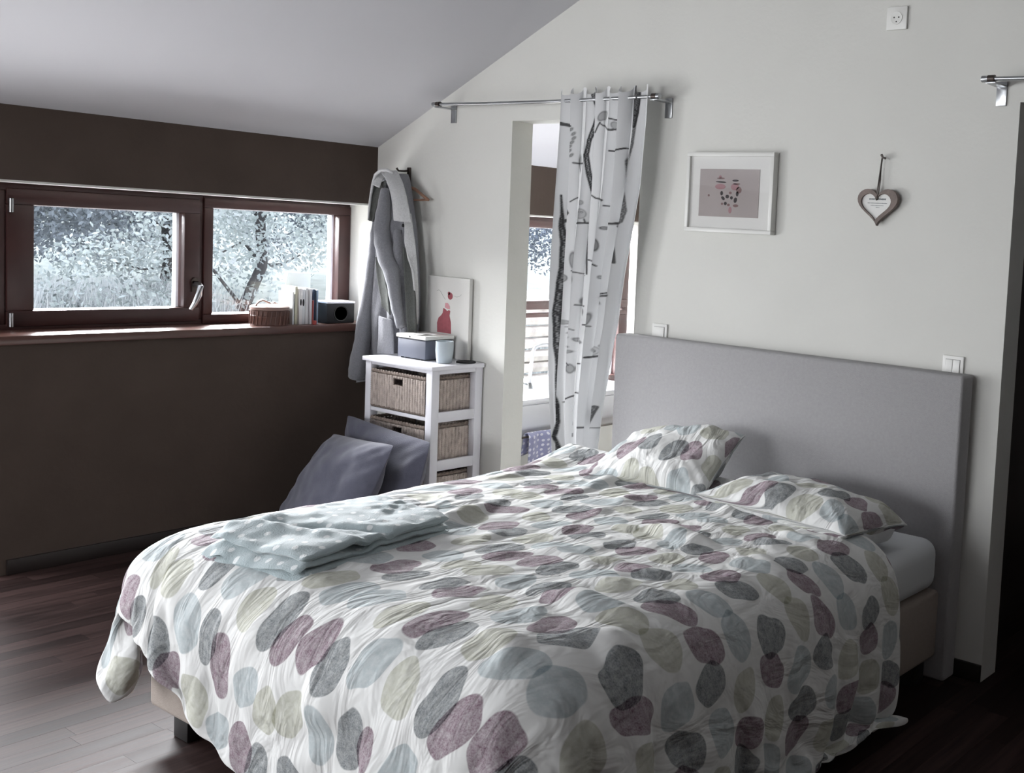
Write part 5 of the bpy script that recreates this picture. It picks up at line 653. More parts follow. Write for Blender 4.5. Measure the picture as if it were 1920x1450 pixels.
-6,1,5,-5,0,6,-2,1,-2,2,0,0,1,-2,1,0,1,-1,-2,3,-1,-5,7,-1,-1,-1,1,1,-5,-3,10,-3,0,-2,5,0,-5,1,-1,3,-2,-3,-2,-3,-2,-2,1,1,3,1,8,0,-6,-3,-4,-2,-2,10,6,2,0,-1,-1,2,0,0,1,-1,0,0,0,2,-1,1,-1,-1,0,1,1,0,0,-1,1,-4,1,-2,
-6,-1,9,-5,1,-3,5,-1,-1,0,2,0,1,-1,-1,1,-1,3,-6,4,1,-5,4,-1,1,0,0,-1,4,-15,8,4,0,-1,-3,6,-2,0,-1,-1,1,1,0,0,0,3,5,-5,-2,-1,-4,7,-3,-1,1,-1,0,1,2,-4,1,3,1,-2,2,0,-1,1,0,-1,1,-1,1,-1,1,-1,0,1,-1,0,1,0,-1,-5,12,-3,
-6,0,-1,7,-4,3,-4,5,-2,-2,4,0,0,2,-3,3,-5,11,-6,-3,1,-5,5,1,0,-1,-1,2,-3,7,-11,6,-1,2,0,-2,1,0,0,0,-1,1,0,0,0,-3,-6,11,-2,1,0,-4,3,0,-1,1,1,1,-3,1,-1,1,2,2,-1,1,-1,0,-1,1,-1,1,0,-1,0,0,1,0,1,1,-1,-1,-1,-3,-9,14,
-6,0,3,-3,3,4,-5,2,2,-3,3,0,0,1,-4,4,-4,3,6,-7,2,-1,-1,5,-3,0,-1,-2,4,-5,2,3,-2,2,-1,-2,3,1,-2,1,1,-2,-1,-1,0,1,1,-6,3,1,1,-1,5,4,0,-1,4,1,-1,-7,-4,2,-2,-1,1,0,2,3,1,-1,-1,0,0,0,-1,1,-1,0,0,0,0,0,-1,0,-3,-8,
-5,-3,4,-1,1,4,-3,0,2,-3,5,-1,0,1,0,-1,0,0,-3,12,-12,3,-3,5,-3,-1,3,-1,0,3,-5,6,3,-7,1,-1,0,1,3,-5,1,1,2,-2,5,4,3,0,-2,-1,3,6,-10,-14,7,3,-1,-8,6,10,-2,-10,-1,4,-1,1,0,-3,0,1,2,-1,1,1,1,0,0,0,0,-1,0,-2,0,1,-3,0,
-5,-2,0,8,-2,0,1,-1,-2,-1,3,1,0,2,-1,-4,5,-6,6,-6,9,-5,-5,5,0,1,-1,4,-6,6,-2,0,8,-8,-2,-1,3,1,-3,2,-1,-5,5,13,11,4,1,0,0,-2,-4,-15,-16,6,-8,1,0,-3,-4,3,16,12,-2,-8,-1,0,-1,1,0,-2,-1,0,0,1,0,0,1,0,-1,-1,0,1,4,-1,-6,0,
-2,-3,0,-1,3,2,2,1,-2,-2,1,0,1,0,0,0,0,-1,2,-4,0,5,-5,3,-5,11,-4,-7,7,-8,9,-6,5,0,-3,3,5,-11,0,5,-6,21,3,-2,-8,-6,-3,-1,-3,-4,2,-8,9,5,7,-5,-10,22,1,-9,-1,-11,3,-1,2,7,2,-4,-1,1,-1,1,-1,0,0,0,0,0,-2,0,1,3,7,3,-11,-4,
-3,-2,1,3,-1,0,1,2,2,-1,-3,1,0,-1,2,0,-2,0,-2,7,-4,-2,2,-2,7,-9,6,0,-2,0,-2,-3,-6,10,0,5,-11,5,4,-5,13,-8,-17,-5,-5,-2,-1,1,2,9,4,3,7,-1,-5,2,7,-10,7,7,-16,7,2,7,3,-8,-2,3,2,0,0,0,0,0,-1,0,-2,0,2,-2,-1,-2,-4,3,15,-8,
-6,2,1,0,0,2,1,-1,3,1,-3,0,0,-2,2,-1,4,-1,-6,-1,10,-4,-2,2,-5,7,-5,10,-9,1,-1,4,-9,5,1,-4,3,3,4,5,-6,-10,0,-7,-1,-3,1,1,4,2,-2,4,6,1,3,1,2,-4,-10,-6,8,0,0,0,3,2,1,1,0,0,-1,-1,2,-1,1,0,0,0,2,2,-1,0,-4,-7,0,8,
-8,4,1,1,1,-3,3,1,-1,3,-1,-1,-1,0,-1,4,-5,5,1,-3,-2,4,-2,-1,6,-8,5,-11,11,-2,0,-3,2,-1,3,-2,1,3,-5,-7,-4,0,7,9,-6,4,0,-1,-3,-5,-3,17,-5,-1,-3,-1,0,-4,3,4,0,3,3,6,-5,-4,0,0,0,-2,3,0,-1,1,-1,0,1,-1,-2,2,1,0,-1,0,-7,2,
-6,3,-1,2,1,-1,2,-1,1,2,-1,-1,1,-3,0,1,2,-9,11,-3,-2,4,-1,-2,1,-2,7,-5,-2,3,-3,2,0,-1,3,-2,-1,-3,0,4,1,2,0,-4,2,-3,2,1,0,0,1,-9,8,1,-1,-2,-4,6,-1,-1,2,-3,3,-4,1,4,-1,0,2,1,-1,0,0,-1,0,0,-1,1,0,-1,1,1,0,1,1,-6,
-6,2,2,-1,2,1,-1,2,-2,2,1,-1,2,-1,-2,-3,5,-1,-7,12,-7,3,-4,0,4,-3,-8,18,-9,-4,5,-4,4,-1,-2,3,3,-3,5,-5,0,-2,0,-2,5,1,-6,3,-1,2,-2,9,-3,-1,-1,0,-1,-4,1,1,-1,4,-1,-1,-2,0,6,-1,-2,1,-1,1,-1,1,0,-1,1,0,0,0,0,-1,0,2,-6,2,
-5,0,2,1,0,1,-4,5,0,0,3,-5,2,3,-4,0,0,2,-1,-8,16,-6,-2,-1,-4,8,-3,-4,6,4,-7,2,-3,3,-1,3,-5,4,-6,3,-2,3,0,0,-2,1,1,-1,3,0,4,-5,-4,-2,0,-1,2,4,1,3,3,1,-9,0,2,3,-4,2,1,0,1,0,0,0,0,1,-1,-1,1,-1,0,0,-1,2,-4,8,
-4,-1,2,-1,2,-2,3,1,-1,-2,4,-1,-4,3,5,-3,-2,2,1,4,-14,14,0,-6,0,-1,0,1,2,-8,10,-2,0,-3,0,3,0,-5,1,1,0,0,1,2,-1,-2,3,-3,1,0,-4,-2,3,3,2,1,0,-1,-2,-2,-4,-2,8,0,5,-2,1,0,0,0,0,-1,0,0,1,-1,1,0,0,1,-1,-1,-1,-3,1,-9,
-4,1,2,-4,4,-3,4,-8,8,-3,1,3,-2,-2,4,1,-3,2,0,0,-1,-5,15,-8,-2,-1,2,-4,-2,14,-12,5,-2,1,-2,5,4,-6,-2,1,4,-4,1,-2,0,2,-1,-2,0,-1,1,2,3,-3,-2,-2,1,3,0,-3,4,-4,1,11,-8,0,1,1,0,0,-1,1,1,-1,0,0,-1,1,0,-1,0,1,-1,-3,4,-5,
-4,0,0,5,-5,3,0,0,-1,2,-2,3,1,-1,0,1,-3,-1,4,0,-2,-3,9,2,-8,0,0,1,-1,-8,11,-3,1,-1,0,-2,4,2,-3,3,4,5,-1,-1,-1,-4,-3,-1,-3,2,1,-1,-5,4,5,1,-4,-2,1,2,-1,7,-3,-7,5,0,2,-1,0,-1,0,0,-1,1,-1,1,0,0,-2,1,0,-2,1,0,-5,6,
-4,0,-1,-1,2,2,-1,8,-4,-2,0,1,1,0,-3,8,-6,-2,0,3,-2,-4,4,15,-12,-2,0,3,-4,4,-6,0,3,-2,4,-8,-2,5,2,4,0,-9,-6,3,4,3,-2,3,2,-2,-1,-1,3,-2,-3,2,4,1,5,0,-6,-7,5,-3,4,5,-3,3,2,-1,0,-2,0,-1,0,-1,1,-2,1,-1,-1,2,1,0,3,-8,
-3,-2,0,1,-1,4,-1,-2,1,3,-1,0,-2,3,-2,-1,10,-6,-4,2,1,-1,-9,17,5,-12,0,1,-1,-2,3,3,-6,4,-4,-1,0,1,5,-4,-13,6,15,-5,-2,-4,4,0,0,-1,2,-1,0,0,1,1,2,5,-9,-9,5,6,-1,4,-5,0,8,-2,-3,1,-1,0,-1,0,-1,0,-1,2,0,1,1,-1,-1,2,3,-7,
-2,-1,-1,0,1,-1,2,0,1,0,0,1,3,-6,4,-5,4,8,-9,0,0,0,-6,7,15,-11,-4,-1,2,-1,0,-5,10,-5,3,0,-5,3,-2,-5,8,2,-9,5,0,0,0,0,-1,6,-1,3,2,1,1,1,-1,-17,-3,7,-1,-1,2,2,2,-1,-2,-2,3,2,0,-2,0,1,2,0,0,0,0,0,0,1,2,-2,-8,4,
-2,4,-6,0,4,-4,1,-1,1,3,1,2,-1,1,-7,6,-9,11,1,-7,2,0,-3,-4,17,2,-12,-4,4,1,-2,8,-14,11,-7,2,2,-3,1,1,2,-5,-2,6,-8,6,3,-1,8,5,-1,-4,-9,-3,2,4,-15,4,6,5,4,0,-6,-2,12,-2,-7,1,-2,0,0,1,1,0,0,1,2,-1,1,0,0,-1,-3,0,1,0,
-1,-3,0,3,-3,3,-1,3,0,-2,1,0,1,0,3,-8,8,-16,20,-14,12,-6,0,-9,9,10,-7,-3,0,-1,1,-2,15,-16,8,-6,0,2,-2,3,-5,9,8,-6,2,-3,-1,2,2,-11,-9,-1,6,6,0,-15,7,11,0,-6,-3,-1,6,6,-10,-3,3,3,2,0,1,1,1,-1,0,-1,-2,1,0,0,0,1,1,0,1,-7,
-4,4,-4,1,0,1,2,1,1,-1,-1,1,3,-6,6,-4,2,-3,-1,13,-17,9,-3,-9,0,16,-2,-6,2,-3,2,-2,6,6,-16,7,-1,0,0,-3,6,2,1,1,3,1,-1,0,-14,-5,4,3,3,1,-13,7,14,-8,2,4,-1,1,0,-10,-2,4,2,0,0,-1,1,1,-1,1,-1,0,0,0,0,0,-1,1,0,-1,0,0,
-4,1,9,-11,3,1,-1,2,-2,1,1,1,0,-3,2,2,-3,4,-11,17,-4,-4,3,-9,-8,14,9,-10,0,2,-2,-2,-4,9,-3,-2,4,-2,0,0,-4,-6,-3,-2,-1,-2,1,0,12,8,3,-4,-1,-9,8,7,-13,6,-6,-2,0,0,-2,10,2,4,-2,0,-2,1,-1,0,1,-1,0,0,0,0,0,0,1,-3,0,0,-2,3,
-6,4,-2,2,-2,2,1,-2,3,0,0,-1,3,-1,-6,7,-4,1,2,-2,6,-8,1,2,-14,4,15,-3,-3,1,0,1,-9,7,4,-3,1,4,-4,-2,1,-1,-4,0,4,5,3,-6,-11,-2,5,8,0,6,3,-3,6,-4,4,-2,-2,-2,1,-5,1,-6,1,0,2,1,0,1,-1,0,1,0,0,0,-1,-1,0,0,0,0,0,-3,
-3,-2,2,1,-1,1,-1,5,-3,1,0,-2,3,3,-2,-6,7,-5,-1,-4,9,4,-1,-7,-1,-15,13,11,-7,2,-2,1,0,-6,15,-7,-2,-5,4,7,-6,0,1,4,2,-11,-5,11,8,-4,-5,-2,-1,2,2,2,7,-8,-2,1,0,-1,-2,-4,2,4,1,0,1,-1,1,-1,1,0,-1,0,0,0,0,1,-2,0,-1,1,-1,0,
2,-4,0,-1,0,0,2,-2,5,-3,2,1,-5,7,-5,4,-8,17,-11,-11,14,-12,6,8,-6,-5,-6,9,3,-1,1,-1,0,-6,7,-2,2,-2,-1,7,-1,-4,-1,-1,-6,11,2,-7,-6,4,4,-3,9,4,-1,-4,-13,3,-5,1,5,3,-3,8,-3,1,1,1,-1,1,-1,0,-1,1,-1,0,1,-1,0,0,0,-1,1,-1,2,-2,
6,-3,-3,-4,2,0,-1,2,-1,2,-1,-1,-6,10,-4,5,1,-13,17,-7,-5,11,-9,2,0,-1,-6,5,2,0,-1,0,1,-2,-7,13,-10,7,-1,-1,1,0,2,-1,5,-9,4,-6,3,3,-4,9,-11,-9,-4,-1,4,5,7,0,-3,0,7,-2,5,-2,0,1,0,0,0,-1,0,-1,1,0,-1,0,1,0,1,1,-1,0,-1,-1,
17,-15,-6,9,-9,1,1,-3,5,1,0,-2,0,0,3,-6,4,3,-8,6,1,6,-15,12,3,-5,-2,-5,5,-1,1,-2,2,1,-4,0,4,-2,2,-7,4,2,-3,-2,-1,10,-12,12,-5,-2,3,-2,-5,2,0,0,1,2,-2,4,-2,1,0,2,0,4,4,-4,-3,-2,0,0,1,0,-1,-1,1,1,-1,0,1,1,0,1,-1,-1,
-11,13,0,-5,1,-1,0,0,-1,0,0,4,5,-11,10,-5,1,0,2,-1,-7,5,11,-22,7,10,-1,-2,-3,1,0,2,-3,0,2,-3,2,0,0,-4,2,2,2,2,-1,-6,7,-7,3,0,0,-4,10,-4,-1,-1,-1,1,3,-5,4,1,-1,-1,1,3,-2,-2,-1,1,0,2,0,0,1,0,-1,0,0,0,0,0,1,-1,0,1,
-11,6,3,4,-1,-6,1,5,-5,-1,1,1,4,-3,-3,9,-4,5,-4,-4,0,-6,13,2,-11,-2,6,0,2,-3,3,1,-2,-1,2,-1,0,0,0,0,-1,0,0,-4,1,2,1,2,0,-1,-1,6,-10,0,5,9,15,1,-2,0,-2,-3,-1,-6,-9,-10,-2,4,8,-1,1,0,0,1,0,1,1,-1,0,0,1,0,-1,0,0,0,
2,-12,6,0,3,2,-3,-3,10,7,0,-1,-5,-1,-2,-4,2,-6,2,8,-7,4,-14,16,-1,-5,1,2,-1,3,-6,0,5,0,-5,3,0,0,0,0,0,1,1,4,-2,-2,-3,0,1,0,1,-7,7,7,4,7,-4,-3,-4,-4,-4,-3,-2,-1,0,6,-1,1,0,1,2,0,0,0,1,0,1,1,0,0,0,-2,-1,0,0,0,
11,-12,-3,1,2,3,-4,2,-4,0,2,-3,-3,6,2,0,-1,-1,1,1,-1,-1,3,-8,10,1,-5,-2,3,-1,3,-1,-4,3,2,-2,0,-1,1,-1,3,6,-1,-4,2,3,-1,-4,-1,-1,-1,4,4,0,-2,-8,-6,-2,1,0,-3,-1,1,5,8,1,3,2,-2,2,-1,-2,0,0,0,1,0,0,1,0,-3,-1,0,0,1,0,
13,-4,-15,3,-1,2,3,-2,1,-2,2,-1,-3,-1,1,4,-1,0,1,-4,4,-2,2,0,-3,2,-2,10,-10,3,0,1,2,-4,2,-1,-1,1,-1,2,-4,1,-3,-2,-3,-1,3,5,1,1,0,-5,-6,-4,-5,-5,-3,2,6,9,8,0,1,4,1,2,-2,1,3,4,-5,-1,0,0,1,1,-2,-1,0,-1,0,2,0,0,0,1,
-3,13,-12,-3,3,-3,5,-3,1,1,1,1,1,3,-5,-4,6,-1,-3,1,1,-1,2,-1,-1,0,1,0,3,-2,-2,0,-1,4,-1,1,1,0,-1,-2,1,-7,1,3,1,0,0,-1,1,1,0,1,1,1,1,-1,2,-5,-3,-3,0,5,1,-1,9,11,2,-5,-7,-7,3,2,-1,-1,-2,-1,0,1,-1,0,2,0,1,0,0,-1,
-3,12,-5,-11,2,2,-2,7,-6,2,0,4,-3,3,-1,1,-6,9,-6,1,0,0,1,-2,1,-1,4,-9,7,-4,10,1,-3,-5,0,3,-2,-3,1,1,1,-1,3,4,3,1,0,0,-3,-4,-3,-1,-1,0,1,0,6,-1,-4,-3,1,0,1,2,8,-5,-8,-3,3,1,2,2,0,1,1,-1,1,-1,1,0,-1,1,0,0,-1,-1,
0,-3,19,-20,-1,0,1,-4,10,-1,-3,5,1,0,3,-10,6,-1,-1,-1,0,-1,0,1,0,0,-1,2,-6,6,-8,6,-5,9,-4,-6,9,3,-4,-1,-1,0,-2,-3,-2,-1,0,0,2,3,3,1,1,-2,-2,3,-11,12,4,-2,-3,0,0,7,-16,-1,6,5,-1,2,0,1,2,0,-1,0,-1,0,0,0,0,-1,1,0,0,-1,
-4,-3,9,-1,-2,-2,-3,5,-4,2,-2,-1,7,-1,-4,9,-8,-4,13,-7,1,0,0,1,-1,0,0,-1,4,-3,-1,-7,9,3,-7,2,-3,4,2,-3,2,0,3,-3,2,3,0,-3,-3,0,0,0,0,1,0,-4,3,-7,1,5,1,0,1,-8,1,-8,-1,-1,6,0,1,1,9,0,0,0,0,0,0,1,0,0,-1,1,-1,0,
0,-8,2,19,-14,8,-7,-7,4,-4,8,-5,6,-2,0,-6,6,3,-8,7,0,-1,-5,4,1,0,-2,3,-2,-3,4,-1,1,-1,6,6,-9,-6,5,-3,1,-2,-3,7,-4,1,5,3,2,-1,-1,-2,-1,-2,-2,1,-1,1,0,-1,0,0,-1,-1,-2,1,0,-1,3,0,2,0,1,-3,-1,2,0,1,-1,0,0,1,1,-1,1,1,
-10,6,2,9,-4,-9,10,-2,-7,9,4,5,-6,-6,2,1,-1,-5,3,0,-3,1,5,-5,-2,2,2,-3,1,4,-4,1,-1,-5,10,-7,3,-1,1,3,-4,4,-1,-5,4,-6,-5,0,1,0,2,2,1,2,2,0,0,0,0,1,1,1,-3,1,-1,2,3,7,-9,1,-3,2,-7,2,0,-2,2,1,0,0,0,-1,0,0,1,1,
-5,5,-4,0,1,-3,1,11,2,-13,-11,2,1,6,5,2,1,0,-2,2,-1,0,0,1,0,-2,-1,1,1,1,0,-2,0,-2,-5,3,4,1,-4,5,-1,-2,1,1,-2,2,0,0,0,1,-1,0,0,0,0,0,0,2,4,4,0,2,-9,-1,0,-1,3,-6,2,7,0,-2,-5,0,1,0,-2,-1,0,0,0,1,-1,1,0,0,
-6,2,1,-6,10,-3,-2,-5,7,9,2,-9,2,-6,-1,7,-2,-2,3,-3,3,-1,1,0,-1,0,0,0,0,0,1,-1,-1,0,1,0,-3,5,-3,-1,2,0,0,0,0,0,1,1,1,0,0,1,1,-3,-1,-1,0,3,2,1,4,-3,0,-8,1,1,-2,10,1,-8,1,-3,0,0,0,0,0,-1,0,-1,1,0,1,0,0,0,
1,-4,-4,0,0,6,2,-5,-5,5,5,9,-2,1,-3,-9,1,2,1,5,-8,0,6,-5,2,0,0,-1,1,-1,-1,1,3,-3,0,1,3,-4,1,-2,0,0,0,0,0,0,1,-3,-2,0,3,2,-5,4,-1,0,0,-5,-6,-4,-1,6,12,1,-4,0,1,-3,2,0,1,1,0,0,-1,0,-1,1,1,0,0,-1,0,1,0,0,
-10,-1,1,1,-2,4,-4,5,1,2,-7,-8,3,9,9,5,-13,8,-6,2,6,-2,-9,5,2,1,-2,2,-3,0,3,2,-9,3,4,-2,2,2,-5,-1,-1,0,0,0,0,3,2,3,1,-6,-4,-7,8,-3,0,1,0,0,0,-1,-3,-9,3,10,-2,1,0,-2,0,2,1,1,0,0,2,-1,1,-1,2,2,-1,0,-1,-1,-1,-1,
-3,-4,-2,-3,4,-2,5,3,0,-7,3,11,-1,-7,-6,1,14,-10,4,-7,5,0,9,-8,3,-2,1,-1,0,0,-3,-2,6,-5,-8,6,-2,-4,5,1,-2,-1,0,0,1,-2,-6,-1,-1,10,-1,9,-6,-5,1,-1,0,1,1,1,-3,3,-6,-4,6,1,1,1,-1,-1,1,1,3,3,1,3,1,1,-2,-1,0,0,0,0,0,2,
-5,2,-9,-1,2,-3,2,0,3,9,9,-1,-6,0,0,-3,1,5,-7,3,-2,3,-10,10,0,-5,3,-6,4,-2,0,-1,-1,-2,-2,-5,1,6,-4,0,-1,0,0,2,-4,-1,4,-5,-1,-4,6,-6,2,6,0,0,-1,0,1,-2,0,-1,0,1,0,0,3,0,-1,3,-2,0,1,1,2,1,3,2,2,0,1,1,0,-1,0,-2,
-15,3,-2,7,-3,3,-1,3,-1,-1,3,1,-6,12,-2,1,-6,5,1,3,-7,2,3,-4,-6,8,-9,8,-10,2,-2,0,-2,-2,0,-3,-2,-3,5,-2,1,-1,3,-5,4,-3,-6,10,2,-1,-5,3,-3,1,0,0,0,-2,-1,0,0,-2,1,1,2,1,2,0,4,-2,2,-1,-1,1,1,2,-1,2,1,2,1,0,2,1,0,0,
-9,-1,-1,2,-2,-1,-2,0,2,-5,-1,2,19,-4,0,4,-2,-8,7,-5,10,-6,-2,-1,-4,-3,4,-7,3,-2,-2,3,-7,4,-6,-1,-2,0,-1,2,2,2,-2,0,-2,0,2,-5,-1,1,2,1,4,-2,-1,0,-1,0,-1,-3,-1,0,2,0,1,1,0,7,-1,2,1,2,2,-1,-1,-1,2,-1,0,1,0,1,-1,1,2,2,
-4,-8,11,-11,2,-4,1,-4,0,12,10,2,-1,-10,4,-6,9,-6,2,0,-8,3,6,-10,5,-10,0,4,-3,-7,6,-8,5,-5,0,5,-1,-2,-2,0,-1,-1,-1,2,0,3,-4,-1,0,2,1,-2,-1,0,0,0,1,-1,-3,1,-1,3,-2,1,1,1,1,0,9,-2,1,2,0,1,1,1,-1,-1,-2,-2,3,1,1,0,1,2,
-17,7,-5,0,0,-2,-2,1,-2,0,5,10,0,5,-1,3,-7,10,-9,-3,2,0,-14,9,-10,9,-3,-8,4,3,-9,1,-4,1,3,-2,0,-2,0,-2,0,-1,1,1,1,1,7,-7,-1,-2,-1,1,0,-1,1,1,2,0,1,-2,1,-2,1,0,0,1,-2,-2,2,11,-1,1,3,0,0,-2,0,-1,0,1,1,3,2,2,2,0,
-9,4,0,4,-12,-6,0,-1,1,4,7,0,1,6,-1,0,-1,-3,0,-2,-1,-6,5,-7,3,-8,3,-1,-1,-5,4,-5,2,-2,-1,0,0,0,0,0,-1,2,-1,0,1,0,1,7,0,-2,-4,-4,-1,2,0,0,1,0,0,2,-2,-1,0,-1,-1,-2,0,2,0,6,8,-1,-1,2,-1,1,0,2,1,1,-2,-1,2,2,4,5,
-3,-7,4,-3,-5,-8,0,0,-3,2,7,3,13,-5,1,-4,1,-7,7,-2,-7,2,-2,-3,-3,4,-5,-1,2,-2,0,0,-4,1,0,-2,0,1,0,1,-1,0,-1,1,0,0,0,2,2,-1,0,-2,-1,-1,1,1,-2,0,-1,-1,2,1,-1,-1,-2,0,2,2,1,1,4,6,0,-1,2,2,0,0,1,0,0,-1,-1,0,3,11,
-11,-2,-3,3,-8,1,-2,-1,3,1,2,10,-3,2,-1,4,-3,8,-15,-4,6,-4,-2,-2,1,-5,1,3,-5,5,-7,0,1,-1,-1,0,1,0,0,0,0,-1,0,-1,0,0,0,-2,0,0,-1,2,1,2,0,-1,-3,-2,-1,2,3,1,1,0,0,0,0,-1,-1,0,3,5,5,2,0,0,1,2,0,0,0,-3,-2,3,7,11,
-1,-10,-6,1,4,-8,3,7,-11,2,3,3,3,-3,0,-5,6,-11,8,2,-6,8,-7,-3,-5,5,-5,0,0,-2,0,0,0,-1,1,0,-1,1,1,0,0,-1,0,-1,-2,-2,-2,1,0,0,2,1,2,0,-2,-4,-2,1,2,2,1,2,1,0,-1,-1,-2,0,-1,5,1,3,5,3,1,1,0,-2,1,-1,-1,1,1,6,8,-3,
-20,11,0,-14,8,1,-3,0,-7,-6,5,6,2,2,-3,5,-4,0,-1,-3,4,-7,0,2,1,-2,0,-3,-2,1,2,-1,-3,1,0,0,0,0,0,0,1,0,-1,-1,0,0,-1,-1,-1,2,2,1,-2,-3,-2,-1,1,2,2,0,1,0,1,0,-1,-1,0,1,1,0,2,-1,2,7,1,-1,3,0,0,4,1,1,2,6,1,0,
-13,-4,-2,-3,-2,11,-4,-5,-3,-2,3,-4,14,-6,3,-2,-1,6,-6,0,-5,2,-3,3,-2,1,1,-1,-2,2,-1,0,0,-3,-1,1,0,0,0,1,0,0,0,0,-1,0,0,0,0,0,0,0,-1,-1,1,1,0,-1,0,1,-1,1,0,1,-1,0,1,0,0,-3,0,2,1,2,7,2,4,4,4,-3,-1,0,4,6,0,-2,
-1,-11,-6,-3,-3,0,3,-1,-3,1,-3,2,5,0,-3,3,-3,-1,4,-3,1,-1,-1,-1,1,-1,-2,2,2,-2,-2,2,-1,0,-2,0,0,1,0,-1,0,0,0,0,0,1,0,0,0,0,-1,-1,0,1,1,0,-2,-1,1,0,1,-1,1,0,0,1,0,-1,0,-3,2,1,2,0,6,4,0,12,-4,-1,12,-2,-1,8,2,-9,
-25,9,-4,0,0,-3,1,-2,8,-10,-5,8,-3,5,0,-4,2,-4,6,-5,4,-2,4,-5,0,-1,3,-2,0,-2,1,0,2,-2,-1,-1,1,-2,1,0,0,0,0,0,2,0,-1,0,-1,0,0,0,0,1,-2,0,1,0,0,-1,-1,-1,0,2,2,0,0,1,-2,1,0,1,0,1,0,7,0,-2,14,15,-3,2,-1,-12,-7,18,
-22,7,-4,6,-6,-2,-3,0,4,-1,-6,3,2,0,-2,4,-1,-5,1,7,-9,6,-1,-3,2,-2,-1,0,0,0,0,0,0,2,-3,0,-1,0,0,0,0,0,0,0,-1,0,0,-1,1,1,0,0,0,-1,1,1,1,-3,-2,-1,-1,1,1,2,1,1,-1,1,0,-1,0,1,0,1,-1,3,4,-4,0,4,13,20,7,-9,-7,-9,
-5,-13,3,-2,1,-5,3,-2,2,5,-1,-10,1,1,3,-3,0,-1,-4,10,-5,-3,9,1,-12,1,0,0,-1,-1,2,-2,2,1,3,-3,-2,0,-1,0,0,0,-1,0,-1,-2,0,1,3,0,0,0,0,0,0,-1,0,1,-2,1,-1,-1,1,3,0,0,0,0,4,-4,-2,2,1,1,-2,0,4,2,-4,-1,-1,5,14,8,-4,6,
-21,10,9,-20,0,9,1,-6,-2,3,4,3,-5,-6,-2,0,-2,8,-8,1,6,-4,1,9,5,-14,-4,1,-1,0,-2,1,-1,0,3,-2,0,-2,0,0,1,-1,0,0,-1,0,1,1,0,-1,0,0,0,0,0,0,0,1,0,-2,2,1,-1,-1,0,1,2,-1,-2,4,-3,0,0,2,2,-4,2,2,6,-5,1,-2,-1,12,16,8,
-5,-5,-6,21,-15,-5,-1,7,-6,2,-4,-3,3,-6,-1,-1,7,-7,4,3,0,2,-5,-1,7,14,-3,-11,-9,-1,-1,1,6,4,-10,0,-1,0,-1,-1,0,0,0,0,0,0,-2,1,-2,1,1,1,1,-1,-2,0,0,3,1,1,-1,-1,0,-1,1,-2,-1,-1,2,2,1,-1,1,-2,3,0,-1,4,5,15,8,9,3,-4,2,-26
]).reshape(3, NY, NX), 1), 2), 0, -1) / 1000.
tt, ss = np.meshgrid(np.linspace(0, 1, NY), np.linspace(0, 1, NX), indexing='ij')
DUV = np.stack([ss * 2.29 * 1.0 + .1, tt * 2.18 + .13], -1)
_k = np.clip((DV[..., 0] + 2.35) / .65, 0, 1); _k = _k * _k * (3 - 2 * _k); DV[..., 1] -= .17 * _k * np.clip(1 - tt * 1.8, 0, 1)
_h = np.clip((.47 - DV[..., 2]) / .40, 0, 1) * np.clip((DV[..., 0] + 1.64) / .05, 0, 1) * np.clip((ss - .5) / .1, 0, 1)
_yy = DV[..., 1]; DV[..., 0] += _h * (.018 * np.sin(_yy * 34 + 1.6 * np.sin(_yy * 7)) + .010 * np.sin(_yy * 15 + 2) + .012); _g = np.clip(DV[..., 0], None, -1.515 + .02 * np.sin(_yy * 26) + .05 * np.clip((_yy - 2.6) / .5, 0, 1)); DV[..., 0] = np.where(_h > .85, _g, DV[..., 0]); DV[..., 2] += _h * (.018 + .010 * np.sin(_yy * 21))
_w = np.clip((.12 - ss) / .05, 0, 1) * np.clip((tt - .84) / .07, 0, 1); DV[..., 0] += _w * (.035 + (DV[..., 0] + 3.2) * .45); DV[..., 2] -= _w * .02
dm = MB().grid(DV); DBV = BVHTree.FromPolygons([Vector(v) for v in dm.v], dm.f)
def dz(x, y):
    h = DBV.ray_cast(Vector((x, y, 2)), Vector((0, 0, -1))); return h[0].z if h[0] is not None else .5
duv = obj('duvet', dm, m_peb, smooth=True, uv=DUV.reshape(-1, 2))
tag(duv, 'rumpled white duvet printed with plum, grey and olive pebbles on the bed', 'duvet')
md = duv.modifiers.new('thick', 'SOLIDIFY'); md.thickness = .022; md.offset = -1
md = duv.modifiers.new('smooth', 'SUBSURF'); md.levels = 1; md.render_levels = 2

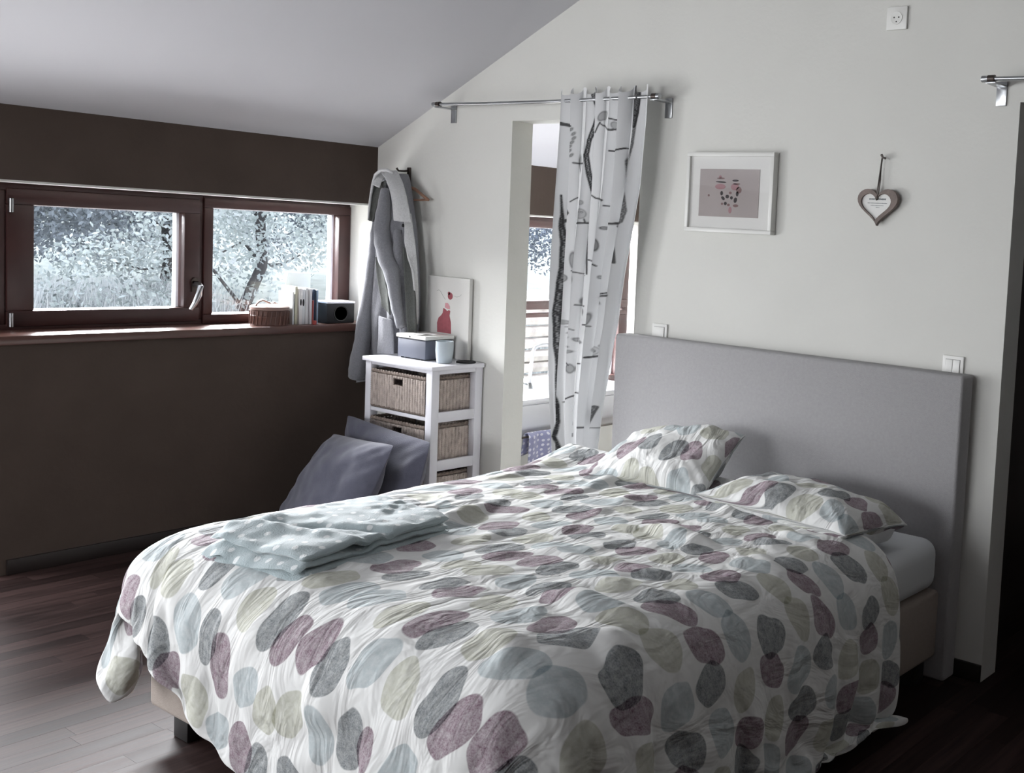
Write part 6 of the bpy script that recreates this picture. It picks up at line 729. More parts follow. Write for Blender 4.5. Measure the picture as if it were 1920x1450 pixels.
def pillow(name, c4, th, mat, n=36, puff=.5, inset=.06, seed=0, wr=.006, rnd_=0., uvs=(0, 0), parent=None, axis_up=None, plump=None):
    """c4: corners bottom-left, bottom-right, top-right, top-left"""
    A, B, C, D = [np.array(c, float) for c in c4]
    nrm = np.cross(B - A, D - A); nrm /= np.linalg.norm(nrm)
    lu = np.linalg.norm(B - A); lv = np.linalg.norm(D - A)
    V = []; UV = []
    u1 = np.linspace(-1, 1, n)
    for side in (1, -1):
        for v in u1:
            for u in u1:
                uu = u * (1 - inset * (1 - abs(v) ** 3) * (1 if abs(u) < 2 else 0) * abs(u) ** 2); vv = v * (1 - inset * (1 - abs(u) ** 3) * abs(v) ** 2)
                kk = 1 - rnd_ * (abs(u) * abs(v)) ** 5; uu *= kk; vv *= kk
                a, b = (uu + 1) / 2, (vv + 1) / 2
                p = A * (1 - a) * (1 - b) + B * a * (1 - b) + C * a * b + D * (1 - a) * b
                e = max(0, (1 - abs(u) ** 2.6)) * max(0, (1 - abs(v) ** 2.6))
                h = th / 2 * e ** puff
                q = Vector((u * lu * 2.2 + seed, v * lv * 2.2, side * 3.))
                f = noise.noise(q * 1.6) * wr * 2.4 + noise.noise(Vector((q.x * 3 + q.y * 2.5, q.y * 3 - q.x, seed))) * wr
                corner = (abs(u) * abs(v)) ** 1.5
                f += wr * .9 * corner * math.sin((abs(u) - abs(v)) * 22 + seed)
                k = 1. if plump is None else plump(u, v)
                V.append(p + nrm * side * (h * k + f * min(1, e * 4 + .15))); UV.append((a * lu + uvs[0] + (0 if side > 0 else .3), b * lv + uvs[1]))
    V = np.array(V).reshape(2, n, n, 3); mb = MB(); mb.grid(V[0]); mb.grid(V[1]); k = n * n
    # weld rim by averaging
    ring = [(0, i) for i in range(n)] + [(i, n - 1) for i in range(1, n)] + [(n - 1, i) for i in range(n - 2, -1, -1)] + [(i, 0) for i in range(n - 2, 0, -1)]
    for (j, i) in ring:
        m = (V[0, j, i] + V[1, j, i]) / 2 ; V[0, j, i] = m + nrm * .0008; V[1, j, i] = m - nrm * .0008
    mb.v = [tuple(p) for p in V.reshape(-1, 3)]
    mb.f = [f if q < (n - 1) ** 2 else f[::-1] for q, f in enumerate(mb.f)]
    for q in range(len(ring)):
        a, b = ring[q], ring[(q + 1) % len(ring)]; mb.f.append((a[0] * n + a[1], k + a[0] * n + a[1], k + b[0] * n + b[1], b[0] * n + b[1]))
    o = obj(name, mb, mat, parent, smooth=True, uv=np.array(UV)); md = o.modifiers.new('smooth', 'SUBSURF'); md.levels = 1; md.render_levels = 2
    return o
p1 = pillow('bed_pillow', [(-2.84, 2.90, .60), (-2.27, 2.92, .605), (-2.36, 3.27, .775), (-2.86, 3.29, .715)], .15, m_peb, seed=3, uvs=(.33, .22), wr=.008)
tag(p1, 'pebble print pillow propped up, its corner pointing at the headboard, beside the curtain', 'pillow', 'pebble print pillows at the head of the bed')
p2 = pillow('bed_pillow', [(-2.27, 2.86, .635), (-1.65, 2.83, .615), (-1.63, 3.20, .585), (-2.20, 3.31, .62)], .16, m_peb, seed=8, uvs=(.05, .47), wr=.009, inset=.04)
tag(p2, 'pebble print pillow lying flat by the bare mattress corner', 'pillow', 'pebble print pillows at the head of the bed')
obj('pillowcase_flap', pillow_flap := MB().grid(np.array([[(-1.655 + .01 * math.sin(i * 1.1) - .012 * abs(j - 1), 2.90 + i * .030, .578 + (.035 if j == 0 else -.035 if j == 2 else 0) * math.sin(math.pi * (i + .5) / 12)) for i in range(12)] for j in range(3)])), m_sheet, p2, smooth=True)

# folded blanket on the left foot side
bl = MB(); BUV = []
A, B, C, D = [Vector(q) for q in ((-2.86, 1.505, 0), (-2.445, 1.540, 0), (-2.535, 2.085, 0), (-2.92, 2.085, 0))]
n, m_ = 64, 48
def layer(k, z0, th, ex):
    base = len(bl.v)
    for side in (0, 1):
        for j in range(n):
            v = j / (n - 1)
            for i in range(m_):
                u = i / (m_ - 1)
                a = u * 1.0; cu, cv = 2 * u - 1, 2 * v - 1
                lim = 1 - (abs(cu) ** 14) * .04 - abs(cv) ** 14 * .03
                uu = .5 + cu * .5 * ex[0] * lim + .012 * noise.noise(Vector((v * 4, k * 3.1, 0))) + ex[2]; vv = .5 + cv * .5 * ex[1] + .012 * noise.noise(Vector((u * 4, k * 5.1, 7))) + ex[3]
                p = A * (1 - uu) * (1 - vv) + B * uu * (1 - vv) + C * uu * vv + D * (1 - uu) * vv
                e = (max(0, 1 - abs(cu) ** 8) * max(0, 1 - abs(cv) ** 10)) ** .4
                wv = .010 * noise.noise(Vector((u * 2.6, v * 5, .3))) * (1 if k else .3) + .005 * noise.noise(Vector((u * 7, v * 9 + 4, k))) * (k > 0) + .012 * math.exp(-((v - .12 - u * .22) / .05) ** 2) * (k > 1) - .014 * math.exp(-((v - .2 - u * .35) / .04) ** 2) * (k > 1)
                zb = dz(p.x, p.y) + .008 + z0 + th / 2 + wv
                bl.v.append((p.x, p.y, zb + (th / 2 * e if side else -th / 2 * e))); BUV.append((uu * .45, vv * .6 + k * .13 + side * .31))
    for side in (0, 1):
        o_ = base + side * n * m_
        for j in range(n - 1):
            for i in range(m_ - 1):
                q = (o_ + j * m_ + i, o_ + j * m_ + i + 1, o_ + (j + 1) * m_ + i + 1, o_ + (j + 1) * m_ + i); bl.f.append(q if side else q[::-1])
layer(0, .000, .022, (1.0, 1.0, .0, 0)); layer(1, .020, .020, (.97, .985, -.01, .0)); layer(2, .038, .026, (.98, .94, -.02, .03))
tag(obj('blanket', bl, m_blank, smooth=True, uv=BUV), 'folded mint grey fleece blanket with white dots on the duvet near the foot', 'blanket')

# ================================================================== floor cushions
c1 = pillow('floor_cushion', [(-4.70, 2.80, .03), (-4.00, 2.70, .03), (-3.97, 2.94, .545), (-4.50, 2.99, .515)], .20, m_cush, seed=5, wr=.008, inset=.05, rnd_=.05, puff=.75)
tag(c1, 'slate blue square cushion leaning in front of the other one', 'cushion', 'slate cushions on the floor')
c2 = pillow('floor_cushion', [(-4.55, 3.06, .03), (-3.90, 2.93, .03), (-3.90, 3.075, .55), (-4.62, 3.135, .575)], .16, m_cush, seed=9, wr=.008, inset=.05, rnd_=.05, puff=.75)
tag(c2, 'slate blue cushion behind, pressed against the wicker chest of drawers', 'cushion', 'slate cushions on the floor')

# ================================================================== wicker chest
dx0, dx1, dy0, dy1, dt = -4.578, -4.085, 3.205, 3.495, .845
dr = thing('basket_chest', 'white open frame chest with wicker baskets in the corner under the coat', 'chest', ((dx0 + dx1) / 2, (dy0 + dy1) / 2, 0))
obj('chest_top', MB().box(dx0 - .012, dx1 + .012, dy0 - .012, dy1, dt - .020, dt), m_white, dr, bevel=.003)
pw = .042
for x in (dx0, dx1 - pw):
    for y in (dy0, dy1 - pw): obj('post', MB().box(x, x + pw, y, y + pw, 0, dt - .0205), m_white, dr, bevel=.002)
FR = [(.810, .824), (.589, .607), (.362, .380), (.135, .153)]
SR = [(.806, .824), (.583, .630), (.357, .405), (.130, .178)]
for a, b in FR:
    obj('front_rail', MB().box(dx0 + pw, dx1 - pw, dy0 + .004, dy0 + .022, a, b), m_white, dr, bevel=.0015)
for a, b in SR:
    for x in (dx0, dx1 - .018): obj('side_rail', MB().box(x + .001, x + .017, dy0 + pw, dy1 - pw, a, b), m_white, dr, bevel=.0015)
    obj('back_rail', MB().box(dx0 + pw, dx1 - pw, dy1 - .02, dy1 - .003, a, b), m_white, dr)
def basket(z0, label, lab_in=None):
    x0, x1, y0, y1, h = dx0 + .046, dx1 - .046, dy0 + .008, dy1 - .03, .183
    t = thing('wicker_basket', label, 'basket', ((x0 + x1) / 2, (y0 + y1) / 2, z0), 'wicker baskets in the white chest')
    hx0, hx1, hz0, hz1 = (x0 + x1) / 2 - .035, (x0 + x1) / 2 + .035, h - .062, h - .028
    # four woven walls: ribs run upright, strands pass in front of and behind them
    def wall(p0, p1, nrm, hole):
        L = (Vector(p1) - Vector(p0)).length; nu = int(L / .0028); nv = 46; d = (Vector(p1) - Vector(p0)) / L; mb = MB()
        rib = .019
        def pt(i, j, off):
            s = L * i / nu; z = .012 + (h - .03) * j / nv
            ph = s / rib * 2 * math.pi; q = .0065 * abs(math.cos(ph / 2)) ** .8 + .0016 * math.sin(j * math.pi / 1.5 + (math.pi if int(s / rib) % 2 else 0))
            return Vector(p0) + d * s + Vector(nrm) * (q * off - (.004 if off == 0 else 0)) + Vector((0, 0, z0 + z))
        fr = [[pt(i, j, 1) for i in range(nu + 1)] for j in range(nv + 1)]
        n0 = 0
        for row in fr: mb.v += [tuple(v) for v in row]
        for j in range(nv):
            for i in range(nu):
                if hole:
                    v = fr[j][i]
                    if hx0 < v.x < hx1 and hz0 < v.z - z0 < hz1: continue
                a = j * (nu + 1) + i; mb.f.append((a, a + 1, a + nu + 2, a + nu + 1))
        return mb
    W4 = MB()
    for args in (((x0, y0, 0), (x1, y0, 0), (0, -1, 0), True), ((x1, y0, 0), (x1, y1, 0), (1, 0, 0), False), ((x1, y1, 0), (x0, y1, 0), (0, 1, 0), False), ((x0, y1, 0), (x0, y0, 0), (-1, 0, 0), False)):
        w_ = wall(*args); k = len(W4.v); W4.v += w_.v; W4.f += [tuple(i + k for i in f) for f in w_.f]
    body = obj('woven_body', W4, m_wick, t, smooth=True)
    md = body.modifiers.new('t', 'SOLIDIFY'); md.thickness = .004; md.offset = -1
    obj('basket_bottom', MB().box(x0 + .004, x1 - .004, y0 + .004, y1 - .004, z0 + .004, z0 + .010), m_wickd, t)
    for nm, zz_, rr in (('rim', z0 + h - .008, .0095), ('lower_rim', z0 + .010, .008)):
        mb = MB()
        for q in (0, 1):
            for e in (((x0, y0), (x1, y0)), ((x1, y0), (x1, y1)), ((x1, y1), (x0, y1)), ((x0, y1), (x0, y0))):
                L = math.dist(*e); kk = int(L / .006); pts = []
                for i in range(kk + 1):
                    s = i / kk; a = s * L / .02 * math.pi + q * math.pi; pts.append((e[0][0] + (e[1][0] - e[0][0]) * s, e[0][1] + (e[1][1] - e[0][1]) * s - .002 + .002 * math.cos(a), zz_ + .0045 * math.sin(a)))
                mb.tube(pts, rr * .62, 6)
        obj(nm, mb, m_wickd, t, smooth=True)
    mb = MB()
    hp = [(hx0, y0 - .002, z0 + hz0), (hx1, y0 - .002, z0 + hz0), (hx1, y0 - .002, z0 + hz1), (hx0, y0 - .002, z0 + hz1), (hx0, y0 - .002, z0 + hz0)]
    for a_, b_ in zip(hp, hp[1:]): mb.tube([a_, b_], .0042, 6)
    obj('handle_hole_edge', mb, m_wickd, t, smooth=True)
    return t
basket(.6075, 'topmost wicker basket of the white chest, above the other baskets')
basket(.3805, 'second wicker basket from the top, half behind the slate cushions')
basket(.1535, 'lowest wicker basket, seen only through the side of the chest')
# basket runner boards
for a in (.5895, .3625, .1355):
    obj('runner', MB().box(dx0 + .018, dx1 - .018, dy0 + .023, dy1 - .021, a + .008, a + .0165), m_white, dr)

# things on the chest
pr = thing('photo_printer', 'charcoal box with a white lid standing on the white chest', 'printer', (-4.36, 3.38, dt))
obj('body', MB().box(-4.470, -4.262, 3.300, 3.455, dt + .006, dt + .098), m_box, pr, bevel=.006)
for x in (-4.45, -4.30):
    for y in (3.315, 3.435): obj('foot', MB().lathe([(.007, dt), (.007, dt + .007)], (x, y, 0), 10), m_black, pr)
obj('lid', MB().box(-4.476, -4.256, 3.294, 3.462, dt + .0985, dt + .117), m_white2, pr, bevel=.005, label='white flat lid')
obj('lid_seam', MB().box(-4.472, -4.260, 3.2955, 3.46, dt + .097, dt + .0995), m_black, pr)
obj('button', MB().lathe([(.004, -.001), (.004, .001)], (-4.37, 3.2935, dt + .108), 10, axis=1), m_black, pr)
tag(obj('paper_sheet', MB().grid(np.array([[(-4.43 + i * .012 + j * .002, 3.31 + j * .014, dt + .1185 + .003 * (i / 10) ** 3 + .0015 * math.sin(j)) for i in range(11)] for j in range(8)])), m_paper, smooth=True), 'white sheet of paper on the lid of the charcoal box', 'paper')
cupx, cupy = -4.172, 3.338
cup = tag(obj('cup', MB().lathe([(.001, dt + .001), (.028, dt), (.034, dt + .004), (.038, dt + .03), (.0405, dt + .06), (.040, dt + .095), (.0405, dt + .103), (.037, dt + .103), (.036, dt + .09), (.036, dt + .05), (.030, dt + .012), (.001, dt + .010)], (cupx, cupy, 0), 40), m_cup, smooth='auto'), 'pale grey green handleless cup beside the charcoal box', 'cup')
tag(obj('coaster', MB().lathe([(.001, dt), (.044, dt), (.046, dt + .004), (.043, dt + .007), (.001, dt + .006)], (-4.135, 3.435, 0), 32), m_black, smooth='auto'), 'flat black round dish behind the cup at the wall', 'coaster')
# canvas leaning on the wall
cv = thing('canvas', 'small white canvas with a red figure leaning on the wall above the chest', 'picture', (-4.33, 3.485, dt))
cx0, cx1, cz0, cz1, cyf = -4.487, -4.178, dt + .001, 1.238, 3.478
obj('stretcher', MB().box(cx0, cx1, cyf, cyf + .020, cz0, cz1), M('white canvas', (218, 217, 213), .9, bump=.3, bs=400), cv, bevel=.002)
m_red = M('dull red paint', (150, 80, 88), .8, var=.1, vs=50); m_pink = M('pink paint', (206, 150, 156), .8); m_line = M('grey pencil', (170, 170, 166), .9)
def flat(name, pts, mat, parent, y=cyf, d=.0012): return obj(name, MB().prism(pts, 1, y - d, y + .0005), mat, parent)
def circ(x, z, rx, rz, n=20, a=0): return [(x + rx * math.cos(t) * math.cos(a) - rz * math.sin(t) * math.sin(a), z + rx * math.cos(t) * math.sin(a) + rz * math.sin(t) * math.cos(a)) for t in [2 * math.pi * i / n for i in range(n)]]
flat('painted_body', [(-4.405, .965), (-4.408, 1.011), (-4.398, 1.036), (-4.378, 1.050), (-4.368, 1.062), (-4.364, 1.085), (-4.352, 1.083), (-4.336, 1.073), (-4.322, 1.079), (-4.313, 1.074), (-4.318, 1.052), (-4.306, 1.02), (-4.302, .965)], m_red, cv)
flat('painted_band', [(-4.354, 1.090), (-4.350, 1.112), (-4.332, 1.112), (-4.318, 1.098), (-4.316, 1.084), (-4.335, 1.084)], m_pink, cv)
flat('painted_head', circ(-4.316, 1.147, .018, .017) + [], m_red, cv)
flat('painted_curl', circ(-4.326, 1.160, .009, .008), m_red, cv)
obj('painted_stem', MB().tube([(-4.416, cyf, 1.166), (-4.402, cyf, 1.172), (-4.388, cyf, 1.164), (-4.372, cyf, 1.146), (-4.352, cyf, 1.128)], .0012, 5), m_line, cv)
obj('painted_stem', MB().tube([(-4.292, cyf, 1.150), (-4.27, cyf, 1.146), (-4.25, cyf, 1.150), (-4.235, cyf, 1.160)], .0010, 5), m_line, cv)

# ================================================================== coat on its hook
def strip(pl, pr_, yl, yr, bulge=.01, n=10, th=.010, mat=m_wool, parent=None, name='panel', nz=.003, label=None):
    """cloth panel between two edge polylines of (x, z)"""
    def res(P, m):
        P = np.array(P, float); d = np.r_[0, np.cumsum(np.linalg.norm(np.diff(P, axis=0), axis=1))]; t = np.linspace(0, d[-1], m)
        return np.stack([np.interp(t, d, P[:, k]) for k in range(P.shape[1])], 1)
    m = 40; L = res(pl, m); Rr = res(pr_, m); G = np.zeros((m, n, 3))
    # soften kinks
    for _ in range(3):
        for Q in (L, Rr): Q[1:-1] = (Q[:-2] + 2 * Q[1:-1] + Q[2:]) / 4
    yl = np.interp(np.linspace(0, 1, m), np.linspace(0, 1, len(yl)), yl); yr = np.interp(np.linspace(0, 1, m), np.linspace(0, 1, len(yr)), yr)
    for j in range(m):
        for i in range(n):
            s = i / (n - 1); x, z = L[j] * (1 - s) + Rr[j] * s
            yy = yl[j] * (1 - s) + yr[j] * s - bulge * math.sin(math.pi * s) + nz * noise.noise(Vector((x * 25, z * 9, 1))); k = (yl[j] * (1 - s) + yr[j] * s) / 3.36
            G[j, i] = (x * k, yy, 1.5 + (z - 1.5) * k)
    o = obj(name, MB().grid(G), mat, parent, smooth=True, label=label)
    md = o.modifiers.new('t', 'SOLIDIFY'); md.thickness = th; md.offset = 0
    md = o.modifiers.new('s', 'SUBSURF'); md.levels = 1; md.render_levels = 2
    return o
def px(x, y, Y=3.36):
    return COATPX(x, y, Y)
# photo-plane conversion table for the coat: world x/z at depth Y (measured once, affine over this small area)
def COATPX(x, y, Y):
    v = (x - 1486.326, y - 606.009, 2054.); d = [R[0][k] * v[0] + R[1][k] * v[1] + R[2][k] * v[2] for k in range(3)]; s = Y / d[1]
    return (d[0] * s, 1.5 + d[2] * s)
coat = thing('coat', 'long grey wool coat with a wide collar hanging from the wall hook', 'coat', (-4.68, 3.47, 1.70))
# body: closed loft with vertical folds
rows = [(326, 706, 757), (340, 703, 762), (370, 700, 767), (400, 699, 771), (430, 697, 775), (480, 690, 779), (520, 684, 781), (560, 678, 782), (600, 671, 781), (640, 664, 777), (680, 658, 772), (700, 655, 768), (716, 653, 765)]
nr, ns = 90, 96; Gc = np.zeros((nr, ns, 3)); rw = np.array(rows, float)
for j in range(nr):
    y = 326 + (716 - 326) * j / (nr - 1); l = np.interp(y, rw[:, 0], rw[:, 1]); r_ = np.interp(y, rw[:, 0], rw[:, 2]); f = j / (nr - 1)
    xl, z = px(l, y, 3.38); xr, z2 = px(r_, y, 3.44)
    dep = .035 + .055 * math.sin(math.pi * min(1, f * 1.1)) ** .7 + .02 * f
    for i in range(ns):
        a = 2 * math.pi * i / ns; cs_, sn = math.cos(a), math.sin(a); s = (1 - cs_) / 2
        x = xl + (xr - xl) * s; zz_ = z + (z2 - z) * s
        if sn > 0:     # front
            ph = s * 6.2 * math.pi + 1.2 * math.sin(f * 3.2 + 1) + noise.noise(Vector((s * 3, f * 2, 5))) * 2.0
            fold = (.034 * (.35 + f)) * (abs(math.sin(ph / 2)) ** .8 - .6) + .012 * noise.noise(Vector((s * 9, f * 5, 1)))
            yy = 3.445 - dep * sn ** .6 - fold * sn ** .3
        else: yy = 3.452 + .035 * abs(sn) ** .7
        Gc[j, i] = (x, yy, zz_ + .004 * math.sin(a * 6) * (f > .97))
body = obj('coat_body', MB().grid(Gc, closed=True), m_wool, coat, smooth=True); md = body.modifiers.new('s', 'SUBSURF'); md.levels = 1; md.render_levels = 1
def P(l, Y=3.36): return [px(a, b, Y) for a, b in l]
# upper edges: collar arching over the hook
strip(P([(700, 345), (704, 330), (714, 321), (730, 318)]), P([(712, 352), (716, 340), (722, 332), (737, 334)]), [3.33, 3.35, 3.40, 3.42], [3.33, 3.35, 3.38, 3.40], .012, mat=m_wool_l, parent=coat, name='hood_top', label='light grey hood edge')
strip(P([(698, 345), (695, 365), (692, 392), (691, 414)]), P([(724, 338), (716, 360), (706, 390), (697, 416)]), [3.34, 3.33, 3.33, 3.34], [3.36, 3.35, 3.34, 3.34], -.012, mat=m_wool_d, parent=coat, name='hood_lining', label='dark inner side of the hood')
obj('hood_hem', MB().tube([(px(a, b, 3.325)[0], 3.325, px(a, b, 3.325)[1]) for a, b in ((737, 324), (726, 319), (714, 319), (704, 328), (699, 345), (695, 368), (692, 392), (691, 413))], [.006, .008, .008, .008, .007, .006, .006, .004], 8), m_wool_l, coat, smooth=True)
# wide right lapel, light grey
strip(P([(714, 324), (723, 336), (731, 356), (736, 380), (738, 398), (739, 414)]), P([(745, 320), (757, 345), (764, 372), (768, 395), (771, 410), (772, 418)]), [3.355, 3.325, 3.315, 3.315, 3.32, 3.325], [3.41, 3.385, 3.365, 3.36, 3.355, 3.35], .014, mat=m_wool_l, parent=coat, name='lapel', label='light grey wide lapel')
strip(P([(757, 405), (759, 430), (758, 455), (763, 478), (772, 500), (777, 530), (779, 560)]), P([(771, 400), (776, 435), (780, 470), (783, 505), (784, 545), (784, 590), (783, 612)]), [3.345, 3.345, 3.35, 3.35, 3.36, 3.37, 3.38], [3.38, 3.38, 3.385, 3.39, 3.40, 3.41, 3.42], .006, mat=m_wool_l, parent=coat, name='front_facing', label='light grey front edge')
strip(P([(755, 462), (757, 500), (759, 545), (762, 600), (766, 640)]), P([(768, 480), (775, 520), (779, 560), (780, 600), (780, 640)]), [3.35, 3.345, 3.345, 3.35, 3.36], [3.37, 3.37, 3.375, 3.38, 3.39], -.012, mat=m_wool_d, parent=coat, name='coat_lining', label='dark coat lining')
# sleeve hanging down the front
def ctube(pts, rad, name, mat, Y, flat=1.):
    q = [(px(a, b, Y + c)[0], Y + c, px(a, b, Y + c)[1]) for a, b, c in pts]
    Q = np.array(q); t = np.linspace(0, len(q) - 1, 36); Q2 = np.stack([np.interp(t, range(len(q)), Q[:, k]) for k in range(3)], 1); r2 = np.interp(t, range(len(q)), rad)
    for _ in range(4): Q2[1:-1] = (Q2[:-2] + 2 * Q2[1:-1] + Q2[2:]) / 4
    mb = MB(); mb.tube([tuple(p) for p in Q2], list(r2), 20)
    V = []
    for k, v in enumerate(mb.v):
        i = k // 20; c = Vector(Q2[i]); d = Vector(v) - c; d *= 1 + .18 * noise.noise(Vector((v[0] * 14, v[1] * 14, v[2] * 12))) + .07 * math.sin(v[2] * 95 + v[0] * 40)
        V.append(tuple(c + d))
    mb.v = V
    o = obj(name, mb, mat, coat, smooth=True); md = o.modifiers.new('s', 'SUBSURF'); md.levels = 1; md.render_levels = 1; return o
ctube([(722, 352, .02), (718, 400, .0), (716, 440, -.005), (722, 478, -.012), (733, 505, -.015), (740, 545, -.01), (746, 590, 0), (752, 616, .01)], [.020, .034, .040, .040, .036, .031, .026, .022], 'sleeve', m_wool, 3.335)
ctube([(708, 400, .02), (703, 450, .0), (697, 510, -.005), (688, 580, -.01), (677, 650, -.01), (668, 712, -.005)], [.016, .026, .032, .036, .040, .042], 'front_fold', m_wool, 3.355)
ctube([(745, 430, .0), (748, 480, -.005), (752, 530, 0), (756, 580, 0), (760, 640, .0)], [.018, .026, .026, .026, .024], 'front_fold', m_wool, 3.37)
# pocket flap and welt
strip(P([(711, 592), (710, 615), (709, 640), (708, 664)]), P([(735, 600), (737, 620), (738, 640), (739, 664)]), [3.305, 3.305, 3.31, 3.31], [3.315, 3.315, 3.32, 3.32], .006, mat=m_wool, parent=coat, name='pocket')
strip(P([(704, 482), (706, 510), (711, 540), (716, 575)]), P([(716, 484), (721, 512), (728, 550), (732, 592)]), [3.295, 3.30, 3.31, 3.31], [3.295, 3.30, 3.31, 3.315], -.006, mat=m_wool_d, parent=coat, name='fold_shade', label='dark panel painted as shade in a deep fold')  # flat dark panel stands for the shade of a deep fold
obj('button', MB().lathe([(.001, 0), (.008, .001), (.009, .004), (.001, .006)], (px(756, 423, 3.34)[0], 3.336, px(756, 423, 3.34)[1]), 14, axis=1), m_black, coat, smooth='auto', label='small dark button')

# hook and hangers
hk = thing('coat_hook', 'dark metal double coat hook on the white wall above the coat', 'hook', (-4.685, 3.50, 1.70))
obj('back_plate', MB().box(-4.697, -4.674, 3.494, 3.504, 1.665, 1.765), m_hook, hk, bevel=.003)
obj('upper_prong', MB().tube([(-4.686, 3.496, 1.748), (-4.688, 3.47, 1.745), (-4.690, 3.44, 1.744), (-4.691, 3.43, 1.756)], [.005, .0045, .0045, .006], 8), m_hook, hk, smooth=True)
obj('lower_prong', MB().tube([(-4.686, 3.496, 1.682), (-4.688, 3.475, 1.676), (-4.690, 3.455, 1.674), (-4.690, 3.44, 1.686)], [.005, .0045, .0045, .006], 8), m_hook, hk, smooth=True)
def hanger(label, mat, dx, tip, base):
    t = thing('clothes_hanger', label, 'hanger', (-4.690, 3.46, 1.68), 'hangers behind the coat')
    obj('hanger_arm', MB().tube([(base[0] - .10, 3.478, base[1] - .01), (base[0], 3.476, base[1] + .02), (base[0] + .06, 3.474, base[1] + .008), (tip[0], 3.470, tip[1])], [.007, .009, .008, .007], 8), mat, t, smooth=True)
    obj('hanger_bar', MB().tube([(base[0] - .10, 3.478, base[1] - .012), (base[0], 3.477, tip[1] - .004), (tip[0], 3.471, tip[1])], .005, 8), mat, t, smooth=True)
    obj('hanger_hook', MB().tube([(base[0], 3.476, base[1] + .02), (base[0], 3.468, base[1] + .045), (-4.690, 3.462, 1.695), (-4.690, 3.452, 1.700), (-4.690, 3.446, 1.69)], .002, 6), m_chrome, t, smooth=True)
hanger('wooden hanger arm sticking out right of the coat collar', m_hang, 0, (-4.492, 1.606), (-4.66, 1.648))
hg = thing('clothes_hanger', 'dark folded hanger end drooping beside the coat collar', 'hanger', (-4.67, 3.48, 1.62), 'hangers behind the coat')
obj('hanger_arm', MB().prism([(-4.655, 1.612), (-4.628, 1.604), (-4.622, 1.57), (-4.628, 1.535), (-4.640, 1.548), (-4.655, 1.58)], 1, 3.474, 3.490), m_hook, hg, bevel=.003)
# ================================================================== curtain rods
def rod(label, x0, x1, z, br):
    t = thing('curtain_rod', label, 'curtain rod', ((x0 + x1) / 2, 3.41, z), 'steel curtain rods over the two doorways')
    obj('pole', MB().tube([(x0 + (x1 - x0) * i / 16, 3.41, z - .006 * math.sin(math.pi * i / 16)) for i in range(17)], .0075, 12), m_chrome, t, smooth='auto')
    for x in (x0, x1): obj('end_cap', MB().lathe([(.011, -.022), (.0115, -.020), (.0115, .020), (.011, .022)], (x + (.018 if x == x0 else -.018), 3.41, z), 16, axis=0), m_chrome, t, smooth='auto')
    for x in br:
        b = obj('bracket', MB().box(x - .019, x + .019, 3.498, 3.504, z - .078, z + .004).box(x - .019, x + .019, 3.402, 3.504, z - .016, z - .010), m_chrome, t, bevel=.0015)
        obj('bracket_clip', MB().lathe([(.0125, -.012), (.0125, .012)], (x, 3.41, z), 16, axis=0), m_hook, b, smooth='auto')
    return t
rod('thin steel rod carrying the tree print curtain', -4.395, -2.985, 2.058, (-4.36, -3.008))
rod('steel rod over the bare dark doorway, cut off by the picture edge', -1.565, -.45, 2.074, (-1.535, -.50))

# ================================================================== curtain with hand drawn trees
QY = [150, 172, 228, 350, 430, 505, 560, 600, 640, 700, 760, 850, 900, 1100]
LX = [1051, 1051, 1050, 1046, 1043, 1040, 1039, 1038, 1037, 1036, 1037, 1041, 1042, 1046]
RXp = [1217, 1217, 1213, 1200, 1185, 1171, 1163, 1158, 1150, 1141, 1131, 1120, 1118, 1116]
def cxy(x, y): return px(x, y, 3.41)
z_of = np.array([cxy(1100, y)[1] for y in QY])[::-1]
xl_of = np.array([cxy(a, y)[0] for a, y in zip(LX, QY)])[::-1]; xr_of = np.array([cxy(a, y)[0] for a, y in zip(RXp, QY)])[::-1]
NU, NV = 380, 620
zt = 2.092; zbt = .03
zs = np.linspace(zbt, zt, NV)[:, None]; su = np.linspace(0, 1, NU)[None, :]
xl = np.interp(zs, z_of, xl_of); xr = np.interp(zs, z_of, xr_of); wd = xr - xl
npl = 7.0
ph = su * npl * 2 * np.pi + .5 * np.sin(zs * 2.1 + su * 5)
top = np.clip((zs - 1.9) / .19, 0, 1)
amp = np.interp(zs, [0, .5, 1.2, 2.09], [.036, .034, .028, .022])
X = xl + wd * (su + .012 * np.sin(2 * ph + .6)) ; Yc = 3.408 - amp * np.sin(ph) * (.75 + .25 * np.sin(su * 9 + 1)) + .010 * np.sin(su * 23 + zs * 3)
Yc = np.where(zs > 1.98, Yc + 0, Yc); Yc = np.clip(Yc, 3.33, 3.480)
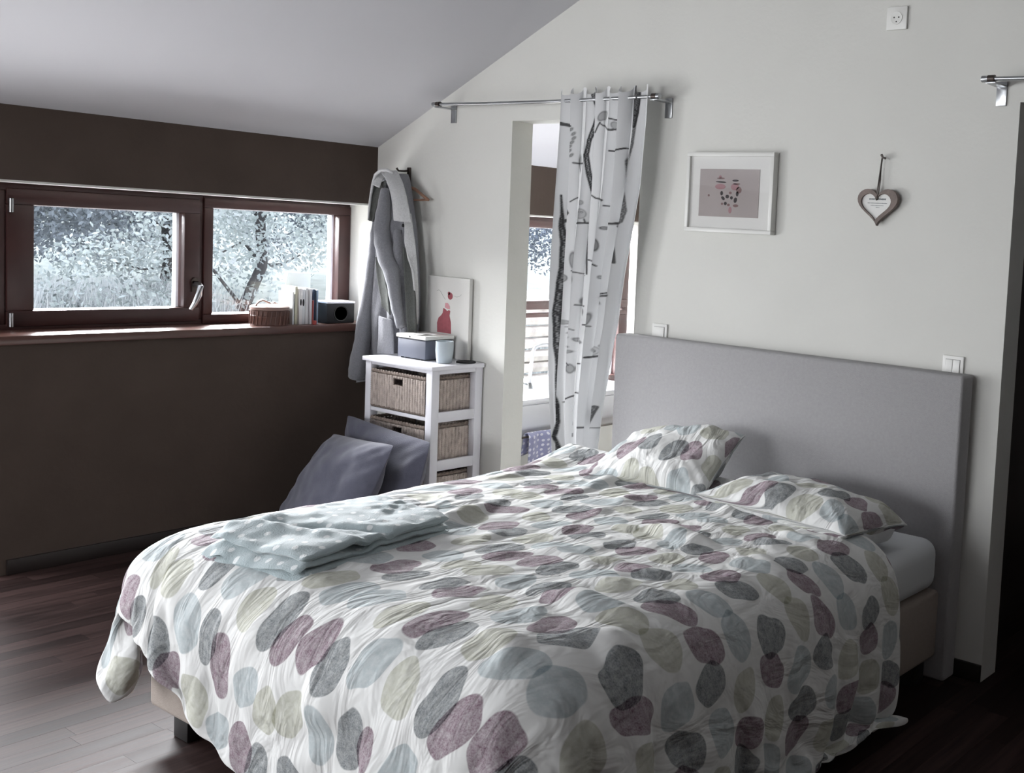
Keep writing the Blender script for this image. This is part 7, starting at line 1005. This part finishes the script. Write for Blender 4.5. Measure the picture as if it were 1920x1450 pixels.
# heading band: little loops standing above the rod
Zc = np.repeat(zs, NU, 1) + .016 * np.sin(ph * 1.0 + 2.2) * np.clip((zs - 2.0) / .09, 0, 1)
Xw = X.copy(); PXY = None
def inv(Xa, Za):   # world on the plane Y=3.41 -> drawing coordinates
    P_ = np.stack([Xa, np.full_like(Xa, 3.41), Za - 1.5], -1); v = P_ @ np.array(R).T
    return 2054. * v[..., 0] / v[..., 2] + 1486.326, 2054. * v[..., 1] / v[..., 2] + 606.009
DX, DY = inv(X, Zc); INK = np.zeros(X.shape)
def stroke(pts, w, d=.8, rough=0.):
    global INK
    w = np.broadcast_to(np.array(w, float), (len(pts),))
    for (a, b), wa, wb in zip(zip(pts, pts[1:]), w, w[1:]):
        ax, ay = a; bx, by = b; L2 = (bx - ax) ** 2 + (by - ay) ** 2 + 1e-6
        m = (DX > min(ax, bx) - 12) & (DX < max(ax, bx) + 12) & (DY > min(ay, by) - 12) & (DY < max(ay, by) + 12)
        x, y = DX[m], DY[m]; t = np.clip(((x - ax) * (bx - ax) + (y - ay) * (by - ay)) / L2, 0, 1)
        dd = np.hypot(x - ax - t * (bx - ax), y - ay - t * (by - ay)); hw = (wa + (wb - wa) * t) / 2
        if rough: hw = hw * (1 + .05 * np.sin(y * .11))
        k = np.clip((hw - dd) / 1.0 + .5, 0, 1)
        if rough: edge = np.clip(1 - abs(dd - hw + 1.2) / 1.6, 0, 1); k = k * (1 - rough * .35 + rough * .38 * np.sin(x * 1.7 + np.sin(y * .31) * 2.5) * np.sin(y * .83 + x * .4) + .35 * edge)
        INK[m] = np.maximum(INK[m], np.clip(k, 0, 1) * min(1, d * 1.15))
def leaf(x, y, hw, hh, a=0., d=.75, fill=.6):
    m = (abs(DX - x) < hh + 12) & (abs(DY - y) < hh + 12); u, v = DX[m] - x, DY[m] - y
    u, v = u * math.cos(a) + v * math.sin(a), -u * math.sin(a) + v * math.cos(a); r = np.hypot(u / hw, v / hh)
    k = np.clip((1 - r) * min(hw, hh) + .5, 0, 1); e = np.clip(1 - abs(1 - r) * min(hw, hh) / 1.3, 0, 1)
    INK[m] = np.maximum(INK[m], np.clip(k * fill + e * .5, 0, 1) * d)
stroke([(1112, 168), (1116, 190), (1117, 207), (1112, 233), (1104, 262), (1100, 291), (1102, 325), (1106, 354), (1108, 386), (1106, 415), (1104, 444)], [14, 12, 9, 7, 6, 6, 7, 6, 6, 6, 5], .85, .6)
stroke([(1104, 444), (1103, 488), (1102, 514)], [5, 3, 2.5], .8)
stroke([(1194, 166), (1191, 212), (1189, 236)], [17, 15, 10], .85, .3)
stroke([(1190, 236), (1186, 270), (1178, 302), (1174, 328), (1175, 360), (1174, 395), (1168, 415), (1160, 425)], [8, 9, 12, 7, 6, 7, 8, 8], .7, .7)
stroke([(1164, 418), (1152, 420), (1142, 420)], [6, 4, 3], .8)
stroke([(1162, 425), (1161, 450), (1158, 493)], [3, 2, 3.5], .75)
stroke([(1174, 278), (1160, 284), (1144, 283)], [3, 3, 3], .85); leaf(1154, 285, 2.8, 19)
stroke([(1122, 250), (1126, 238), (1129, 230)], 2); leaf(1132, 218, 4.5, 10, .4); stroke([(1129, 232), (1138, 242), (1146, 244), (1157, 240)], [2, 2.5, 4, 3]); leaf(1152, 236, 5, 8, -.3)
stroke([(1143, 222), (1158, 226), (1159, 216)], [3, 3, 2])
stroke([(1052, 232), (1066, 235), (1078, 238)], [7, 6, 3])
for k in range(7): leaf(1079 + 3 * math.sin(k), 244 + k * 8, 1.6, 3.4, .5)
leaf(1088.5, 307, 2.8, 15); stroke([(1080, 306), (1095, 307)], 3)
stroke([(1055, 366), (1055, 401), (1054, 425), (1055, 459), (1053, 502), (1050, 545), (1047, 587), (1046, 645), (1047, 685), (1047, 726), (1049, 761), (1050, 790), (1048, 818), (1053, 847), (1055, 876), (1056, 910)], [2, 3, 5, 6, 6.5, 6.5, 6.5, 6, 6.5, 8, 10.5, 11, 11, 10.5, 9, 7], .85, .6)
stroke([(1065, 384), (1070, 400), (1064, 410), (1055, 415)], [5, 4, 5, 6]); stroke([(1074, 379), (1083, 370)], 1.8)
leaf(1091, 401, 6.5, 9, 0, .8, .35); leaf(1089, 398, 1.6, 1.8); leaf(1093, 398, 1.6, 1.8); stroke([(1082, 419), (1101, 418)], 3.6); stroke([(1086, 412), (1086, 418)], 2); stroke([(1095, 411), (1096, 418)], 2); leaf(1092, 380, 3, 4, 0, .6)
stroke([(1110, 363), (1120, 372), (1133, 376)], [2, 3, 4]); stroke([(1135, 386), (1143, 387)], 2.6)
leaf(1122, 459, 4.6, 12, 0, .8, .75); leaf(1133, 428, 4, 3, 0, .85, .7); stroke([(1137, 425), (1142, 421)], 2)
leaf(1073, 489, 4.2, 16); leaf(1075, 523, 5, 12); stroke([(1070, 508), (1084, 511), (1099, 517)], 2); leaf(1058, 522, 7, 8, .5)
stroke([(1104, 487), (1114, 491), (1122, 499)], 2.6); leaf(1124, 520, 2, 3)
leaf(1090, 566, 4, 9); leaf(1091, 584, 4, 9); stroke([(1082, 572), (1096, 574)], 2.6)
stroke([(1124, 553), (1147, 547)], [2.5, 2.5]); stroke([(1126, 556), (1146, 554)], [2, 6]); leaf(1126, 564, 2.6, 7, -.5)
leaf(1058, 604, 8, 4, .2); stroke([(1061, 613), (1070, 614), (1079, 619)], 2.4, .55); leaf(1066, 624, 4.5, 2.6, -.2); leaf(1068, 633, 5, 2.8, -.2); leaf(1084, 639, 7.5, 3.6, .6)
leaf(1109, 600, 3.8, 13, .3); leaf(1102, 623, 4.4, 11, .25); stroke([(1094, 609), (1112, 612)], 2.6)
leaf(1067, 650, 5.5, 2.6); leaf(1071, 659, 6, 2.8); stroke([(1066, 664), (1068, 676), (1072, 685)], 1.6); leaf(1073, 691, 4, 8.5); stroke([(1081, 682), (1087, 682)], 3)
leaf(1117, 657, 7, 8, 0, .8, .3); leaf(1118, 658, 2.6, 3); stroke([(1105, 670), (1130, 667)], 4); leaf(1126, 649, 2.6, 3)
stroke([(1057, 754), (1075, 742)], 2.6); stroke([(1082, 736), (1092, 742)], 2.6)
leaf(1086, 769, 2.8, 17, 0, .6); stroke([(1085, 799), (1099, 802)], 3.2)
for y0_ in (768, 790, 812): stroke([(1078, y0_), (1078, y0_ + 6)], 1.6, .6)
leaf(1066, 860, 6, 16, .1, .8, .8); stroke([(1074, 853), (1070, 856)], 2)
stroke([(1122, 763), (1114, 792), (1110, 805)], [7, 7, 3], .75, .5); stroke([(1110, 803), (1117, 801), (1124, 803), (1123, 830), (1121, 850)], 1.8, .7); leaf(1108, 846, 3.4, 11, .05); stroke([(1108, 822), (1108, 836)], 1.5)
mc = bpy.data.materials.new('white voile with ink drawn trees'); mc.use_nodes = True; t_ = NT(mc); b_ = t_.n['Principled BSDF']; b_.inputs['Roughness'].default_value = .9; b_.inputs['Specular IOR Level'].default_value = .15
at = t_.add('ShaderNodeAttribute', attribute_name='ink'); mx = t_.add('ShaderNodeMix', data_type='RGBA'); t_.link(at.outputs['Fac'], mx.inputs[0]); mx.inputs[6].default_value = lin((222, 223, 224)); mx.inputs[7].default_value = lin((46, 46, 47))
t_.link(mx.outputs[2], b_.inputs['Base Color'])
tr_ = t_.add('ShaderNodeBsdfTranslucent'); t_.link(mx.outputs[2], tr_.inputs[0]); ms = t_.add('ShaderNodeMixShader'); ms.inputs[0].default_value = .16
t_.link(b_.outputs[0], ms.inputs[1]); t_.link(tr_.outputs[0], ms.inputs[2]); t_.link(ms.outputs[0], t_.n['Material Output'].inputs[0])
G = np.stack([X, Yc, Zc], -1)
cme = bpy.data.meshes.new('curtain'); idx = np.arange(NU * NV).reshape(NV, NU); F = np.stack([idx[:-1, :-1], idx[:-1, 1:], idx[1:, 1:], idx[1:, :-1]], -1).reshape(-1, 4)
cme.vertices.add(NU * NV); cme.vertices.foreach_set('co', G.astype(np.float32).ravel()); cme.loops.add(F.size); cme.loops.foreach_set('vertex_index', F.astype(np.int32).ravel())
cme.polygons.add(len(F)); cme.polygons.foreach_set('loop_start', np.arange(0, F.size, 4, dtype=np.int32)); cme.polygons.foreach_set('use_smooth', [True] * len(F)); cme.update(calc_edges=True)
at_ = cme.attributes.new('ink', 'FLOAT', 'POINT'); at_.data.foreach_set('value', INK.astype(np.float32).ravel()); cme.materials.append(mc)
cto = bpy.data.objects.new('curtain', cme); COL.objects.link(cto); tag(cto, 'white curtain with ink drawn trees, leaves and owls gathered at the bathroom doorway', 'curtain')

# ================================================================== things on the white wall
def wb(x0, x1, z0, z1, d0, d1): return MB().box(x0, x1, YW - d1, YW - d0, z0, z1)
so = thing('socket', 'white single wall socket high up near the ceiling', 'socket', (-1.955, 3.50, 2.316))
obj('cover_plate', wb(-1.997, -1.914, 2.276, 2.358, 0, .010), m_plastic, so, bevel=.003)
obj('socket_ring', MB().lathe([(.0205, 3.492), (.0225, 3.4915), (.0225, 3.496), (.0205, 3.4965)], (-1.955, 0, 2.317), 28, axis=1), m_plastic, so, smooth='auto')
obj('socket_well', MB().lathe([(.001, 3.4935), (.020, 3.4935), (.0205, 3.4925)], (-1.955, 0, 2.317), 28, axis=1), M('grey socket recess', (120, 120, 118), .5), so, smooth='auto')
for q in ((-.0095, .002), (.0095, .002), (0, -.013)): obj('pin_hole', MB().lathe([(.0028, 3.4915), (.0028, 3.494)], (-1.955 + q[0], 0, 2.317 + q[1]), 10, axis=1), m_dark, so)
def switch(label, xc, z0, z1, double):
    t = thing('light_switch', label, 'switch', (xc, 3.50, z0), 'switches at the ends of the headboard')
    obj('cover_plate', wb(xc - .0405, xc + .0405, z0, z1, 0, .009), m_plastic, t, bevel=.0025)
    zz_ = (z0 + z1) / 2
    for a, b in (((xc - .027, xc - .0008), (xc + .0008, xc + .027)) if double else ((xc - .027, xc + .027),)):
        obj('rocker', MB().prism([(3.4955, zz_ - .027), (3.4955, zz_ + .027), (3.4925, zz_ + .027), (3.4895, zz_ - .027)], 0, a, b), m_plastic, t, bevel=.0008)
    obj('rocker_gap', wb(xc - .0285, xc + .0285, zz_ - .0285, zz_ + .0285, .0091, .0094), M('switch joint grey', (128, 128, 126), .6), t)
switch('white single switch above the headboard end near the curtain', -3.000, 1.046, 1.127, False)
switch('white double rocker switch above the headboard end near the bare doorway', -1.648, 1.050, 1.131, True)

# framed print
fr = thing('framed_print', 'white framed print of pink and dark dabs on grey, on the wall above the bed', 'picture', (-2.655, 3.49, 1.68))
fx0, fx1, fz0, fz1 = -2.872, -2.441, 1.520, 1.838
def ring(x0, x1, z0, z1, t, y0, y1): return MB().box(x0, x1, y0, y1, z0, z0 + t).box(x0, x1, y0, y1, z1 - t, z1).box(x0, x0 + t, y0, y1, z0 + t, z1 - t).box(x1 - t, x1, y0, y1, z0 + t, z1 - t)
fy = 3.470
obj('frame', ring(fx0, fx1, fz0, fz1, .016, fy, 3.503), m_white2, fr, bevel=.0015)
obj('passepartout', MB().box(fx0 + .014, fx1 - .014, fy + .012, fy + .02, fz0 + .014, fz1 - .014), m_mat, fr)
obj('print', MB().box(-2.808, -2.512, fy + .010, fy + .0125, 1.583, 1.772), M('grey pink print', (168, 160, 158), .8, var=.05, vs=6), fr)
def dab(x, z, rx, rz, mat, a=0, y=fy + .010): return MB().prism(circ(x, z, rx, rz, 16, a), 1, y - .0006, y)
m_dab1 = M('muted pink ink', (162, 126, 130), .8); m_dab2 = M('dark ink', (64, 60, 62), .8); m_dab3 = M('brown pink ink', (128, 104, 104), .8)
def pp(a, b): q = px(1270 + a / 8.057, 270 + b / 8.057, fy + .01); return q
for (a, b, rx, rz, mat, an) in [(660, 520, 9, 1.6, m_dab3, 0), (660, 575, 12, 1.4, m_dab2, .05), (650, 500, 3, 3, m_dab1, 0), (880, 555, 7, 1.8, m_dab2, 0), (895, 605, 8, 1.4, m_dab3, 0), (650, 645, 12, 5, m_dab1, 0), (870, 650, 9, 6, m_dab1, 0), (930, 700, 6, 6, m_dab3, .6),
                            (670, 745, 3, 4, m_dab2, 0), (690, 820, 4.5, 2.8, m_dab2, .6), (755, 795, 4, 3.2, m_dab2, 0), (818, 815, 3, 3, m_dab2, 0), (876, 850, 3.6, 5, m_dab2, .3), (905, 755, 3, 4.5, m_dab2, 0), (800, 740, 3, 2.4, m_dab3, 0), (675, 905, 2.5, 2.2, m_dab3, 0), (725, 900, 3.2, 3, m_dab2, 0), (772, 922, 3, 2.4, m_dab3, 0), (880, 935, 6, 2.6, m_dab3, 0), (795, 1000, 3.6, 6, m_dab1, 0), (475, 775, 2.2, 2.2, m_dab3, 0)]:
    x, z = pp(a, b); obj('ink_dab', dab(x, z, rx * .0022, rz * .0022, mat, -an), mat, fr)
obj('picture_glass', MB().box(fx0 + .015, fx1 - .015, fy + .004, fy + .006, fz0 + .015, fz1 - .015), m_glass, fr)

# wooden heart on a string
ht = thing('heart_ornament', 'grey brown wooden heart with a small verse hanging by a string on the wall', 'ornament', (-1.975, 3.49, 1.83))
def heart(cx_, cz_, sx_, sz_, n=48):
    out = []
    for i in range(n):
        t = 2 * math.pi * i / n; x = 16 * math.sin(t) ** 3; z = 13 * math.cos(t) - 5 * math.cos(2 * t) - 2 * math.cos(3 * t) - math.cos(4 * t); out.append((cx_ + sx_ * x / 16, cz_ + sz_ * (z + 2.5) / 14.5))
    return out
hc = (-1.980, 1.640); o_ = heart(hc[0], hc[1], .083, .0665); i_ = heart(hc[0] - .006, hc[1] - .001, .062, .050); mb = MB(); n = len(o_)
for y in (3.476, 3.494):
    mb.v += [(p[0], y, p[1]) for p in o_] + [(p[0], y, p[1]) for p in i_]
for i in range(n):
    j = (i + 1) % n; mb.f += [(i, j, n + j, n + i), (2 * n + j, 2 * n + i, 3 * n + i, 3 * n + j), (i, 2 * n + i, 2 * n + j, j), (n + j, 3 * n + j, 3 * n + i, n + i)]
obj('heart_rim', mb, m_heart, ht, bevel=.0)
obj('heart_plate', MB().prism(i_, 1, 3.484, 3.490), m_mat, ht)
obj('string', MB().tube([(-1.980, 3.478, 1.684), (-1.978, 3.486, 1.74), (-1.975, 3.488, 1.828)], .0032, 6).tube([(-1.975, 3.486, 1.828), (-1.984, 3.480, 1.70), (-1.980, 3.476, 1.684)], .0026, 6), m_string, ht, smooth=True)
obj('knot', MB().tube([(-1.977, 3.482, 1.830), (-1.970, 3.480, 1.820), (-1.958, 3.480, 1.816)], [.005, .004, .004], 8), m_string, ht, smooth=True)
obj('bell', MB().lathe([(.001, 1.668), (.006, 1.671), (.006, 1.679), (.001, 1.683)], (-1.985, 3.479, 0), 10), m_string, ht, smooth=True)
m_txt = M('grey lettering', (110, 116, 118), .8)
for (a, b, w_, h_) in [(540, 905, 300, 26), (535, 978, 350, 10), (530, 1020, 230, 9), (540, 1052, 70, 8)]:
    x, z = px(1590 + a / 9.667, 280 + b / 9.667, 3.484); hw = w_ / 9.667 * .00225 / 2; k = max(3, int(w_ / 22)); mb = MB(); q = random.Random(b)
    for i in range(k):
        xa = x - hw + 2 * hw * i / k; hh = h_ / 9.667 * .0022 * q.uniform(.6, 1) / 2; mb.box(xa, xa + 2 * hw / k * .72, 3.4832, 3.4841, z - hh, z + hh)
    obj('lettering_line', mb, m_txt, ht)

# ================================================================== things on the window sill
SZ = .962
st = thing('bamboo_basket', 'round brown bamboo box with a pale strap on its lid on the window sill', 'basket', (-5.03, 2.985, SZ))
R0, sc0 = .083, (-5.03, 2.985, 0)
obj('basket_wall', MB().lathe([(.001, SZ), (R0, SZ), (R0 + .002, SZ + .010), (R0 + .001, SZ + .034), (R0 + .003, SZ + .037), (R0 + .003, SZ + .046), (R0, SZ + .049), (R0, SZ + .072), (R0 - .003, SZ + .074), (.001, SZ + .073)], sc0, 40), m_bamb, st, smooth='auto')
obj('lid', MB().lathe([(.001, SZ + .0745), (R0 + .004, SZ + .0745), (R0 + .005, SZ + .088), (R0 - .005, SZ + .094), (.05, SZ + .097), (.001, SZ + .098)], sc0, 40), m_bambl, st, smooth='auto')
obj('strap', MB().tube([(-5.0, 2.90, SZ + .096), (-4.99, 2.905, SZ + .115), (-5.0, 2.93, SZ + .123), (-5.01, 2.955, SZ + .115), (-5.015, 2.98, SZ + .104), (-5.02, 3.0, SZ + .108), (-5.03, 3.02, SZ + .102)], [.008, .009, .009, .008, .008, .007, .006], 8, flat=.5), m_bambl, st, smooth=True)
mb = MB()
for i in range(26):
    a = 2 * math.pi * i / 26; mb.tube([(-5.03 + (R0 + .004) * math.cos(a), 2.985 + (R0 + .004) * math.sin(a), SZ + .006), (-5.03 + (R0 + .004) * math.cos(a + .08), 2.985 + (R0 + .004) * math.sin(a + .08), SZ + .07)], .0022, 5)
obj('weave_strands', mb, m_bamb, st)
bk = [('thin white disc case next to the bamboo box', (225, 226, 224), .008, .160, 0), ('slim grey booklet second from the bamboo box', (120, 120, 116), .006, .150, .02), ('cream paperback between grey booklet and white books', (222, 220, 198), .014, .186, 0), ('white book with a dark spot on its spine', (224, 222, 220), .016, .176, 1),
      ('white book with a dark oval on its spine', (214, 216, 216), .018, .172, 1), ('plain white book beside the one with the oval', (228, 228, 228), .016, .178, 0), ('pale grey thin book before the red one', (196, 196, 198), .010, .175, 0), ('short red booklet in front of the blue book', (156, 74, 68), .006, .118, 0), ('tall navy blue book by the black radio', (40, 58, 82), .013, .172, 0), ('grey blue thin book touching the black radio', (120, 138, 156), .007, .168, 0)]
yb = 3.079
for k, (lab, c_, th_, hh, mk) in enumerate(bk):
    dpt = .12 if k != 7 else .09; x1_ = -5.0 + (.01 if k % 3 == 0 else 0) + (.012 if k == 7 else 0)
    t = thing('book', lab, 'book', (x1_, yb + th_ / 2, SZ), 'slim books upright on the window sill')
    mm = M('book cover ' + str(k), c_, .6)
    obj('cover', MB().box(x1_ - dpt, x1_, yb, yb + th_, SZ, SZ + hh), mm, t, bevel=.001)
    obj('page_block', MB().box(x1_ - dpt - .001, x1_ - .004, yb + .0015, yb + th_ - .0015, SZ + .002, SZ + hh + .0008), m_paper, t)
    if mk: obj('spine_mark', MB().prism(circ(yb + th_ / 2, SZ + hh * .62, th_ * .28, .012 + .006 * k / 4), 0, x1_, x1_ + .0006), m_dark, t)
    yb += th_ + .0025
tag(obj('card', MB().prism([(3.10, SZ), (3.26, SZ), (3.265, SZ + .245), (3.14, SZ + .250)], 0, -5.139, -5.136), M('white card', (228, 236, 236), .5)), 'large white card standing behind the books against the pane', 'card')
ra = thing('radio', 'small black cube radio with a round speaker on the window sill', 'radio', (-5.05, 3.335, SZ))
obj('housing', MB().box(-5.10, -4.985, 3.262, 3.418, SZ, SZ + .100), m_black, ra, bevel=.006)
obj('top_plate', MB().box(-5.102, -4.983, 3.260, 3.420, SZ + .1005, SZ + .110), m_white, ra, bevel=.003, label='white top plate')
obj('speaker_cone', MB().lathe([(.001, -.012), (.018, -.010), (.036, .001), (.040, .003), (.042, .0)], (-4.985, 3.34, SZ + .05), 28, axis=0), m_dark, ra, smooth='auto')
tag(obj('red_clip', MB().box(-4.955, -4.940, 3.165, 3.178, SZ, SZ + .022), M('red plastic', (150, 62, 56), .5), bevel=.003), 'tiny red object at the sill edge below the books', 'clip')

# ================================================================== bathroom beyond the curtain
ba = thing('washbasin', 'white washbasin and shelf under the bathroom window', 'washbasin', (-4.6, 4.3, .5))
B0 = MB(); bxa, bxb, bya, byb, bz = -4.94, -4.28, 3.64, 4.90, .60
B0.box(bxa, bxb, bya, byb, bz - .03, bz); obj('counter', B0, m_cer, ba, bevel=.006)
obj('basin_front', MB().prism([(bxb - .004, bz - .030), (bxb - .03, bz - .16), (bxb - .10, bz - .22), (bxa, bz - .22), (bxa, bz - .03)], 1, bya + .01, byb - .01), m_cer, ba, bevel=.012)
v_ = obj('vanity', MB().box(bxa, bxb - .12, bya + .03, byb - .03, .02, bz - .221), m_white2, ba, bevel=.004)
fa = thing('faucet', 'tall white gooseneck faucet on the bathroom basin', 'faucet', (-4.55, 4.25, bz))
obj('spout', MB().tube([(-4.60, 4.265, bz), (-4.60, 4.275, bz + .10), (-4.60, 4.285, bz + .20), (-4.595, 4.30, bz + .232), (-4.585, 4.34, bz + .245), (-4.575, 4.39, bz + .242), (-4.57, 4.42, bz + .225)], [.011, .010, .010, .010, .010, .010, .010], 12), m_cer, fa, smooth=True)
obj('faucet_base', MB().lathe([(.024, bz), (.024, bz + .012), (.016, bz + .03)], (-4.60, 4.265, 0), 20), m_chrome, fa, smooth='auto')
obj('lever', MB().tube([(-4.60, 4.26, bz + .02), (-4.585, 4.20, bz + .035)], .005, 8), m_chrome, fa, smooth=True)
gl = tag(obj('tumbler', MB().lathe([(.001, bz + .001), (.030, bz + .001), (.034, bz + .09), (.031, bz + .09), (.027, bz + .008), (.001, bz + .006)], (-4.55, 4.405, 0), 24), M('frosted tumbler', (200, 204, 212), .3), smooth='auto'), 'small pale tumbler on the basin beside the faucet', 'cup')
tb = thing('toothbrush', 'dark toothbrush standing in the tumbler', 'toothbrush', (-4.55, 4.405, bz + .02)); obj('handle', MB().tube([(-4.55, 4.405, bz + .008), (-4.54, 4.425, bz + .13)], .004, 6), m_black, tb); obj('bristles', MB().box(-4.545, -4.528, 4.417, 4.430, bz + .128, bz + .150), m_paper, tb)
rl = thing('towel_rail', 'dark thin towel rail in front of the basin', 'rail', (-4.25, 4.3, .40)); obj('bar', MB().tube([(-4.245, 3.68, .412), (-4.245, 4.80, .412)], .005, 8), m_hook, rl, smooth=True)
for y in (3.70, 4.78): obj('arm', MB().tube([(-4.245, y, .412), (-4.395, y, .420)], .005, 8), m_hook, rl, smooth=True)
tw = np.zeros((30, 26, 3)); TU = np.zeros((30, 26, 2))
for j in range(30):
    for i in range(26):
        u, v = i / 25, j / 29; y = 3.93 + .21 * u; dr_ = (.165 - .07 * u) * 1.0
        if v < .35: x, z = -4.263 - .02 * (1 - v / .35), .420 - dr_ * .7 * (1 - v / .35)
        elif v < .5: a = (v - .35) / .15 * math.pi; x, z = -4.245 - .014 * math.cos(a), .420 + .012 * math.sin(a)
        else: x, z = -4.228 + .006 * math.sin(u * 12), .420 - dr_ * (v - .5) / .5
        tw[j, i] = (x + .005 * math.sin(u * 9 + v * 3), y, z); TU[j, i] = (u * .2, v * .3)
to = tag(obj('towel', MB().grid(tw), m_towel, smooth=True, uv=TU.reshape(-1, 2)), 'lavender cloth with white dots hung over the bathroom rail', 'towel'); md = to.modifiers.new('t', 'SOLIDIFY'); md.thickness = .004
